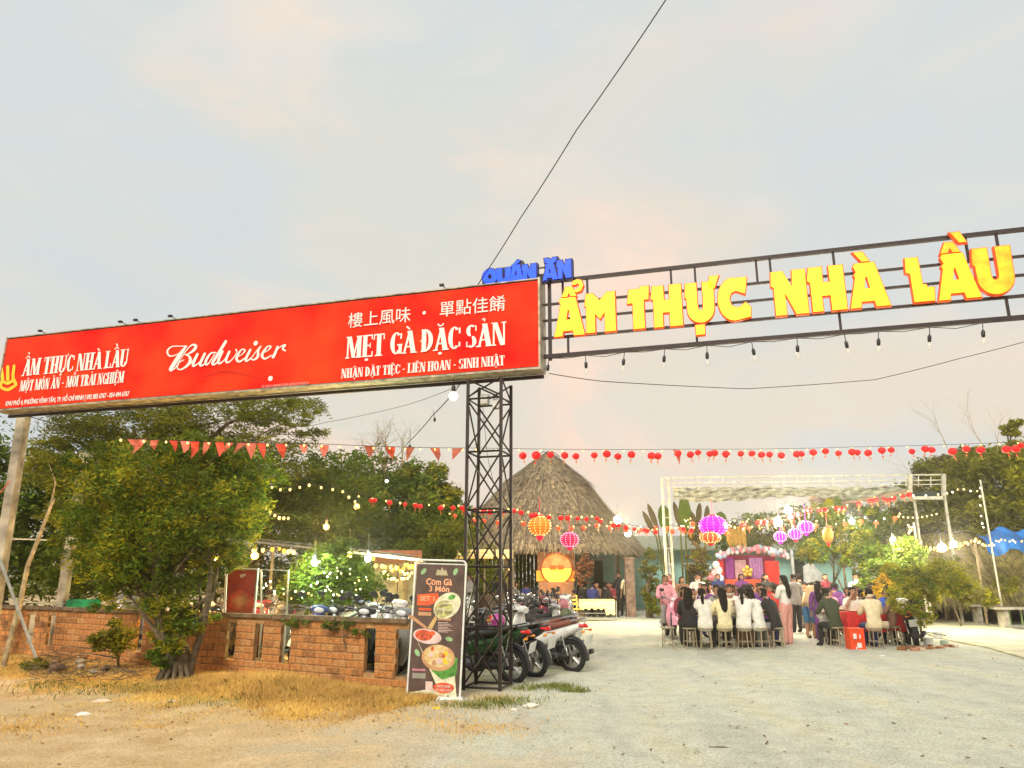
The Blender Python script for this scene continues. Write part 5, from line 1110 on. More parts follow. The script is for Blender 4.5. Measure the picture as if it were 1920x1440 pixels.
# teal house behind
th = thing('teal_house', 'long low house with pale teal walls and dark door openings behind the hut', 'house', gx(1330, 38)); TO = th.location
teal = mat('pale teal wall', (.33, .56, .50), .8, var=.12, scale=1.2); y = 0
a, b = at(1060, 1100, 38).x - TO.x, at(1600, 1100, 38).x - TO.x
mb = MB(); mb.box(((a + b) / 2, .15, 1.5), (b - a, .3, 3.0)); mk(mb, 'wall', teal, th)
vs = [(a - .3, -.9, 2.85), (b + .3, -.9, 2.85), (b + .3, 4, 3.7), (a - .3, 4, 3.7)]; mb = MB(); mb.add(vs + [(x, y, z - .08) for x, y, z in vs], [(0, 1, 2, 3), (7, 6, 5, 4), (0, 4, 5, 1), (3, 2, 6, 7), (0, 3, 7, 4), (1, 5, 6, 2)]); mk(mb, 'roof', mat('grey green sheet roof', (.28, .30, .22), .7, var=.3), th)
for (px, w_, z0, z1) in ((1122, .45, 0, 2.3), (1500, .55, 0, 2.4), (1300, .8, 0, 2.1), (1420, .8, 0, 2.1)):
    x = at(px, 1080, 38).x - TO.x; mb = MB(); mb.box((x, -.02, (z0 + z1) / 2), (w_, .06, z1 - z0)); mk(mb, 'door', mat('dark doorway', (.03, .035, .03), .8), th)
    mb = MB(); mb.box((x, -.06, z1 + .04), (w_ + .2, .08, .08)); mk(mb, 'lintel', white_paint, th)
for px in (1150, 1476, 1250):
    x = at(px, 1080, 38).x - TO.x; mb = MB(); mb.box((x, -.85, 1.4), (.12, .12, 2.8)); mk(mb, 'post', white_paint, th)
mb = MB(); q = [at(*p, 30) for p in ((1508, 1100), (1506, 1062), (1521, 1054), (1545, 1080), (1562, 1100))]; oo = gx(1530, 30); mb.slab([[(v.x, v.z) for v in q]], Vector((0, 30, 0)), GX, GZ, GN, -.03, .0)
tag(mk(mb, 'white_canopy_side', mat('white canvas', (.8, .82, .80), .8)), 'slanting white canvas sheet in front of the teal house, right of its dark door', 'canvas')
# brown lattice cabinet at hut right end
mb = MB(); v = gx(1183, 30.5); mb.box((v.x, v.y, 1.1), (.35, .35, 2.2)); mb.box((v.x, v.y, 2.24), (.42, .42, .08)); tag(mk(mb, 'brick_pier', mat('dusty brown brick', (.30, .20, .15), .9, var=.4, scale=6)), 'dusty brown pier at the right corner of the hut', 'pier')
# yellow table with cloth and yellow chairs
tb = thing('draped_table', 'long low table under a yellow cloth on metal trestles by the hut', 'table', gx(1118, 27.5)); 
mb = MB(); vs = []; nn = 20
for i in range(nn + 1):
    x = -.62 + 1.24 * i / nn; dz = .12 * abs(math.sin(i * .9)) + (.22 if i > 14 else 0)
    vs += [(x, -.36, .50 - dz * .8), (x, -.33, .70), (x, -.25, .76), (x, .25, .76), (x, .33, .70), (x, .36, .5)]
mb.add(vs, [(i * 6 + j, i * 6 + 6 + j, i * 6 + 7 + j, i * 6 + 1 + j) for i in range(nn) for j in range(5)]); cl = mk(mb, 'tablecloth', mat('yellow cloth', (.82, .68, .30), .8, var=.08), smooth=180, loc=tb.location); tag(cl, 'pale yellow cloth draped over the long low table by the hut', 'tablecloth')
mb = MB(); mb.box((0, 0, .73), (1.2, .6, .04)); mk(mb, 'tabletop', palebark, tb)
for sx__ in (-1, 1):
    for sy in (-1, 1): mb = MB(); mb.box((sx__ * .68, sy * .26, .36), (.03, .03, .72)); mk(mb, 'leg', galv, tb)
mb = MB(); mb.box((0, -.3, .3), (1.4, .02, .02)); mb.box((0, -.3, .12), (1.4, .02, .02)); mk(mb, 'stretcher', galv, tb)
ych = mat('yellow painted chair', (.80, .52, .10), .5)
for i, (px, D, lb) in enumerate(((1033, 26.5, 'left yellow chair before the glowing stage'), (1058, 26.3, 'middle yellow chair before the glowing stage'), (1077, 27.0, 'right yellow chair before the glowing stage, smallest'))):
    t = thing('yellow_chair', lb, 'chair', gx(px, D), R(rnd.uniform(-20, 20)), 'yellow chairs by the hut')
    mb = MB(); mb.box((0, 0, .45), (.38, .38, .03)); mk(mb, 'seat', ych, t)
    for (x, y, h) in ((-.17, -.17, .45), (.17, -.17, .45), (-.17, .17, .92), (.17, .17, .92)): mb = MB(); mb.box((x, y, h / 2 - .01), (.03, .03, h)); mk(mb, 'leg', bark if h < .5 else ych, t)
    for z in (.62, .75, .88): mb = MB(); mb.box((0, .17, z), (.31, .02, .07)); mk(mb, 'back_slat', ych, t)
# ================================================ PEOPLE
skin_m = mat('brown skin', (.42, .22, .13), .6, var=.08); hair_m = mat('black hair', (.015, .010, .009), .8, var=.3, spec=.1)
def pose(kind):
    """joints in metres, facing +y; returns joints, bones"""
    J = {}
    if kind.startswith('sit'):
        lean = {'sit': .04, 'sitlean': .17, 'situp': -.02, 'sitturn': .05, 'sithand': .10, 'sitside': .08}[kind]; hy = .50
        J.update(pelvis=(0, 0, hy), spine=(0, .01 + lean * .3, hy + .2), chest=(0, .02 + lean * .8, hy + .42), neck=(0, .03 + lean * 1.2, hy + .57), chin=(0, .07 + lean * 1.4, hy + .64), head=(0, .06 + lean * 1.45, hy + .73), crown=(0, .05 + lean * 1.5, hy + .80))
        for s, n in ((-1, 'l'), (1, 'r')):
            sh = Vector((s * .17, .02 + lean * .95, hy + .49))
            J['sh' + n] = sh; J['el' + n] = sh + Vector((s * .06, .13, -.23)); J['wr' + n] = Vector((s * .12, .38 + lean * .6, hy + .25)); J['hip' + n] = (s * .09, .02, hy - .02)
            J['kn' + n] = (s * .13, .42, hy - .0); J['an' + n] = (s * .13, .40, .09); J['to' + n] = (s * .14, .55, .04)
    else:
        J.update(pelvis=(0, 0, .90), spine=(0, .0, 1.08), chest=(0, .0, 1.26), neck=(0, .01, 1.41), chin=(0, .04, 1.47), head=(0, .02, 1.54), crown=(0, .01, 1.61))
        if kind == 'bend':
            for k, v in dict(spine=(0, .10, 1.06), chest=(0, .26, 1.20), neck=(0, .38, 1.28), chin=(0, .45, 1.29), head=(0, .47, 1.37), crown=(0, .49, 1.43)).items(): J[k] = v
        for s, n in ((-1, 'l'), (1, 'r')):
            ch = Vector(J['chest']); J['sh' + n] = (s * .175, ch.y, ch.z + .08)
            if kind == 'bend': J['el' + n] = (s * .2, ch.y + .18, ch.z - .15); J['wr' + n] = (s * .14, ch.y + .38, ch.z - .24)
            elif kind == 'standarm': J['el' + n] = (s * .22, .06, 1.10); J['wr' + n] = (s * .08, .26, 1.14)
            else: J['el' + n] = (s * .23, -.01, 1.08); J['wr' + n] = (s * .24, .06, .84)
            st = .10 * s if kind == 'walk' else .01
            J['hip' + n] = (s * .09, 0, .86); J['kn' + n] = (s * .10, st * 1.2 + .02, .47); J['an' + n] = (s * .10, st * 2, .08); J['to' + n] = (s * .12, st * 2 + .14, .035)
    J = {k: Vector(v) for k, v in J.items()}
    if kind == 'sithand':
        J['wrr'] = J['chin'] + Vector((.08, .09, -.03)); J['elr'] = J['shr'] + Vector((.10, .22, -.16))
    if kind == 'sitside':
        for k in ('chest', 'neck', 'chin', 'head', 'crown', 'shl', 'shr', 'ell', 'elr', 'wrl', 'wrr'):
            p = Vector(J[k]); a = .5; J[k] = Vector((p.x * math.cos(a) - p.y * math.sin(a) * .6 + .02, p.x * math.sin(a) + p.y * math.cos(a), p.z))
    if kind == 'sitturn':
        for k in ('chin',): J[k] = J[k] + Vector((.035, -.02, 0))
    return J
RAD = dict(pelvis=(.15, .11), spine=(.125, .095), chest=(.155, .105), neck=(.05, .05), chin=(.062, .07), head=(.082, .095), crown=(.06, .07), sh=(.06, .06), el=(.042, .042), wr=(.028, .028), hip=(.085, .085), kn=(.06, .06), an=(.04, .04), to=(.038, .03))
def make_body(kind):
    J = pose(kind); V = []; E_ = []; RR = []; idx = {}
    def av(k, p, r): idx[k] = len(V); V.append(tuple(p)); RR.append(r); return idx[k]
    for k, p in J.items(): av(k, p, RAD.get(k) or RAD[k[:-1]])
    def e(a, b): E_.append((idx[a], idx[b]))
    for a, b in (('pelvis', 'spine'), ('spine', 'chest'), ('chest', 'neck'), ('neck', 'chin'), ('chin', 'head'), ('head', 'crown')): e(a, b)
    for n in 'lr':
        e('chest', 'sh' + n); e('sh' + n, 'el' + n); e('el' + n, 'wr' + n); e('pelvis', 'hip' + n); e('hip' + n, 'kn' + n); e('kn' + n, 'an' + n); e('an' + n, 'to' + n)
        d = (J['wr' + n] - J['el' + n]).normalized(); s = -1 if n == 'l' else 1; side = d.cross(Vector((0, 0, 1))); side = side.normalized() if side.length > .1 else Vector((0, 1, 0))
        pm_ = av('palm' + n, J['wr' + n] + d * .06, (.036, .018)); e('wr' + n, 'palm' + n)
        for i in range(4):
            o = side * (i - 1.5) * .02; L = (.055, .065, .06, .048)[i]
            av('fa%s%d' % (n, i), J['wr' + n] + d * .095 + o, (.0095, .0095)); av('fb%s%d' % (n, i), J['wr' + n] + d * (.095 + L) + o + Vector((0, 0, -.018)), (.008, .008)); e('palm' + n, 'fa%s%d' % (n, i)); e('fa%s%d' % (n, i), 'fb%s%d' % (n, i))
        av('th' + n, J['wr' + n] + d * .07 - side * s * .05, (.011, .011)); e('palm' + n, 'th' + n)
    me = bpy.data.meshes.new('b'); me.from_pydata(V, E_, []); ob = bpy.data.objects.new('b', me); col.objects.link(ob)
    sk = ob.modifiers.new('s', 'SKIN'); sk.use_smooth_shade = True
    for i, r in enumerate(RR): me.skin_vertices[0].data[i].radius = r
    me.skin_vertices[0].data[0].use_root = True
    ob.modifiers.new('u', 'SUBSURF').levels = 1
    dg = bpy.context.evaluated_depsgraph_get(); m2 = bpy.data.meshes.new_from_object(ob.evaluated_get(dg)); m2.name = 'body_' + kind
    bpy.data.objects.remove(ob)
    m2.materials.clear(); m2.materials.append(skin_m)
    # nearest bone region of every face
    regs = [('torso', 'pelvis', 'spine'), ('torso', 'spine', 'chest'), ('neck', 'neck', 'chin'), ('torso', 'chest', 'neck'), ('head', 'chin', 'crown')]
    for n in 'lr': regs += [('shoulder', 'chest', 'sh' + n), ('upperarm', 'sh' + n, 'el' + n), ('forearm', 'el' + n, 'wr' + n), ('hand', 'wr' + n, 'palm' + n), ('hip', 'pelvis', 'hip' + n), ('thigh', 'hip' + n, 'kn' + n), ('shin', 'kn' + n, 'an' + n), ('foot' + n, 'an' + n, 'to' + n)]
    vc = [v.co.copy() for v in m2.vertices]; vn = [v.normal.copy() for v in m2.vertices]; fr = []
    JJ = {k: Vector(V[i]) for k, i in idx.items()}
    for p in m2.polygons:
        c = p.center; best = 9; bn_ = None; bt = 0
        for nm, a, b in regs:
            A, B_ = JJ[a], JJ[b]; ab = B_ - A; t = max(0, min(1, (c - A).dot(ab) / ab.length_squared)); d = (c - (A + ab * t)).length - .5 * (RAD.get(a) or RAD.get(a[:-1]) or (.03, 0))[0]
            if d < best: best = d; bn_ = nm; bt = t
        fr.append((bn_, bt))
    def shell(name, test, off, flare=0):
        used = {}; vs = []; fs = []
        for p, (rg, t) in zip(m2.polygons, fr):
            if test(rg, t, p.center):
                f = []
                for i in p.vertices:
                    if i not in used:
                        used[i] = len(vs); o = off
                        q = vc[i] + vn[i] * o
                        if flare: q.x *= 1 + flare * max(0, 0.9 - q.z); q.y *= 1 + flare * max(0, .9 - q.z)
                        vs.append(tuple(q))
                    f.append(used[i])
                fs.append(tuple(f))
        me = bpy.data.meshes.new(name); me.from_pydata(vs, [], fs); me.update(); me.polygons.foreach_set('use_smooth', [True] * len(fs)); me.materials.append(hair_m if name == 'hair' else None); return me
    hz = J['head']
    D = dict(body=m2, J=J)
    D['shirt'] = shell('shirt', lambda r, t, c: r in ('torso', 'shoulder', 'hip') and c.z > J['pelvis'].z - .1 and (c - J['neck']).length > .068 or (r == 'upperarm'), .016)
    D['longshirt'] = shell('shirt', lambda r, t, c: r in ('torso', 'shoulder', 'upperarm', 'hip') and c.z > J['pelvis'].z - .1 and (c - J['neck']).length > .068 or (r == 'forearm' and t < .9), .018)
    D['trousers'] = shell('trousers', lambda r, t, c: r in ('thigh', 'shin', 'hip') or (r == 'torso' and c.z < J['pelvis'].z + .05), .013)
    D['wide'] = shell('trousers', lambda r, t, c: r in ('thigh', 'shin', 'hip') or (r == 'torso' and c.z < J['pelvis'].z + .05), .035)
    D['shorts'] = shell('shorts', lambda r, t, c: r in ('thigh', 'hip') or (r == 'torso' and c.z < J['pelvis'].z + .05), .016)
    D['shoel'] = shell('shoe', lambda r, t, c: r == 'footl', .010); D['shoer'] = shell('shoe', lambda r, t, c: r == 'footr', .010)
    D['hair'] = shell('hair', lambda r, t, c: r == 'head' and (c.z > hz.z + .035 or c.y < hz.y - .005), .022)
    h = J['head']; mb = MB()
    mb.sec([(h.z + .09, h.x, h.y - .02, .05, .05), (h.z + .04, h.x, h.y - .03, .10, .08), (h.z - .08, h.x, h.y - .075, .10, .05), (h.z - .2, h.x, h.y - .125, .095, .04), (h.z - .36, h.x, h.y - .15, .075, .035), (h.z - .46, h.x, h.y - .15, .03, .02)], 12, axis='z')
    D['longhair'] = mb.mesh('long_hair', [hair_m], 180)
    mb = MB(); mb.sec([(h.z + .06, h.x, h.y - .10, .03, .03), (h.z - .0, h.x, h.y - .15, .04, .035), (h.z - .25, h.x, h.y - .16, .032, .028), (h.z - .38, h.x, h.y - .14, .01, .01)], 8, axis='z'); D['ponytail'] = mb.mesh('ponytail', [hair_m], 180)
    mb = MB()
    f = (J['chin'] - J['neck']); dx = J['chin'].x - J['head'].x
    for s in (-1, 1): mb.ball((h.x + s * .032 + dx, h.y + .083, h.z - .0), (.013, .008, .008), 6, 4, mi=0)
    for s in (-1, 1): mb.ball((h.x + s * .032 + dx, h.y + .09, h.z + .022), (.02, .006, .004), 6, 4, mi=0)
    mb.ball((h.x + dx, h.y + .088, h.z - .062), (.022, .008, .007), 6, 4, mi=1); mb.ball((h.x + dx, h.y + .1, h.z - .028), (.013, .017, .02), 6, 4, mi=2)
    for s in (-1, 1): mb.ball((h.x + s * .087, h.y + .0, h.z - .01), (.012, .02, .03), 6, 4, mi=2)
    D['face'] = mb.mesh('face', [hair_m, mat('lips', (.45, .10, .08), .5), skin_m], 180)
    return D
PB = {k: make_body(k) for k in ('sithand', 'sitside', 'sit', 'sitlean', 'situp', 'sitturn', 'stand', 'standarm', 'bend', 'walk')}
def cloth(n, c): return mat(n + ' cloth', c, .85, var=.12, scale=10, bump=.25, bscale=18)
CL = dict(white=(.80, .77, .68), cream=(.76, .64, .42), yellowish=(.80, .70, .42), black=(.02, .02, .022), navy=(.03, .04, .16), maroon=(.22, .03, .05), pink=(.72, .33, .38), tan=(.60, .42, .22), grey=(.28, .27, .25), red=(.70, .05, .04), blue=(.06, .12, .5), green=(.06, .16, .07), purple=(.18, .05, .22), brown=(.22, .12, .07), salmon=(.75, .36, .30), olive=(.05, .06, .03), teal=(.05, .3, .3), denim=(.05, .16, .30))
for k, v in CL.items(): cloth(k, v)
def person(label, x, y, yaw, kind, top, bottom='black', hair='short', sleeve='shirt', bot='trousers', z=0, s=1.0, group=None):
    D = PB[kind]; o = put(D['body'], 'person', None, (x, y, z), (0, 0, yaw), s); tag(o, label, 'person', group)
    put(D[sleeve], 'shirt', o, mats=[MC[top + ' cloth']]); put(D[bot], 'shorts' if bot == 'shorts' else 'trousers', o, mats=[MC[bottom + ' cloth']])
    put(D['shoel'], 'shoe', o, mats=[MC['black cloth']]); put(D['shoer'], 'shoe', o, mats=[MC['black cloth']])
    put(D['hair'], 'hair', o)
    if hair == 'long': put(D['longhair'], 'long_hair', o)
    if hair == 'tail': put(D['ponytail'], 'ponytail', o)
    put(D['face'], 'face', o); return o
# stools: steel tube with a round wooden top
SP = {}
m = MB(); m.sec([(.435, 0, 0, .15, .15), (.46, 0, 0, .155, .155), (.465, 0, 0, .15, .15)], 18, axis='z', p=2.2); SP['seat'] = m.mesh('seat', [mat('worn steel seat', (.45, .38, .26), .4, .5)], 40)
steel = mat('shiny stool tube', (.62, .52, .36), .3, .7)
for i in range(4):
    a = .785 + i * 1.5708; m = MB(); m.path([(math.cos(a) * .13, math.sin(a) * .13, .44), (math.cos(a) * .165, math.sin(a) * .165, .0)], .011, 6); SP['leg%d' % i] = m.mesh('leg', [steel], 60)
m = MB(); m.torus((0, 0, .18), .15, .007, 'z', 16, 5); SP['ring'] = m.mesh('ring', [steel], 60)
def stool(label, x, y, group='steel stools at the tables'):
    t = thing('stool', label, 'stool', (x, y, 0), rnd.uniform(0, 1.5), group)
    for k, v in SP.items(): put(v, k.rstrip('0123'), t)
    return t
def table(label, x, y, w_, d_, clothm=None, clabel=None, group='long dining tables'):
    t = thing('dining_table', label, 'table', (x, y, 0), 0, group)
    m = MB(); m.box((0, 0, .735), (w_, d_, .03)); mk(m, 'tabletop', mat('pale laminate top', (.55, .45, .3), .5), t)
    for a in (-1, 1):
        for b in (-1, 1): m = MB(); m.box((a * (w_ / 2 - .06), b * (d_ / 2 - .05), .36), (.03, .03, .72)); mk(m, 'leg', steel, t)
    if clothm:
        m = MB(); nn = 44; pr_ = []
        per = [(-w_ / 2, -d_ / 2), (w_ / 2, -d_ / 2), (w_ / 2, d_ / 2), (-w_ / 2, d_ / 2)]; top = []; bot = []
        for i in range(4):
            a, b = Vector(per[i]), Vector(per[(i + 1) % 4])
            for k in range(11):
                p_ = a.lerp(b, k / 11); n_ = Vector(((b - a).y, -(b - a).x)).normalized(); wv = .025 * math.sin(k * 2.2 + i); top.append((p_.x * 1.01, p_.y * 1.01, .758)); q_ = p_ + n_ * (.03 + wv); bot.append((q_.x, q_.y, .34 + .02 * math.sin(k * 1.7)))
        m.loft([bot, top], cap=False); m.add(top, [tuple(range(44))]); o = mk(m, 'tablecloth', clothm, smooth=50, loc=(x, y, 0)); tag(o, clabel, 'tablecloth')
    # dishes
    for i in range(3 + int(w_ * 2)):
        px, py = x + rnd.uniform(-w_ / 2 + .15, w_ / 2 - .15), y + rnd.uniform(-d_ / 2 + .12, d_ / 2 - .12); r = rnd.random()
        if r < .6: m = MB(); m.sec([(.0, 0, 0, .05, .05), (.03, 0, 0, .10, .10), (.035, 0, 0, .095, .095), (.012, 0, 0, .05, .05)], 12, axis='z'); o = mk(m, 'bowl', rnd.choice((white_paint, MC['red cloth'], MC['cream cloth'])), loc=(px, py, .76), smooth=50); tag(o, 'small dinner bowl on one of the crowded long tables', 'bowl', 'bowls and bottles on the long tables')
        else: m = MB(); m.sec([(.0, 0, 0, .032, .032), (.14, 0, 0, .032, .032), (.18, 0, 0, .013, .013), (.23, 0, 0, .013, .013)], 10, axis='z'); o = mk(m, 'bottle', rnd.choice((mat('green bottle glass', (.02, .12, .04), .1), mat('amber bottle glass', (.20, .07, .01), .1))), loc=(px, py, .76), smooth=50); tag(o, 'slim drink bottle on one of the crowded long tables', 'bottle', 'bowls and bottles on the long tables')
    return t
AWAY, TOW = 0, PI
ordn = ['first', 'second', 'third', 'fourth', 'fifth', 'sixth', 'seventh']
# left group of tables
TA = [(1372, 18.0), (1378, 20.2), (1384, 22.4), (1392, 24.6)]
for i, (px, D) in enumerate(TA):
    v = gx(px, D); table('long table, %s from the front in the left dining group' % ordn[i], v.x, v.y, 2.1 if i < 2 else 2.3, .75)
front = [(1291, 17.35, -20, 'sitturn', 'black', 'black', 'long', 'longshirt', 'person in black with long hair seated at the left end of the front row'),
         (1321, 17.25, -12, 'sitside', 'white', 'black', 'tail', 'shirt', 'woman in pale shirt with ponytail, second from left in the front row'),
         (1358, 17.2, 5, 'sit', 'yellowish', 'black', 'long', 'shirt', 'woman in yellowish white shirt seated third from left with back to the yard'),
         (1393, 17.25, -18, 'sithand', 'white', 'brown', 'tail', 'shirt', 'woman in white shirt and braid leaning over the front table'),
         (1424, 17.3, 25, 'sitlean', 'white', 'brown', 'long', 'shirt', 'long-haired woman in loose white shirt beside the man in black'),
         (1456, 17.4, 40, 'sitlean', 'black', 'grey', 'short', 'longshirt', 'man in black bent forward on a stool at the right end of the front row')]
for px, D, yaw, kd, tp, bt, hr, sl_, lb in front:
    v = gx(px, D); person(lb.replace('woman', 'person').replace('man in', 'person in'), v.x, v.y, R(yaw), kd, tp, bt, hr, sl_)
    stool('steel stool under the ' + lb.split(' seated')[0].split(' leaning')[0].split(' beside')[0].split(' bent')[0].replace('woman', 'diner').replace('man', 'diner')[:70].rsplit(',')[0], v.x, v.y)
cols = ['white', 'white', 'navy', 'maroon', 'cream', 'white', 'grey', 'purple', 'red', 'black', 'brown', 'pink', 'green', 'cream', 'salmon', 'black', 'navy', 'black']
used = set()
def diners(TL, sx_off, name, nearrow0, W=2.2, ks=6):
    c = 0
    for i, (px, D) in enumerate(TL):
        v = gx(px, D)
        for side in (0, 1):
            if side == 0 and i < nearrow0: continue
            for k in range(ks):
                if rnd.random() < .03: continue
                x = v.x - W / 2 + W * (k + .5) / ks + rnd.uniform(-.06, .06); y = v.y + (-.68 if side == 0 else .66) + rnd.uniform(-.06, .06)
                yaw = (0 if side == 0 else PI) + rnd.uniform(-.35, .35); tp = rnd.choice(cols)
                lb = 'person in %s, %s, %s seat at the %s %s table' % (tp, 'back turned' if side == 0 else 'facing the yard', ordn[k], ordn[i], name)
                person(lb, x, y, yaw + rnd.uniform(-.3, .3), rnd.choice(('sit', 'situp', 'sitturn', 'sitlean', 'sithand', 'sitside')), tp, rnd.choice(('black', 'navy', 'brown', 'grey')), rnd.choice(('short', 'long', 'tail', 'short')), rnd.choice(('shirt', 'longshirt')), s=rnd.uniform(.93, 1.06))
                if rnd.random() < .75: stool('steel stool, %s side of the %s %s table, %s from left' % ('near' if side == 0 else 'far', ordn[i], name, ordn[k]), x, y)
                c += 1
diners(TA, 0, 'left', 1)
# right group
TB = [(1625, 18.1), (1598, 20.6), (1580, 22.8), (1560, 25.0)]
v = gx(1628, 18.35); table('table under the bright red cloth at the front of the right group', v.x, v.y, 1.35, .7, mat('bright red tablecloth', (.65, .015, .015), .7), 'red cloth hanging over the front table of the right group')
v = gx(1598, 20.6); table('second long table of the right dining group', v.x, v.y, 1.7, .75); v = gx(1580, 23.2); table('third long table of the right dining group', v.x, v.y, 1.9, .75)
rt = [(1566, 17.6, 15, 'sitlean', 'olive', 'black', 'short', 'longshirt', 'person in black green shirt on a stool left of the red-clothed table'),
      (1637, 17.3, -5, 'sit', 'cream', 'navy', 'short', 'shirt', 'person in cream shirt with back turned at the red-clothed table'),
      (1598, 18.8, 175, 'sithand', 'white', 'navy', 'long', 'shirt', 'person in white shirt facing the yard across the red-clothed table'),
      (1672, 17.9, 60, 'situp', 'brown', 'cream', 'long', 'shirt', 'person with long dark hair at the right end of the red-clothed table'),
      (1662, 18.9, 190, 'sitturn', 'blue', 'black', 'short', 'shirt', 'person in blue behind the cream-shirted diner'),
      (1545, 18.2, -40, 'sitturn', 'white', 'black', 'short', 'shirt', 'child-sized person in white left of the black green shirt'),
      (1628, 19.0, 180, 'sit', 'black', 'black', 'short', 'longshirt', 'person in black centred behind the red-clothed table')]
for px, D, yaw, kd, tp, bt, hr, sl_, lb in rt:
    v = gx(px, D); person(lb, v.x, v.y, R(yaw), kd, tp, bt, hr, sl_, s=.82 if 'child' in lb else 1); stool('steel stool under the ' + ' '.join(lb.split(' facing')[0].split(' on a')[0].split(' with back')[0].split()[:10]), v.x, v.y)
diners(TB[1:], 0, 'right', 0, 1.95, 5)
# standing and moving figures
def stand(px, D, *a, **k): v = gx(px, D); return v
for px, D, yaw, kd, tp, bt, hr, sl_, bo, s, lb in (
    (1474, 18.3, 35, 'standarm', 'white', 'salmon', 'long', 'shirt', 'wide', .98, 'person standing in a white top and wide pink trousers, arms folded in front'),
    (1516, 20.0, -60, 'bend', 'tan', 'denim', 'short', 'shirt', 'shorts', 1.0, 'person in tan shirt and denim shorts bending over a table'),
    (1538, 19.2, -25, 'stand', 'purple', 'purple', 'long', 'longshirt', 'trousers', .86, 'person in dark purple with long dark hair behind the tan-shirted figure'),
    (1494, 22.0, 20, 'stand', 'grey', 'black', 'short', 'shirt', 'trousers', 1.0, 'person standing in a grey top between the two dining groups'),
    (1178, 31.0, 10, 'walk', 'yellowish', 'black', 'short', 'shirt', 'shorts', 1.02, 'person in a yellowish top and black shorts walking by the hut'),
    (1163, 31.5, 150, 'stand', 'black', 'black', 'short', 'longshirt', 'trousers', 1.03, 'tall person in black standing before the teal wall'),
    (1445, 21.2, 170, 'stand', 'red', 'red', 'tail', 'shirt', 'trousers', .8, 'child in red with a red hair bow among the diners'),
    (1395, 26.5, 180, 'stand', 'purple', 'black', 'long', 'longshirt', 'trousers', 1, 'person in purple standing in front of the party booth curtains'),
    (1258, 27.0, 160, 'stand', 'maroon', 'black', 'short', 'shirt', 'trousers', 1, 'person in maroon standing at the foot of the gantry post'),
    (937, 24.5, 200, 'stand', 'black', 'black', 'short', 'shirt', 'trousers', 1, 'person in black behind the parked motorbikes at the tower'),
    (880, 23.5, 180, 'stand', 'grey', 'black', 'short', 'shirt', 'trousers', 1, 'person in grey in front of the shelter lights')):
    v = gx(px, D); person(lb, v.x, v.y, R(yaw), kd, tp, bt, hr, sl_, bo, s=s)
for j, (px, D, yaw, kd, tp, bt, hr, s_, lb) in enumerate(((1312, 22.9, 160, 'stand', 'white', 'black', 'long', 1, 'person in white standing left behind the left dining group'), (1440, 23.8, 200, 'standarm', 'black', 'black', 'long', 1, 'person in black standing right behind the left dining group'), (1350, 26.2, 175, 'stand', 'navy', 'navy', 'short', 1, 'person in navy standing before the left booth panel'),
    (1553, 24, 190, 'stand', 'maroon', 'black', 'short', 1, 'person in maroon standing behind the right dining tables'), (1612, 24.2, 170, 'stand', 'white', 'navy', 'short', 1, 'person in white standing behind the right dining tables'), (1505, 24, 10, 'walk', 'black', 'grey', 'short', 1, 'person in black walking towards the white canvas sheet'), (1282, 24, 185, 'stand', 'brown', 'black', 'long', .95, 'person in brown beside the gantry post, left of the diners'))):
    v = gx(px, D); person(lb, v.x, v.y, R(yaw), kd, tp, bt, hr, 'longshirt', s=s_)
# hut diners
for i, (px, D, tp) in enumerate(((1098, 30.5, 'black'), (1110, 30.0, 'navy'), (1124, 30.6, 'brown'), (1136, 30.1, 'black'), (1150, 30.6, 'maroon'), (1088, 31.5, 'black'), (1140, 32, 'green'), (965, 31, 'grey'), (985, 31.5, 'navy'), (945, 31.2, 'brown'))):
    v = gx(px, D); lb = 'person in %s under the hut eaves, %s' % (tp, ['just right of the orange stage', 'second right of the orange stage', 'behind the yellow-clothed table', 'above the right end of the yellow cloth', 'left of the walking figure', 'nearest the orange stage', 'deep in the shade by the teal wall', 'left of the orange stage', 'beside the stage at its left', 'farthest left by the tower'][i])
    person(lb, v.x, v.y, rnd.uniform(0, 6.28), rnd.choice(('situp', 'sit', 'stand' if i < 2 else 'sitturn')), tp, 'black', rnd.choice(('short', 'long')))
# rider in pink with a small motorbike
v = gx(1250, 20.6); person('person in pink sitting on a parked motorbike left of the crowd', v.x, v.y, R(175), 'situp', 'pink', 'grey', 'short', 'longshirt', z=.28)
bike('dark green motorbike with the pink-clad rider, nose towards the yard', Vector((v.x, v.y - .25, 0)), R(-95), mat('dark green paint', (.01, .10, .05), .3, clear=.5), mat('pink fairing paint', (.75, .32, .42), .3, clear=.4))
v = gx(1251, 17.5); stool('empty steel stool standing alone left of the crowd', v.x, v.y); v = gx(1285, 18.9); stool('empty steel stool just behind the lone one', v.x, v.y)
# motorbike at right by the tree
bike('dark motorbike parked between the red table and the paint tubs', gx(1705, 18.3), R(70), blackp, white)
# red cooler
cr = thing('drinks_crate', 'orange red drinks crate with white marks standing on the gravel', 'crate', gx(1603, 17.15, 1200)); om = mat('orange red plastic', (.85, .07, .01), .4, var=.1)
m = MB(); m.box((0, 0, .22), (.32, .26, .44), taper=1.0); mk(m, 'crate_body', om, cr)
m = MB(); m.box((0, 0, .455), (.34, .28, .03)); m.box((0, 0, .24), (.33, .27, .02)); mk(m, 'rim', om, cr)
for (x, z, w_, h_) in ((-.05, .30, .07, .12), (.03, .12, .1, .10), (-.04, .06, .03, .05), (.06, .3, .03, .08)): m = MB(); m.box((x, -.133, z), (w_, .004, h_)); mk(m, 'white_mark', white_paint, cr)
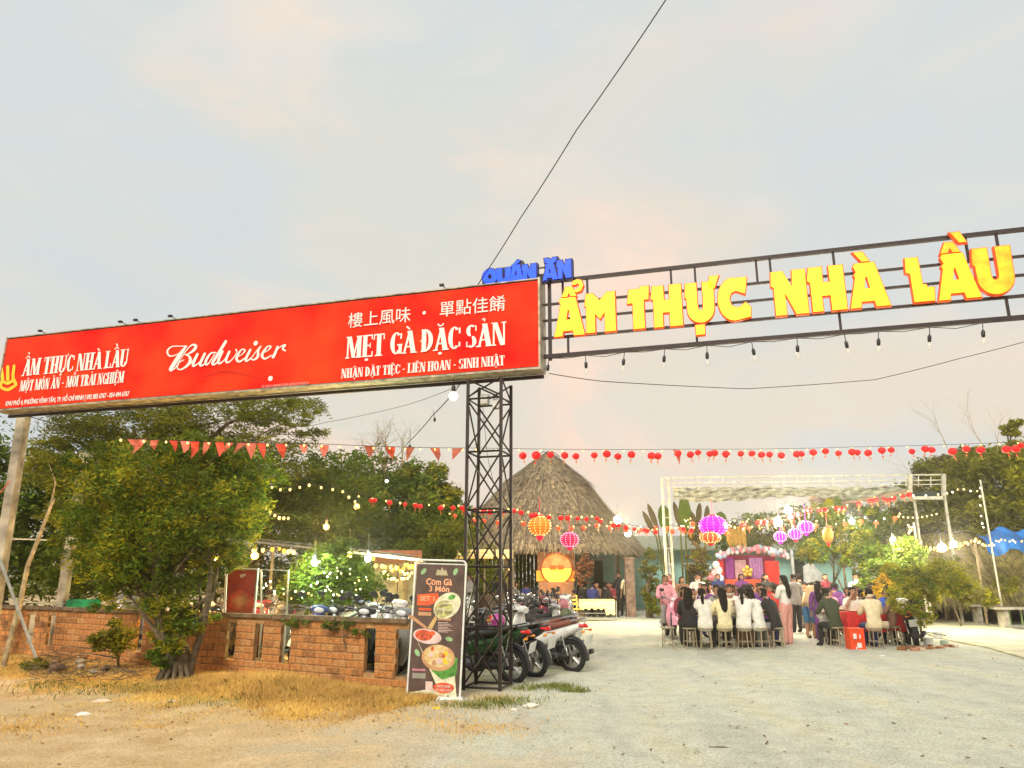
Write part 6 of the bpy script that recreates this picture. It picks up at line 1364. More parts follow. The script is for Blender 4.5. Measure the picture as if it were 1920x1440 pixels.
# paint tubs, bricks at the apricot tree
for i, (px, py, s, c, lb) in enumerate(((1742, 1212, .11, white_paint, 'front white paint tub at the apricot tree foot'), (1760, 1200, .12, white_paint, 'wide white tub with a blue-grey rim right of the tree'), (1772, 1214, .09, mat('clear green tub', (.45, .6, .45), .3), 'small pale green tub farthest right by the tree'))):
    v = gp(px, py); m = MB(); m.sec([(0, 0, 0, s * .85, s * .85), (s * 1.7, 0, 0, s, s), (s * 1.72, 0, 0, s * .93, s * .93), (s * 1.3, 0, 0, s * .9, s * .9)], 16, axis='z', p=2); t = mk(m, 'paint_tub', c, smooth=50, loc=v); tag(t, lb, 'tub')
ORN = ordn + ['eighth', 'ninth', 'tenth', 'eleventh', 'twelfth', 'thirteenth', 'fourteenth']
for i in range(14):
    px = 1692 + i * 7.5 + rnd.uniform(-3, 3); v = gp(px, 1219 + rnd.uniform(-4, 4)); m = MB(); m.box((0, 0, .045), (.18, .09, .075)); t = put(m.mesh('brick', [rnd.choice((mat('pink broken brick', (.55, .27, .17), .9, var=.3), brickm2, mat('pale broken brick', (.66, .52, .38), .9)))]), 'loose_brick', None, v, (rnd.uniform(-.1, .1), 0, rnd.uniform(0, 3))); tag(t, ORN[i] + ' loose brick from the left in the low ring around the apricot tree', 'brick', 'loose bricks around the apricot tree')
v = gp(1738, 1205); m = MB(); m.path([v + Vector((-.2, 0, .3)), v + Vector((.15, -.02, .22)), v + Vector((.5, 0, .16))], .012, 5); tag(mk(m, 'green_hose', mat('green hose', (.02, .22, .14), .5)), 'short green hose lying over the paint tubs', 'hose')

# ================================================ GANTRY / AWNING
GD = 26
ga = thing('awning_gantry', 'pale steel gantry with white posts carrying a gathered grey awning over the tables', 'gantry', gx(1500, GD)); GO = ga.location
gw = mat('chalky white steel', (.46, .43, .35), .6, var=.2)
def gpt(px, py, D=GD): return at(px, py, D) - GO
def gb_(nm, a, b, w_, m=gw): return mk(beam(a, b, w_, w_), nm, m, ga)
lx = gpt(1252, 1000).x; ztop = gpt(1252, 896).z
for dx in (-.11, .11): mk(beam(Vector((lx + dx, 0, 0)), Vector((lx + dx, 0, ztop)), .07, .07), 'post', gw, ga)
for i in range(9): gb_('post_rung', Vector((lx - .11, -.003, .4 + i * .52)), Vector((lx + .11, -.003, .4 + i * .52)), .03)
for (y, w_) in ((893, .045), (903, .035), (911, .03)):
    gb_('beam_rail', gpt(1243, y + 3), gpt(1768, y - 3), w_)
for i in range(22):
    px = 1262 + i * 23; gb_('beam_upright', gpt(px, 893), gpt(px, 912) + Vector((0, 0, -.02)), .028)
for (p, q) in (((1705, 889), (1705, 935)), ((1768, 889), (1768, 935)), ((1705, 934), (1768, 934))): gb_('end_frame', gpt(*p) + Vector((0, -.05, 0)), gpt(*q) + Vector((0, -.05, 0)), .11)
mk(beam(gpt(1700, 928) + Vector((0, .3, 0)), gpt(1772, 926) + Vector((0, .3, 0)), .3, .22), 'dark_roller_box', mat('dark box', (.03, .04, .035), .7), ga)
mk(beam(gpt(1575, 945), gpt(1700, 921), .2, .1), 'roller_tube', mat('brown roller', (.30, .20, .14), .8), ga)
for px in (1716, 1774): a = gpt(px, 930); mk(beam(Vector((a.x, .1, 0)), a + Vector((0, .1, 0)), .07, .07), 'post', gw, ga)
# gathered awning cloth
m = MB(); nx_, nz_ = 150, 9; vs = []; a, b = gpt(1262, 913), gpt(1705, 910); rr = random.Random(3)
ph = [rr.uniform(0, 6) for _ in range(nz_ + 1)]
for i in range(nx_ + 1):
    k = i / nx_; x = a.x + (b.x - a.x) * k
    for j in range(nz_ + 1):
        z = a.z - .02 - (.40 + .1 * math.sin(k * 9)) * j / nz_ - .03 * math.sin(k * 70 + ph[j]); y = .12 * math.sin(j * 2.2 + k * 14) + .06 * math.sin(k * 110 + j)
        vs.append((x, y, z))
m.add(vs, [(i * (nz_ + 1) + j, (i + 1) * (nz_ + 1) + j, (i + 1) * (nz_ + 1) + j + 1, i * (nz_ + 1) + j + 1) for i in range(nx_) for j in range(nz_)])
mk(m, 'awning_cloth', mat('thin grey green awning', (.52, .52, .42), .8, var=.3, scale=7, trans=.4), ga, smooth=180)

# ================================================ PARTY BOOTH
pb_ = thing('party_booth', 'party booth with pink and purple curtains and red panels behind the diners', 'booth', gx(1405, 28)); PO = pb_.location
def pp(px, py): return at(px, py, 28) - PO
def panel(x0, x1, y0, y1, m, nm, yy=0, th_=.04):
    a, b = pp(x0, y0), pp(x1, y1); mb = MB(); mb.box(((a.x + b.x) / 2, yy, (a.z + b.z) / 2), (b.x - a.x, th_, a.z - b.z)); return mk(mb, nm, m, pb_)
def curtain(x0, x1, y0, y1, m, yy=-.1):
    a, b = pp(x0, y0), pp(x1, y1); n = 40; vs = []
    for i in range(n + 1):
        k = i / n; x = a.x + (b.x - a.x) * k; y = yy + .04 * math.sin(k * 32); vs += [(x, y, a.z), (x, y * 1.2, (a.z + b.z) / 2), (x, y, b.z)]
    mb = MB(); mb.add(vs, [(i * 3 + j, i * 3 + j + 3, i * 3 + j + 4, i * 3 + j + 1) for i in range(n) for j in range(2)]); mk(mb, 'curtain', m, pb_, smooth=180)
panel(1350, 1466, 1040, 1140, mat('booth back', (.42, .05, .14), .8), 'back_panel', .3)
curtain(1358, 1376, 1046, 1085, mat('purple curtain', (.42, .10, .40), .7)); curtain(1402, 1430, 1046, 1085, mat('lilac curtain', (.50, .25, .52), .7)); curtain(1377, 1401, 1050, 1085, mat('pale pink curtain', (.75, .5, .52), .7), .0)
panel(1432, 1462, 1052, 1100, mat('red booth panel', (.80, .04, .03), .6, var=.3, scale=4), 'side_panel', -.1); panel(1341, 1357, 1052, 1100, mat('red booth panel', (.8, .04, .03)), 'side_panel', -.1)
panel(1355, 1440, 1086, 1135, mat('red orange skirt', (.78, .12, .06), .7, var=.3, scale=5), 'counter_front', -.35, .3)
bcol = [mat('balloon pink', (.85, .45, .50), .3), mat('balloon pale blue', (.50, .66, .85), .3), mat('balloon white', (.82, .80, .82), .3), mat('balloon rose', (.75, .25, .35), .3)]
bal = MB(); bal.ball((0, 0, 0), (1, 1, 1.12), 12, 8); balm = bal.mesh('balloon', [None], 180)
r = random.Random(12)
for i in range(80):
    k = i / 79; px = 1343 + k * 130; py = 1042 - 13 * math.sin(k * 3.14) + r.uniform(-5, 5); v = pp(px, py)
    put(balm, 'balloon', pb_, v + Vector((0, -.2 + r.uniform(-.1, .1), 0)), scale=r.uniform(.06, .095), mats=[r.choice(bcol)])
for (px, py, c) in ((1325, 1065, 1), (1336, 1075, 0), (1345, 1070, 2), (1330, 1082, 3), (1348, 1085, 1), (1318, 1092, 2), (1340, 1060, 2)):
    put(balm, 'balloon', pb_, pp(px, py) + Vector((0, -.2, 0)), scale=.14, mats=[bcol[c]])
mb = MB(); 
for (dx, dz) in ((0, 0), (.13, .05), (-.13, .05), (.08, -.1), (-.08, -.1), (0, .15)): mb.ball(pp(1396, 1072) + Vector((dx, -.35, dz)), .075, 8, 6)
mk(mb, 'yellow_flowers', mat('yellow rosette', (.80, .60, .10), .6), pb_, smooth=180)
# ochre fringe hanging beside the booth
mb = MB(); 
for i in range(16): v = at(1362 + i * 2.3, 990 + (i % 3) * 2, 27.5); mb.box((v.x, v.y, v.z - .25), (.03, .02, .5 + .1 * (i % 4)))
tag(mk(mb, 'ochre_fringe', mat('ochre strips', (.62, .36, .08), .8), kind=None), 'ochre hanging fringe right of the large purple lantern', 'fringe')

# ================================================ THATCHED SHELTER at right
ts = thing('thatched_shelter', 'long low shelter with shaggy thatch hanging nearly to the ground along the right path', 'shelter', gx(1830, 27)); TSO = ts.location
x0, x1 = at(1655, 1060, 29).x - TSO.x, 6.5
segs = 26; rings = []; rs = np.random.RandomState(14)
prof2 = [(-.9, 1.05), (-.6, 1.5), (0, 2.1), (.9, 2.75), (1.6, 3.0), (2.6, 2.6)]
mb = MB(); vs = []
for i in range(segs + 1):
    x = x0 + (x1 - x0) * i / segs; yo = -(x - x0) * .22
    for (y, z) in prof2: vs.append((x, y + yo + rs.randn() * .05, z + rs.randn() * .05 + .012 * i))
n6 = len(prof2); mb.add(vs, [(i * n6 + j, (i + 1) * n6 + j, (i + 1) * n6 + j + 1, i * n6 + j + 1) for i in range(segs) for j in range(n6 - 1)]); mk(mb, 'roof', thatch, ts, smooth=180)
ns = 12000; u = rs.rand(ns); vq = rs.rand(ns) ** 1.3 * 3.999; i0 = vq.astype(int); f_ = vq - i0; p2 = np.array(prof2)
X_ = x0 + (x1 - x0) * u; Yv = p2[i0, 0] * (1 - f_) + p2[i0 + 1, 0] * f_ - (X_ - x0) * .22; Zv = p2[i0, 1] * (1 - f_) + p2[i0 + 1, 1] * f_ + .3 * u
P = np.stack([X_, Yv - .05, Zv + .03], 1); dn = np.stack([rs.randn(ns) * .18, -.45 + rs.randn(ns) * .15, -np.ones(ns)], 1); L = (.25 + .5 * rs.rand(ns))[:, None]; wv = (.01 + .018 * rs.rand(ns))[:, None]; T_ = np.array([[1., 0, 0]])
put(npmesh('roof_straw', np.stack([P - T_ * wv, P + T_ * wv, P + dn * L + T_ * wv * .4, P + dn * L - T_ * wv * .4], 1), 4, [mat('golden brown straw', (.30, .25, .09), 1, isl=.55, var=.3)]), 'roof_straw', ts, kind='stuff')
for px in (1675, 1735, 1775, 1790, 1834, 1890, 1935): a = gx(px, 26.4 if px > 1800 else 27.5) - TSO; mb = MB(); mb.path([(a.x, a.y, 0), (a.x + .03, a.y, 1.6 + .0)], .07 if px != 1790 else .05, 7); mk(mb, 'post', palebark, ts)
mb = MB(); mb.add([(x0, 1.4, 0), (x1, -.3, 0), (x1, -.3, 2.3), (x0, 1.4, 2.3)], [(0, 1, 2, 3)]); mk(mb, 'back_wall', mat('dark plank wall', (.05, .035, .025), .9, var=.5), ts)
mb = MB(); a = at(1878, 1165, 26); mb.path([(a.x, a.y, 0), (a.x - .15, a.y + .1, 1.2), (a.x - .4, a.y + .3, 2.6)], [.11, .09, .07], 7); tag(mk(mb, 'slanting_pole', palebark), 'slanting pale pole at the path edge below the blue tarpaulin', 'pole')
for i, (px, D, w_) in enumerate(((1905, 23.5, 1.3), (1855, 25.6, 1.4))):
    t = thing('stone_table', ('nearer' if i == 0 else 'farther') + ' pale slab table along the right path', 'table', gx(px, D)); mb = MB(); mb.box((0, 0, .62), (w_, .5, .06)); mk(mb, 'tabletop', concrete, t)
    for s in (-.4, .4): mb = MB(); mb.box((s, 0, .295), (.12, .35, .59)); mk(mb, 'leg', concrete, t)
mb = MB(); v = gx(1903, 25.6); mb.box((v.x, v.y, .95), (.55, .05, .36)); mb.box((v.x - .2, v.y, .4), (.04, .04, .8)); mb.box((v.x + .2, v.y, .4), (.04, .04, .8)); tag(mk(mb, 'green_board', mat('pale green board', (.30, .42, .18), .7)), 'pale green board standing under the right thatched shelter', 'board')
# blue tarpaulin over the right end
mb = MB(); vs = []; n = 24; a = at(1848, 1030, 24.5); b = at(1960, 1028, 24)
for i in range(n + 1):
    k = i / n; x = a.x + (b.x - a.x) * k; y = 24.4; zb = a.z - .12 * math.sin(k * 9) - .1; vs += [(x, y - .05 * math.sin(k * 22), zb), (x, y + .05, zb + .35 + .15 * k), (x, y + .5, zb + .62 + .2 * k)]
mb.add(vs, [(i * 3 + j, i * 3 + 3 + j, i * 3 + 4 + j, i * 3 + 1 + j) for i in range(n) for j in range(2)]); tag(mk(mb, 'blue_tarpaulin', mat('blue tarpaulin', (.02, .16, .50), .45, var=.3, scale=3), smooth=180), 'blue tarpaulin sagging over the right end of the thatched shelter', 'tarpaulin')
mb = MB(); mb.path([gx(1960, 24.5) + Vector((0, 0, 0)), gx(1960, 24.5) + Vector((0, 0, 3.3))], .05, 6); mb.path([gx(1848, 24.6), gx(1848, 24.6) + Vector((0, 0, 2.7))], .04, 6); tag(mk(mb, 'tarpaulin_poles', palebark), 'thin poles holding the blue tarpaulin', 'poles')
for i, (px, yt, D, lb) in enumerate(((1672, 1012, 22.5, 'slim white lamp pole with a bright lamp right of the crowd'), (1713, 980, 23, 'slim grey pole behind the apricot tree'), (1722, 990, 24.5, 'second slim pole behind the apricot tree, right one'), (1838, 900, 24, 'slim pale pole rising in front of the big right tree'))):
    a = at(px, yt, D); mb = MB(); mb.path([(a.x + .06, a.y, 0), (a.x, a.y, a.z)], .045 if i == 0 else .03, 6); tag(mk(mb, 'pole', gw), lb, 'pole')
# ================================================ STRINGS, LANTERNS, LAMPS, WIRES
bb_ = MB(); bb_.ball((0, 0, -.045), (.024, .024, .03), 8, 6, mi=0); bb_.path([(0, 0, 0), (0, 0, -.02)], .014, 6, mi=1)
SB = {}
ORD = 'first second third fourth fifth sixth seventh eighth ninth tenth eleventh twelfth thirteenth fourteenth fifteenth sixteenth seventeenth eighteenth nineteenth twentieth'.split(); ORD += ['twenty-' + o for o in ORD[:9]] + ['thirtieth'] + ['thirty-' + o for o in ORD[:9]] + ['fortieth'] + ['forty-' + o for o in ORD[:9]]
for k, m_ in (('warm', bulb_warm), ('white', bulb_white), ('amber', bulb_amber), ('cool', mat('cool lit bulb', (.8, .95, .8), emit=(.75, 1, .62), es=6)), ('off', glass())): SB[k] = (lambda me: me)(MB())
for k, m_ in (('warm', bulb_warm), ('white', bulb_white), ('amber', bulb_amber), ('cool', MC['cool lit bulb']), ('off', glass())):
    q = MB(); q.v, q.f, q.m = bb_.v, bb_.f, bb_.m; SB[k] = q.mesh('bulb', [m_, black_plastic], 180)
def string(label, P, n, kind='warm', sag=.1, s=1.0, group=None, drop=0, jit=.0, r_=.004, name='light_string', cat='string light'):
    """P: control points (px, py, D). cable with n bulbs"""
    V = [at(*p) for p in P]; t = thing(name, label, cat, V[0], 0, group); pts = []
    for a, b in zip(V, V[1:]):
        for i in range(8): k = i / 8; q = a.lerp(b, k) - V[0]; q.z -= sag * 4 * k * (1 - k); pts.append(q)
    pts.append(V[-1] - V[0]); mb = MB(); mb.path(pts, r_, 4, cap=False); mk(mb, 'cable', wire_m, t)
    for i in range(n):
        k = (i + .5) / n * (len(pts) - 1); j = int(k); q = pts[j].lerp(pts[min(j + 1, len(pts) - 1)], k - j); 
        q = q + Vector((rnd.uniform(-jit, jit), rnd.uniform(-jit, jit), rnd.uniform(-jit, jit) - drop)); kk = kind if isinstance(kind, str) else rnd.choice(kind)
        put(SB[kk], 'bulb', t, q, scale=s * .8 * rnd.uniform(.85, 1.15))
    return t, pts, V[0]
def along(pts, O_, k): k = k * (len(pts) - 1); j = int(k); return O_ + pts[j].lerp(pts[min(j + 1, len(pts) - 1)], k - j)
lanm = mat('red lantern cloth', (.80, .008, .012), .5, emit=(1, .0, .01), es=.16, var=.1); lan2 = mat('orange red lantern cloth', (.85, .09, .03), .5, emit=(1, .10, .02), es=.30, var=.1); gold_m = mat('gold trim', (.7, .42, .08), .4)
def lantern_mesh(m_, nm):
    q = MB(); n = 16; rings = []
    for i in range(9):
        ph = math.pi * (.08 + .84 * i / 8); rings.append([(math.sin(ph) * .1 * (1 + (.05 if j % 2 else -.03)) * math.cos(6.2832 * j / n), math.sin(ph) * .1 * (1 + (.05 if j % 2 else -.03)) * math.sin(6.2832 * j / n), -.1 - .088 * -math.cos(ph) * -1) for j in range(n)])
    q.loft(rings, 0); q.path([(0, 0, 0), (0, 0, -.03)], .03, 8, mi=1); q.path([(0, 0, -.18), (0, 0, -.2)], .028, 8, mi=1); q.path([(0, 0, -.2), (0, 0, -.24)], .004, 4, mi=1); q.path([(0, 0, -.24), (0, 0, -.27)], .02, 6, mi=0); q.path([(0, 0, -.27), (0, 0, -.36)], [.012, .005], 5, mi=1)
    return q.mesh(nm, [m_, gold_m], 60)
LM = lantern_mesh(lanm, 'red_lantern'); LM2 = lantern_mesh(lan2, 'red_lantern')
def lanterns(pts, O_, n, k0, k1, lb, grp, s=1.0, me=None, jit=.06, dz=0):
    for i in range(n):
        v = along(pts, O_, k0 + (k1 - k0) * (i + rnd.uniform(.05, .95)) / n); v = v + Vector((0, 0, rnd.uniform(-jit, 0) - dz))
        tag(put(me or LM, 'paper_lantern', None, v, (rnd.uniform(-.3, .3), rnd.uniform(-.3, .3), rnd.uniform(0, 6)), s * rnd.uniform(.72, 1.0)), lb.replace('small', ORD[i] + ' from left: small', 1), 'lantern', grp)
# long front string: pennants then lanterns
t, pts, O1 = string('long string across the whole yard with pennants at left and lit bulbs throughout', [(205, 820, 10.7), (600, 832, 12.6), (900, 840, 15), (1300, 842, 17), (1600, 838, 17.5), (1960, 826, 17.5)], 52, 'warm', .02, .9, r_=.005)
pen_m = [mat('faded red pennant', (.80, .09, .04), .8), mat('pinkish pennant', (.78, .20, .13), .8)]
for i, px in enumerate((250, 268, 290, 325, 348, 366, 390, 412, 432, 455, 470, 490, 527, 568, 608, 693, 732, 770, 815, 858, 1270)):
    D_ = 10.7 + (px - 205) * .0048 if px < 600 else (12.6 + (px - 600) * .008 if px < 900 else 16.8); v = at(px, 820 + (px - 205) * .0304 if px < 600 else (832 + (px - 600) * .0267 if px < 900 else 842), D_) + Vector((0, 0, -.02)); ks_ = D_ / 16.7; a = rnd.uniform(-.5, .5); mb = MB(); w_ = rnd.uniform(.09, .13) * ks_; h_ = rnd.uniform(.22, .40) * ks_; sk = rnd.uniform(-.14, .1)
    q = [(-w_, 0, 0), (w_, 0, .0), (w_ * .6 + sk * .6, .03, -h_ * .5), (sk, .06 * rnd.uniform(-1, 1), -h_), (-w_ * .5 + sk * .5, -.02, -h_ * .5)]
    mb.add([Vector(x) for x in q], [(0, 4, 2, 1), (4, 3, 2)]); put(mb.mesh('pennant', [rnd.choice(pen_m)]), 'pennant', t, v - O1, (rnd.uniform(-.3, .3), 0, a))
lanterns(pts, O1, 42, .425, .985, 'small red lantern on the long string across the sky', 'red lanterns on the long string', 1.0, jit=.08)
# second strings of lanterns, across the hut and the yard
t, p2_, O2 = string('lantern and bulb string running from the trees across the front of the hut', [(660, 925, 21), (860, 945, 20), (960, 950, 20), (1110, 965, 20.5), (1240, 990, 21)], 30, 'warm', .08, 1.35)
lanterns(p2_, O2, 34, .02, 1, 'small red lantern on the upper string in front of the hut', 'red lanterns on the hut string', .8)
t, p3_, O3 = string('lower lantern string across the hut thatch', [(820, 955, 24), (1000, 975, 25), (1120, 980, 25), (1260, 985, 25), (1360, 990, 25)], 16, 'warm', .12, 1.2)
lanterns(p3_, O3, 22, .02, 1, 'small orange lantern on the lower string across the hut', 'lanterns on the lower hut string', .85, LM2)
t, p4_, O4 = string('lantern string rising from the gantry to the white end frame', [(1250, 985, 23), (1400, 975, 23), (1520, 950, 23), (1640, 930, 23.5), (1710, 915, 24)], 18, 'warm', .1, 1.2)
lanterns(p4_, O4, 24, .02, .98, 'small red lantern on the string rising rightwards', 'lanterns on the rising string', .95)
t, p5_, O5 = string('lower lantern string right of the gantry post', [(1180, 985, 24), (1300, 975, 24), (1400, 985, 24), (1560, 975, 24), (1690, 955, 24)], 26, ('warm', 'white'), .08, 1.3, jit=.12)
lanterns(p5_, O5, 18, .02, .98, 'small orange lantern on the string below the awning', 'lanterns below the awning', .85, LM2, jit=.2)
string('string of warm bulbs looping down through the left trees', [(487, 892, 18), (484, 915, 18), (495, 945, 18), (520, 965, 18), (545, 968, 18)], 12, 'warm', 0, 1.8)
string('string of warm bulbs stretching from the left trees to the red lanterns', [(487, 900, 18), (530, 915, 18), (580, 905, 19), (640, 915, 20), (672, 940, 20)], 11, 'warm', .02, 1.7)
string('amber bulbs strung under the lean-to eave', [(330, 1018, 16.8), (395, 1010, 16.8), (450, 1025, 16.6), (520, 1022, 16.4), (555, 1028, 16.2)], 16, ('amber', 'amber', 'warm'), .02, 2.0)
string('cluster of amber bulbs over the beige partition', [(700, 1042, 16), (735, 1060, 16), (760, 1055, 16), (790, 1050, 15.8)], 18, 'amber', .05, 1.9, jit=.05)
string('curling rope of amber bulbs on the beige partition', [(716, 1058, 16), (730, 1078, 16), (755, 1082, 16), (775, 1070, 16), (752, 1068, 15.9)], 18, 'warm', .02, 1.4, jit=.03)
string('fairy lights wound through the lit shrub behind the wall', [(485, 1080, 13.6), (520, 1105, 13.5), (560, 1110, 13.4), (600, 1090, 13.3), (640, 1105, 13.3), (680, 1115, 13.3)], 34, ('warm', 'white', 'cool'), .05, .75, jit=.09)
string('second fairy light strand in the top of the lit shrub', [(590, 1050, 13.4), (620, 1075, 13.3), (650, 1060, 13.3), (690, 1085, 13.4), (620, 1120, 13.2)], 20, ('warm', 'white'), .05, .7, jit=.1)
string('bulb strand along the counter left of the hut', [(855, 1035, 21), (900, 1035, 21), (960, 1040, 22), (955, 1075, 22)], 14, 'warm', .02, 1.3, jit=.04)
string('fairy light strand hanging along the gantry beam left half', [(1265, 985, 24.5), (1290, 975, 24.5), (1330, 985, 24.5), (1400, 975, 24.6), (1450, 985, 24.6)], 30, ('warm', 'white'), .05, .9, jit=.12)
string('warm rope light sagging between the slim poles at right', [(1672, 1015, 22.2), (1690, 1028, 22.3), (1710, 1022, 22.5), (1726, 1008, 22.7)], 26, ('warm', 'amber'), .06, 1.2, jit=.04)
string('dense amber rope light along the eave of the right shelter', [(1738, 1022, 22.6), (1765, 1028, 22.6), (1800, 1018, 22.7), (1830, 1008, 22.8), (1850, 1020, 22.8)], 40, ('warm', 'amber', 'amber'), .03, 1.3, jit=.04)
string('bulb string along the blue tarpaulin', [(1850, 1020, 23.5), (1872, 1008, 23.5), (1900, 1012, 23.5), (1960, 1000, 23.5)], 14, ('warm', 'white', 'amber'), .04, 1.3, jit=.06)
string('bulb string from the dark box up to the pale pole', [(1700, 925, 23.6), (1770, 922, 23.8), (1800, 912, 23.9), (1838, 918, 24)], 9, ('warm', 'white'), .05, 1.3)
string('bulb strand wound down the pale pole', [(1838, 905, 23.9), (1837, 935, 23.9), (1840, 975, 23.9), (1845, 990, 23.9)], 6, 'white', 0, 1.3)
string('thin bulb string between the slim poles behind the apricot tree', [(1680, 965, 23), (1720, 968, 23), (1760, 960, 23)], 9, 'warm', .02, 1.1)
string('amber bulb tangle on the slim grey pole', [(1700, 980, 22.8), (1708, 990, 22.8), (1702, 998, 22.8)], 9, 'warm', 0, 1.2, jit=.05)
# large lit lanterns
def big_lantern(label, px, py, D, rx, rz, body, bead, tail, n=12):
    v = at(px, py, D); t = thing('large_lantern', label, 'lantern', v, 0, 'large lit lanterns'); q = MB(); nn = n; rings = []
    for i in range(9): ph = math.pi * (.12 + .76 * i / 8); rings.append([(math.sin(ph) * rx * math.cos(6.2832 * j / 24), math.sin(ph) * rx * math.sin(6.2832 * j / 24), -rz * math.cos(ph)) for j in range(24)])
    q.loft(rings); mk(q, 'lantern_shade', body, t, smooth=180)
    q = MB()
    for j in range(nn):
        a = 6.2832 * j / nn
        for i in range(9): ph = math.pi * (.14 + .72 * i / 8); q.ball((math.sin(ph) * rx * 1.03 * math.cos(a), math.sin(ph) * rx * 1.03 * math.sin(a), -rz * math.cos(ph)), .011, 5, 4)
    for zz in (-.92, .92):
        for j in range(14): a = 6.2832 * j / 14; q.ball((rx * .42 * math.cos(a), rx * .42 * math.sin(a), rz * zz), .010, 5, 4)
    mk(q, 'light_beads', bead, t, kind='stuff')
    q = MB(); q.path([(0, 0, -rz * .9), (0, 0, -rz * 1.25), (0, 0, -rz * 1.5)], [rx * .35, rx * .3, .02], 10); q.path([(0, 0, rz * .9), (0, 0, rz * 1.1)], rx * .3, 10); q.path([(0, 0, rz), (0, 0, rz + .5)], .008, 4); mk(q, 'cap', tail, t, smooth=50)
    return t
or_b = mat('glowing orange shade', (.9, .2, .02), .5, emit=(1, .13, .01), es=.8); pu_b = mat('glowing magenta shade', (.6, .01, .6), .5, emit=(.8, .0, .8), es=.5); rd_b = mat('glowing crimson shade', (.7, .02, .08), .5, emit=(.9, .01, .06), es=.6)
pk_bd = mat('pink beads', (1, .7, 1), emit=(1, .5, .9), es=1.5); yl_bd = mat('yellow beads', (1, .8, .3), emit=(1, .62, .2), es=3)
big_lantern('glowing orange lantern with yellow bead ribs before the hut thatch', 1012, 986, 22, .33, .29, or_b, yl_bd, rd_b)
big_lantern('crimson lantern with pink bead rings, lower right of the orange one', 1068, 1012, 21, .25, .20, rd_b, pk_bd, rd_b)
big_lantern('biggest magenta lantern covered in beads by the gantry post', 1337, 986, 22.5, .42, .30, pu_b, pk_bd, rd_b, 14)
big_lantern('orange beaded lantern bulging below the biggest magenta one', 1332, 1008, 22.2, .30, .16, mat('glowing red orange shade', (.85, .08, .02), .5, emit=(1, .06, .02), es=.8), yl_bd, lanm, 12)
big_lantern('small magenta lantern, leftmost of the three below the floodlights', 1463, 1006, 22, .18, .15, pu_b, pk_bd, pu_b)
big_lantern('middle magenta lantern of the three below the floodlights', 1491, 1001, 22, .19, .16, pu_b, pk_bd, rd_b)
big_lantern('upper right magenta lantern of the three below the floodlights', 1511, 988, 22, .23, .17, pu_b, pk_bd, pu_b)
big_lantern('tall plain orange lantern hanging in the green shrub tree', 1552, 1003, 22, .15, .22, or_b, or_b, lanm, 6)
# bright lamps
def flood(label, px, py, D, power, color, r_, m_, glow=None):
    v = at(px, py, D); t = thing('bright_lamp', label, 'lamp', v, 0, 'lit bare lamps'); r_ = r_ * .68 if power > 20 else r_; q = MB(); q.ball((0, 0, 0), r_, 12, 8); mk(q, 'bulb', m_, t, smooth=180); q = MB(); q.path([(0, 0, r_ * .8), (0, 0, r_ + .07), (0, 0, r_ + .1)], [.03, .035, .02], 8); q.path([(0, 0, r_), (0, 0, r_ + .45)], .006, 4); mk(q, 'socket', black_plastic, t, smooth=50)
    if power: lamp('lamp_glow', v + Vector((0, -r_ * 1.4 - .05, 0)), power * 2.5, color, .08)
W_, A_, C_ = (1, .86, .6), (1, .55, .15), (.75, 1, .6)
hot_w = mat('hot white lamp', (1, 1, .9), emit=(1, .95, .75), es=14); hot_a = mat('hot amber lamp', (1, .7, .2), emit=(1, .50, .06), es=3); hot_c = mat('hot greenish lamp', (.9, 1, .8), emit=(.80, 1, .65), es=12)
flood('round white bulb hanging under the red signboard left of the tower', 850, 743, 11.4, 0, W_, .075, mat('soft white globe', (1, .95, .85), emit=(1, .90, .74), es=1.6))
for (px, py, D, p, c, r_, m_, lb) in (
    (1158, 975, 26, 150, (1, .75, .3), .20, hot_w, 'dazzling yellow white lamp at the right slope of the hut roof, upper'), (1177, 1000, 26, 120, W_, .17, hot_w, 'dazzling white lamp below the yellow one at the hut corner'),
    (1478, 957, 23, 170, W_, .17, hot_w, 'dazzling upper lamp of the pair under the awning'), (1459, 979, 23, 150, W_, .18, hot_w, 'dazzling lower lamp of the pair under the awning'),
    (1597, 978, 23, 90, C_, .12, hot_c, 'greenish white lamp in the shrub tree'), (1674, 1011, 22, 60, W_, .10, hot_w, 'white lamp on the slim pole right of the crowd'),
    (1766, 1027, 22, 110, W_, .17, hot_w, 'brightest left lamp on the right shelter eave'), (1788, 1020, 22.3, 90, W_, .14, hot_w, 'bright right lamp on the right shelter eave'),
    (690, 1047, 15.6, 70, C_, .10, hot_c, 'greenish white lamp under the lean-to, right of the lit shrub'), (590, 1055, 13.3, 45, C_, .085, hot_c, 'greenish white lamp glowing inside the lit shrub'),
    (612, 988, 16, 40, A_, .09, hot_a, 'single amber lamp high above the lit shrub'), (407, 1048, 14, 60, A_, .11, hot_a, 'amber lamp above the red poster, left one'), (478, 1042, 14.2, 50, A_, .10, hot_a, 'amber lamp above the right corner of the red poster'),
    (338, 1037, 13.2, 40, A_, .08, hot_a, 'small amber lamp in the gnarled tree'), (655, 1040, 15.6, 20, A_, .06, hot_a, 'amber lamp left of the greenish one under the lean-to'), (632, 1042, 15.4, 10, C_, .08, mat('soft cool lamp', (.8, .9, .85), emit=(.8, .95, .85), es=1.5), 'dim cool lamp beside the lit shrub'),
    (768, 847, 16.4, 0, A_, .055, hot_a, 'warm bulb among the pennants left of the tower'), (669, 950, 20, 0, A_, .08, bulb_warm, 'warm bulb at the left end of the hut lantern string'), (725, 902, 24, 0, A_, .06, mat('soft white globe', (1, 1, 1)), 'faint white bulb in front of the rounded trees')):
    flood(lb, px, py, D, p, c, r_, m_)
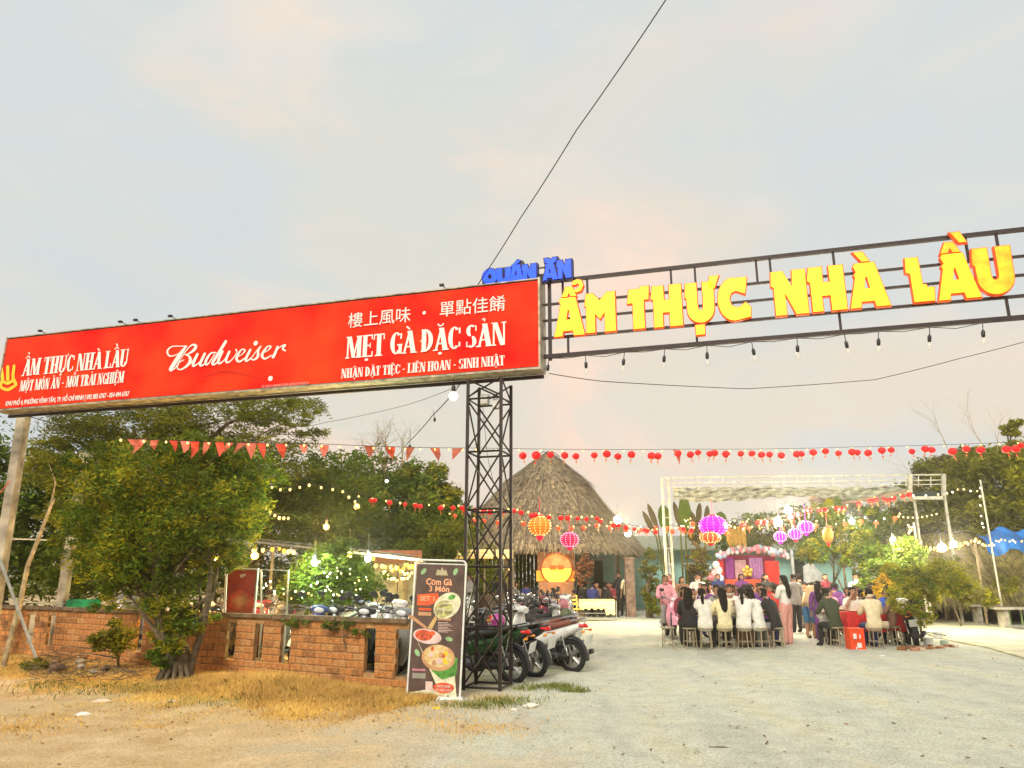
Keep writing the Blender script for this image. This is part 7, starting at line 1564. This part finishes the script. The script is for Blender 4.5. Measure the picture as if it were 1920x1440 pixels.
# bronze warm bounce over the tables comes from the same string lights
lamp('table_string_glow', at(1400, 985, 22.5), 110, (1, .7, .4), .3); lamp('table_string_glow', at(1600, 1000, 21), 60, (1, .75, .45), .3)
# wires
def wire(label, P, r_=.006, sag=0, name='wire'):
    V = [at(*p) for p in P]; pts = []
    for a, b in zip(V, V[1:]):
        for i in range(10): k = i / 10; q = a.lerp(b, k); q.z -= sag * 4 * k * (1 - k); pts.append(q)
    pts.append(V[-1]); mb = MB(); mb.path(pts, r_, 5); return tag(mk(mb, name, wire_m), label, 'wire')
wire('dark cable running steeply from the sign up and out of the top of the picture', [(1262, -40, 7.5), (1248, 0, 7.6), (1080, 245, 9), (975, 410, 10.2), (895, 535, 11.3)], .008, .02)
wire('thin cable drooping from the sign corner across the sky to the right edge', [(1018, 698, 11.2), (1130, 715, 12), (1400, 729, 14), (1640, 712, 14.5), (1800, 672, 14.5), (1960, 630, 14)], .007, .01)
wire('cable slanting down left from the white bulb below the signboard', [(862, 722, 11.4), (812, 778, 12), (765, 830, 13), (738, 862, 14)], .008, .02)
wire('faint thin wire left of the tower under the signboard', [(862, 722, 11.5), (760, 760, 14), (610, 792, 16), (560, 800, 17)], .005, .02)
wire('thin wire above the pennants in front of the big trees', [(395, 800, 16), (470, 795, 16), (540, 780, 16)], .008, .02)
wire('thin cord hanging inside the lattice tower', [(905, 760, 11.5), (913, 850, 11.5), (925, 905, 11.5)], .004)
mb = MB(); v = at(815, 787, 11.9); mb.ball(v, (.022, .022, .04), 8, 6); mb.path([v + Vector((0, 0, .03)), v + Vector((-.03, 0, .16))], .004, 4); tag(mk(mb, 'bulb_socket', black_plastic, smooth=60), 'dark empty bulb socket dangling from the slanting cable', 'socket')
# counter left of hut
cn = thing('drinks_counter', 'low counter with yellow lit awnings left of the hut, behind the motorbikes', 'counter', gx(905, 24)); CO = cn.location
for (px0, px1) in ((855, 893), (895, 925), (930, 962)):
    a, b = at(px0, 1030, 24), at(px1, 1046, 24); mb = MB(); mb.add([(a.x - CO.x, -.3, b.z), (b.x - CO.x, -.3, b.z), (b.x - CO.x, .1, a.z), (a.x - CO.x, .1, a.z)], [(0, 1, 2, 3)]); mb.add([(a.x - CO.x, -.3, b.z - .03), (b.x - CO.x, -.3, b.z - .03), (b.x - CO.x, .1, a.z - .03), (a.x - CO.x, .1, a.z - .03)], [(3, 2, 1, 0)]); mk(mb, 'awning_panel', mat('lit cream awning', (.85, .68, .3), .7, emit=(1, .62, .15), es=.35), cn)
mb = MB(); a, b = at(850, 1100, 24), at(965, 1100, 24); mb.box(((a.x + b.x) / 2 - CO.x, .3, .5), (b.x - a.x, .5, 1.0)); mk(mb, 'counter_body', mat('dark counter', (.12, .08, .05), .8), cn)
for px in (852, 908, 963): q = at(px, 1100, 24); mb = MB(); mb.box((q.x - CO.x, .12, 1.2), (.05, .05, 2.4)); mk(mb, 'post', palebark, cn)
# ================================================ AIR: thin haze volume added to give the lamps soft halos
hz = MB(); hz.box((0, 55, 5.5), (170, 140, 13)); hm = bpy.data.materials.new('added halo haze'); hm.use_nodes = True; t = hm.node_tree; t.nodes.clear()
pv = N(t, 'ShaderNodeVolumePrincipled'); pv.inputs['Color'].default_value = (.92, .90, .86, 1); pv.inputs['Density'].default_value = .0017; pv.inputs['Anisotropy'].default_value = .85
oo = N(t, 'ShaderNodeOutputMaterial'); t.links.new(pv.outputs[0], oo.inputs['Volume'])
mk(hz, 'added_halo_haze', hm, kind='stuff'); sc.cycles.volume_bounces = 0
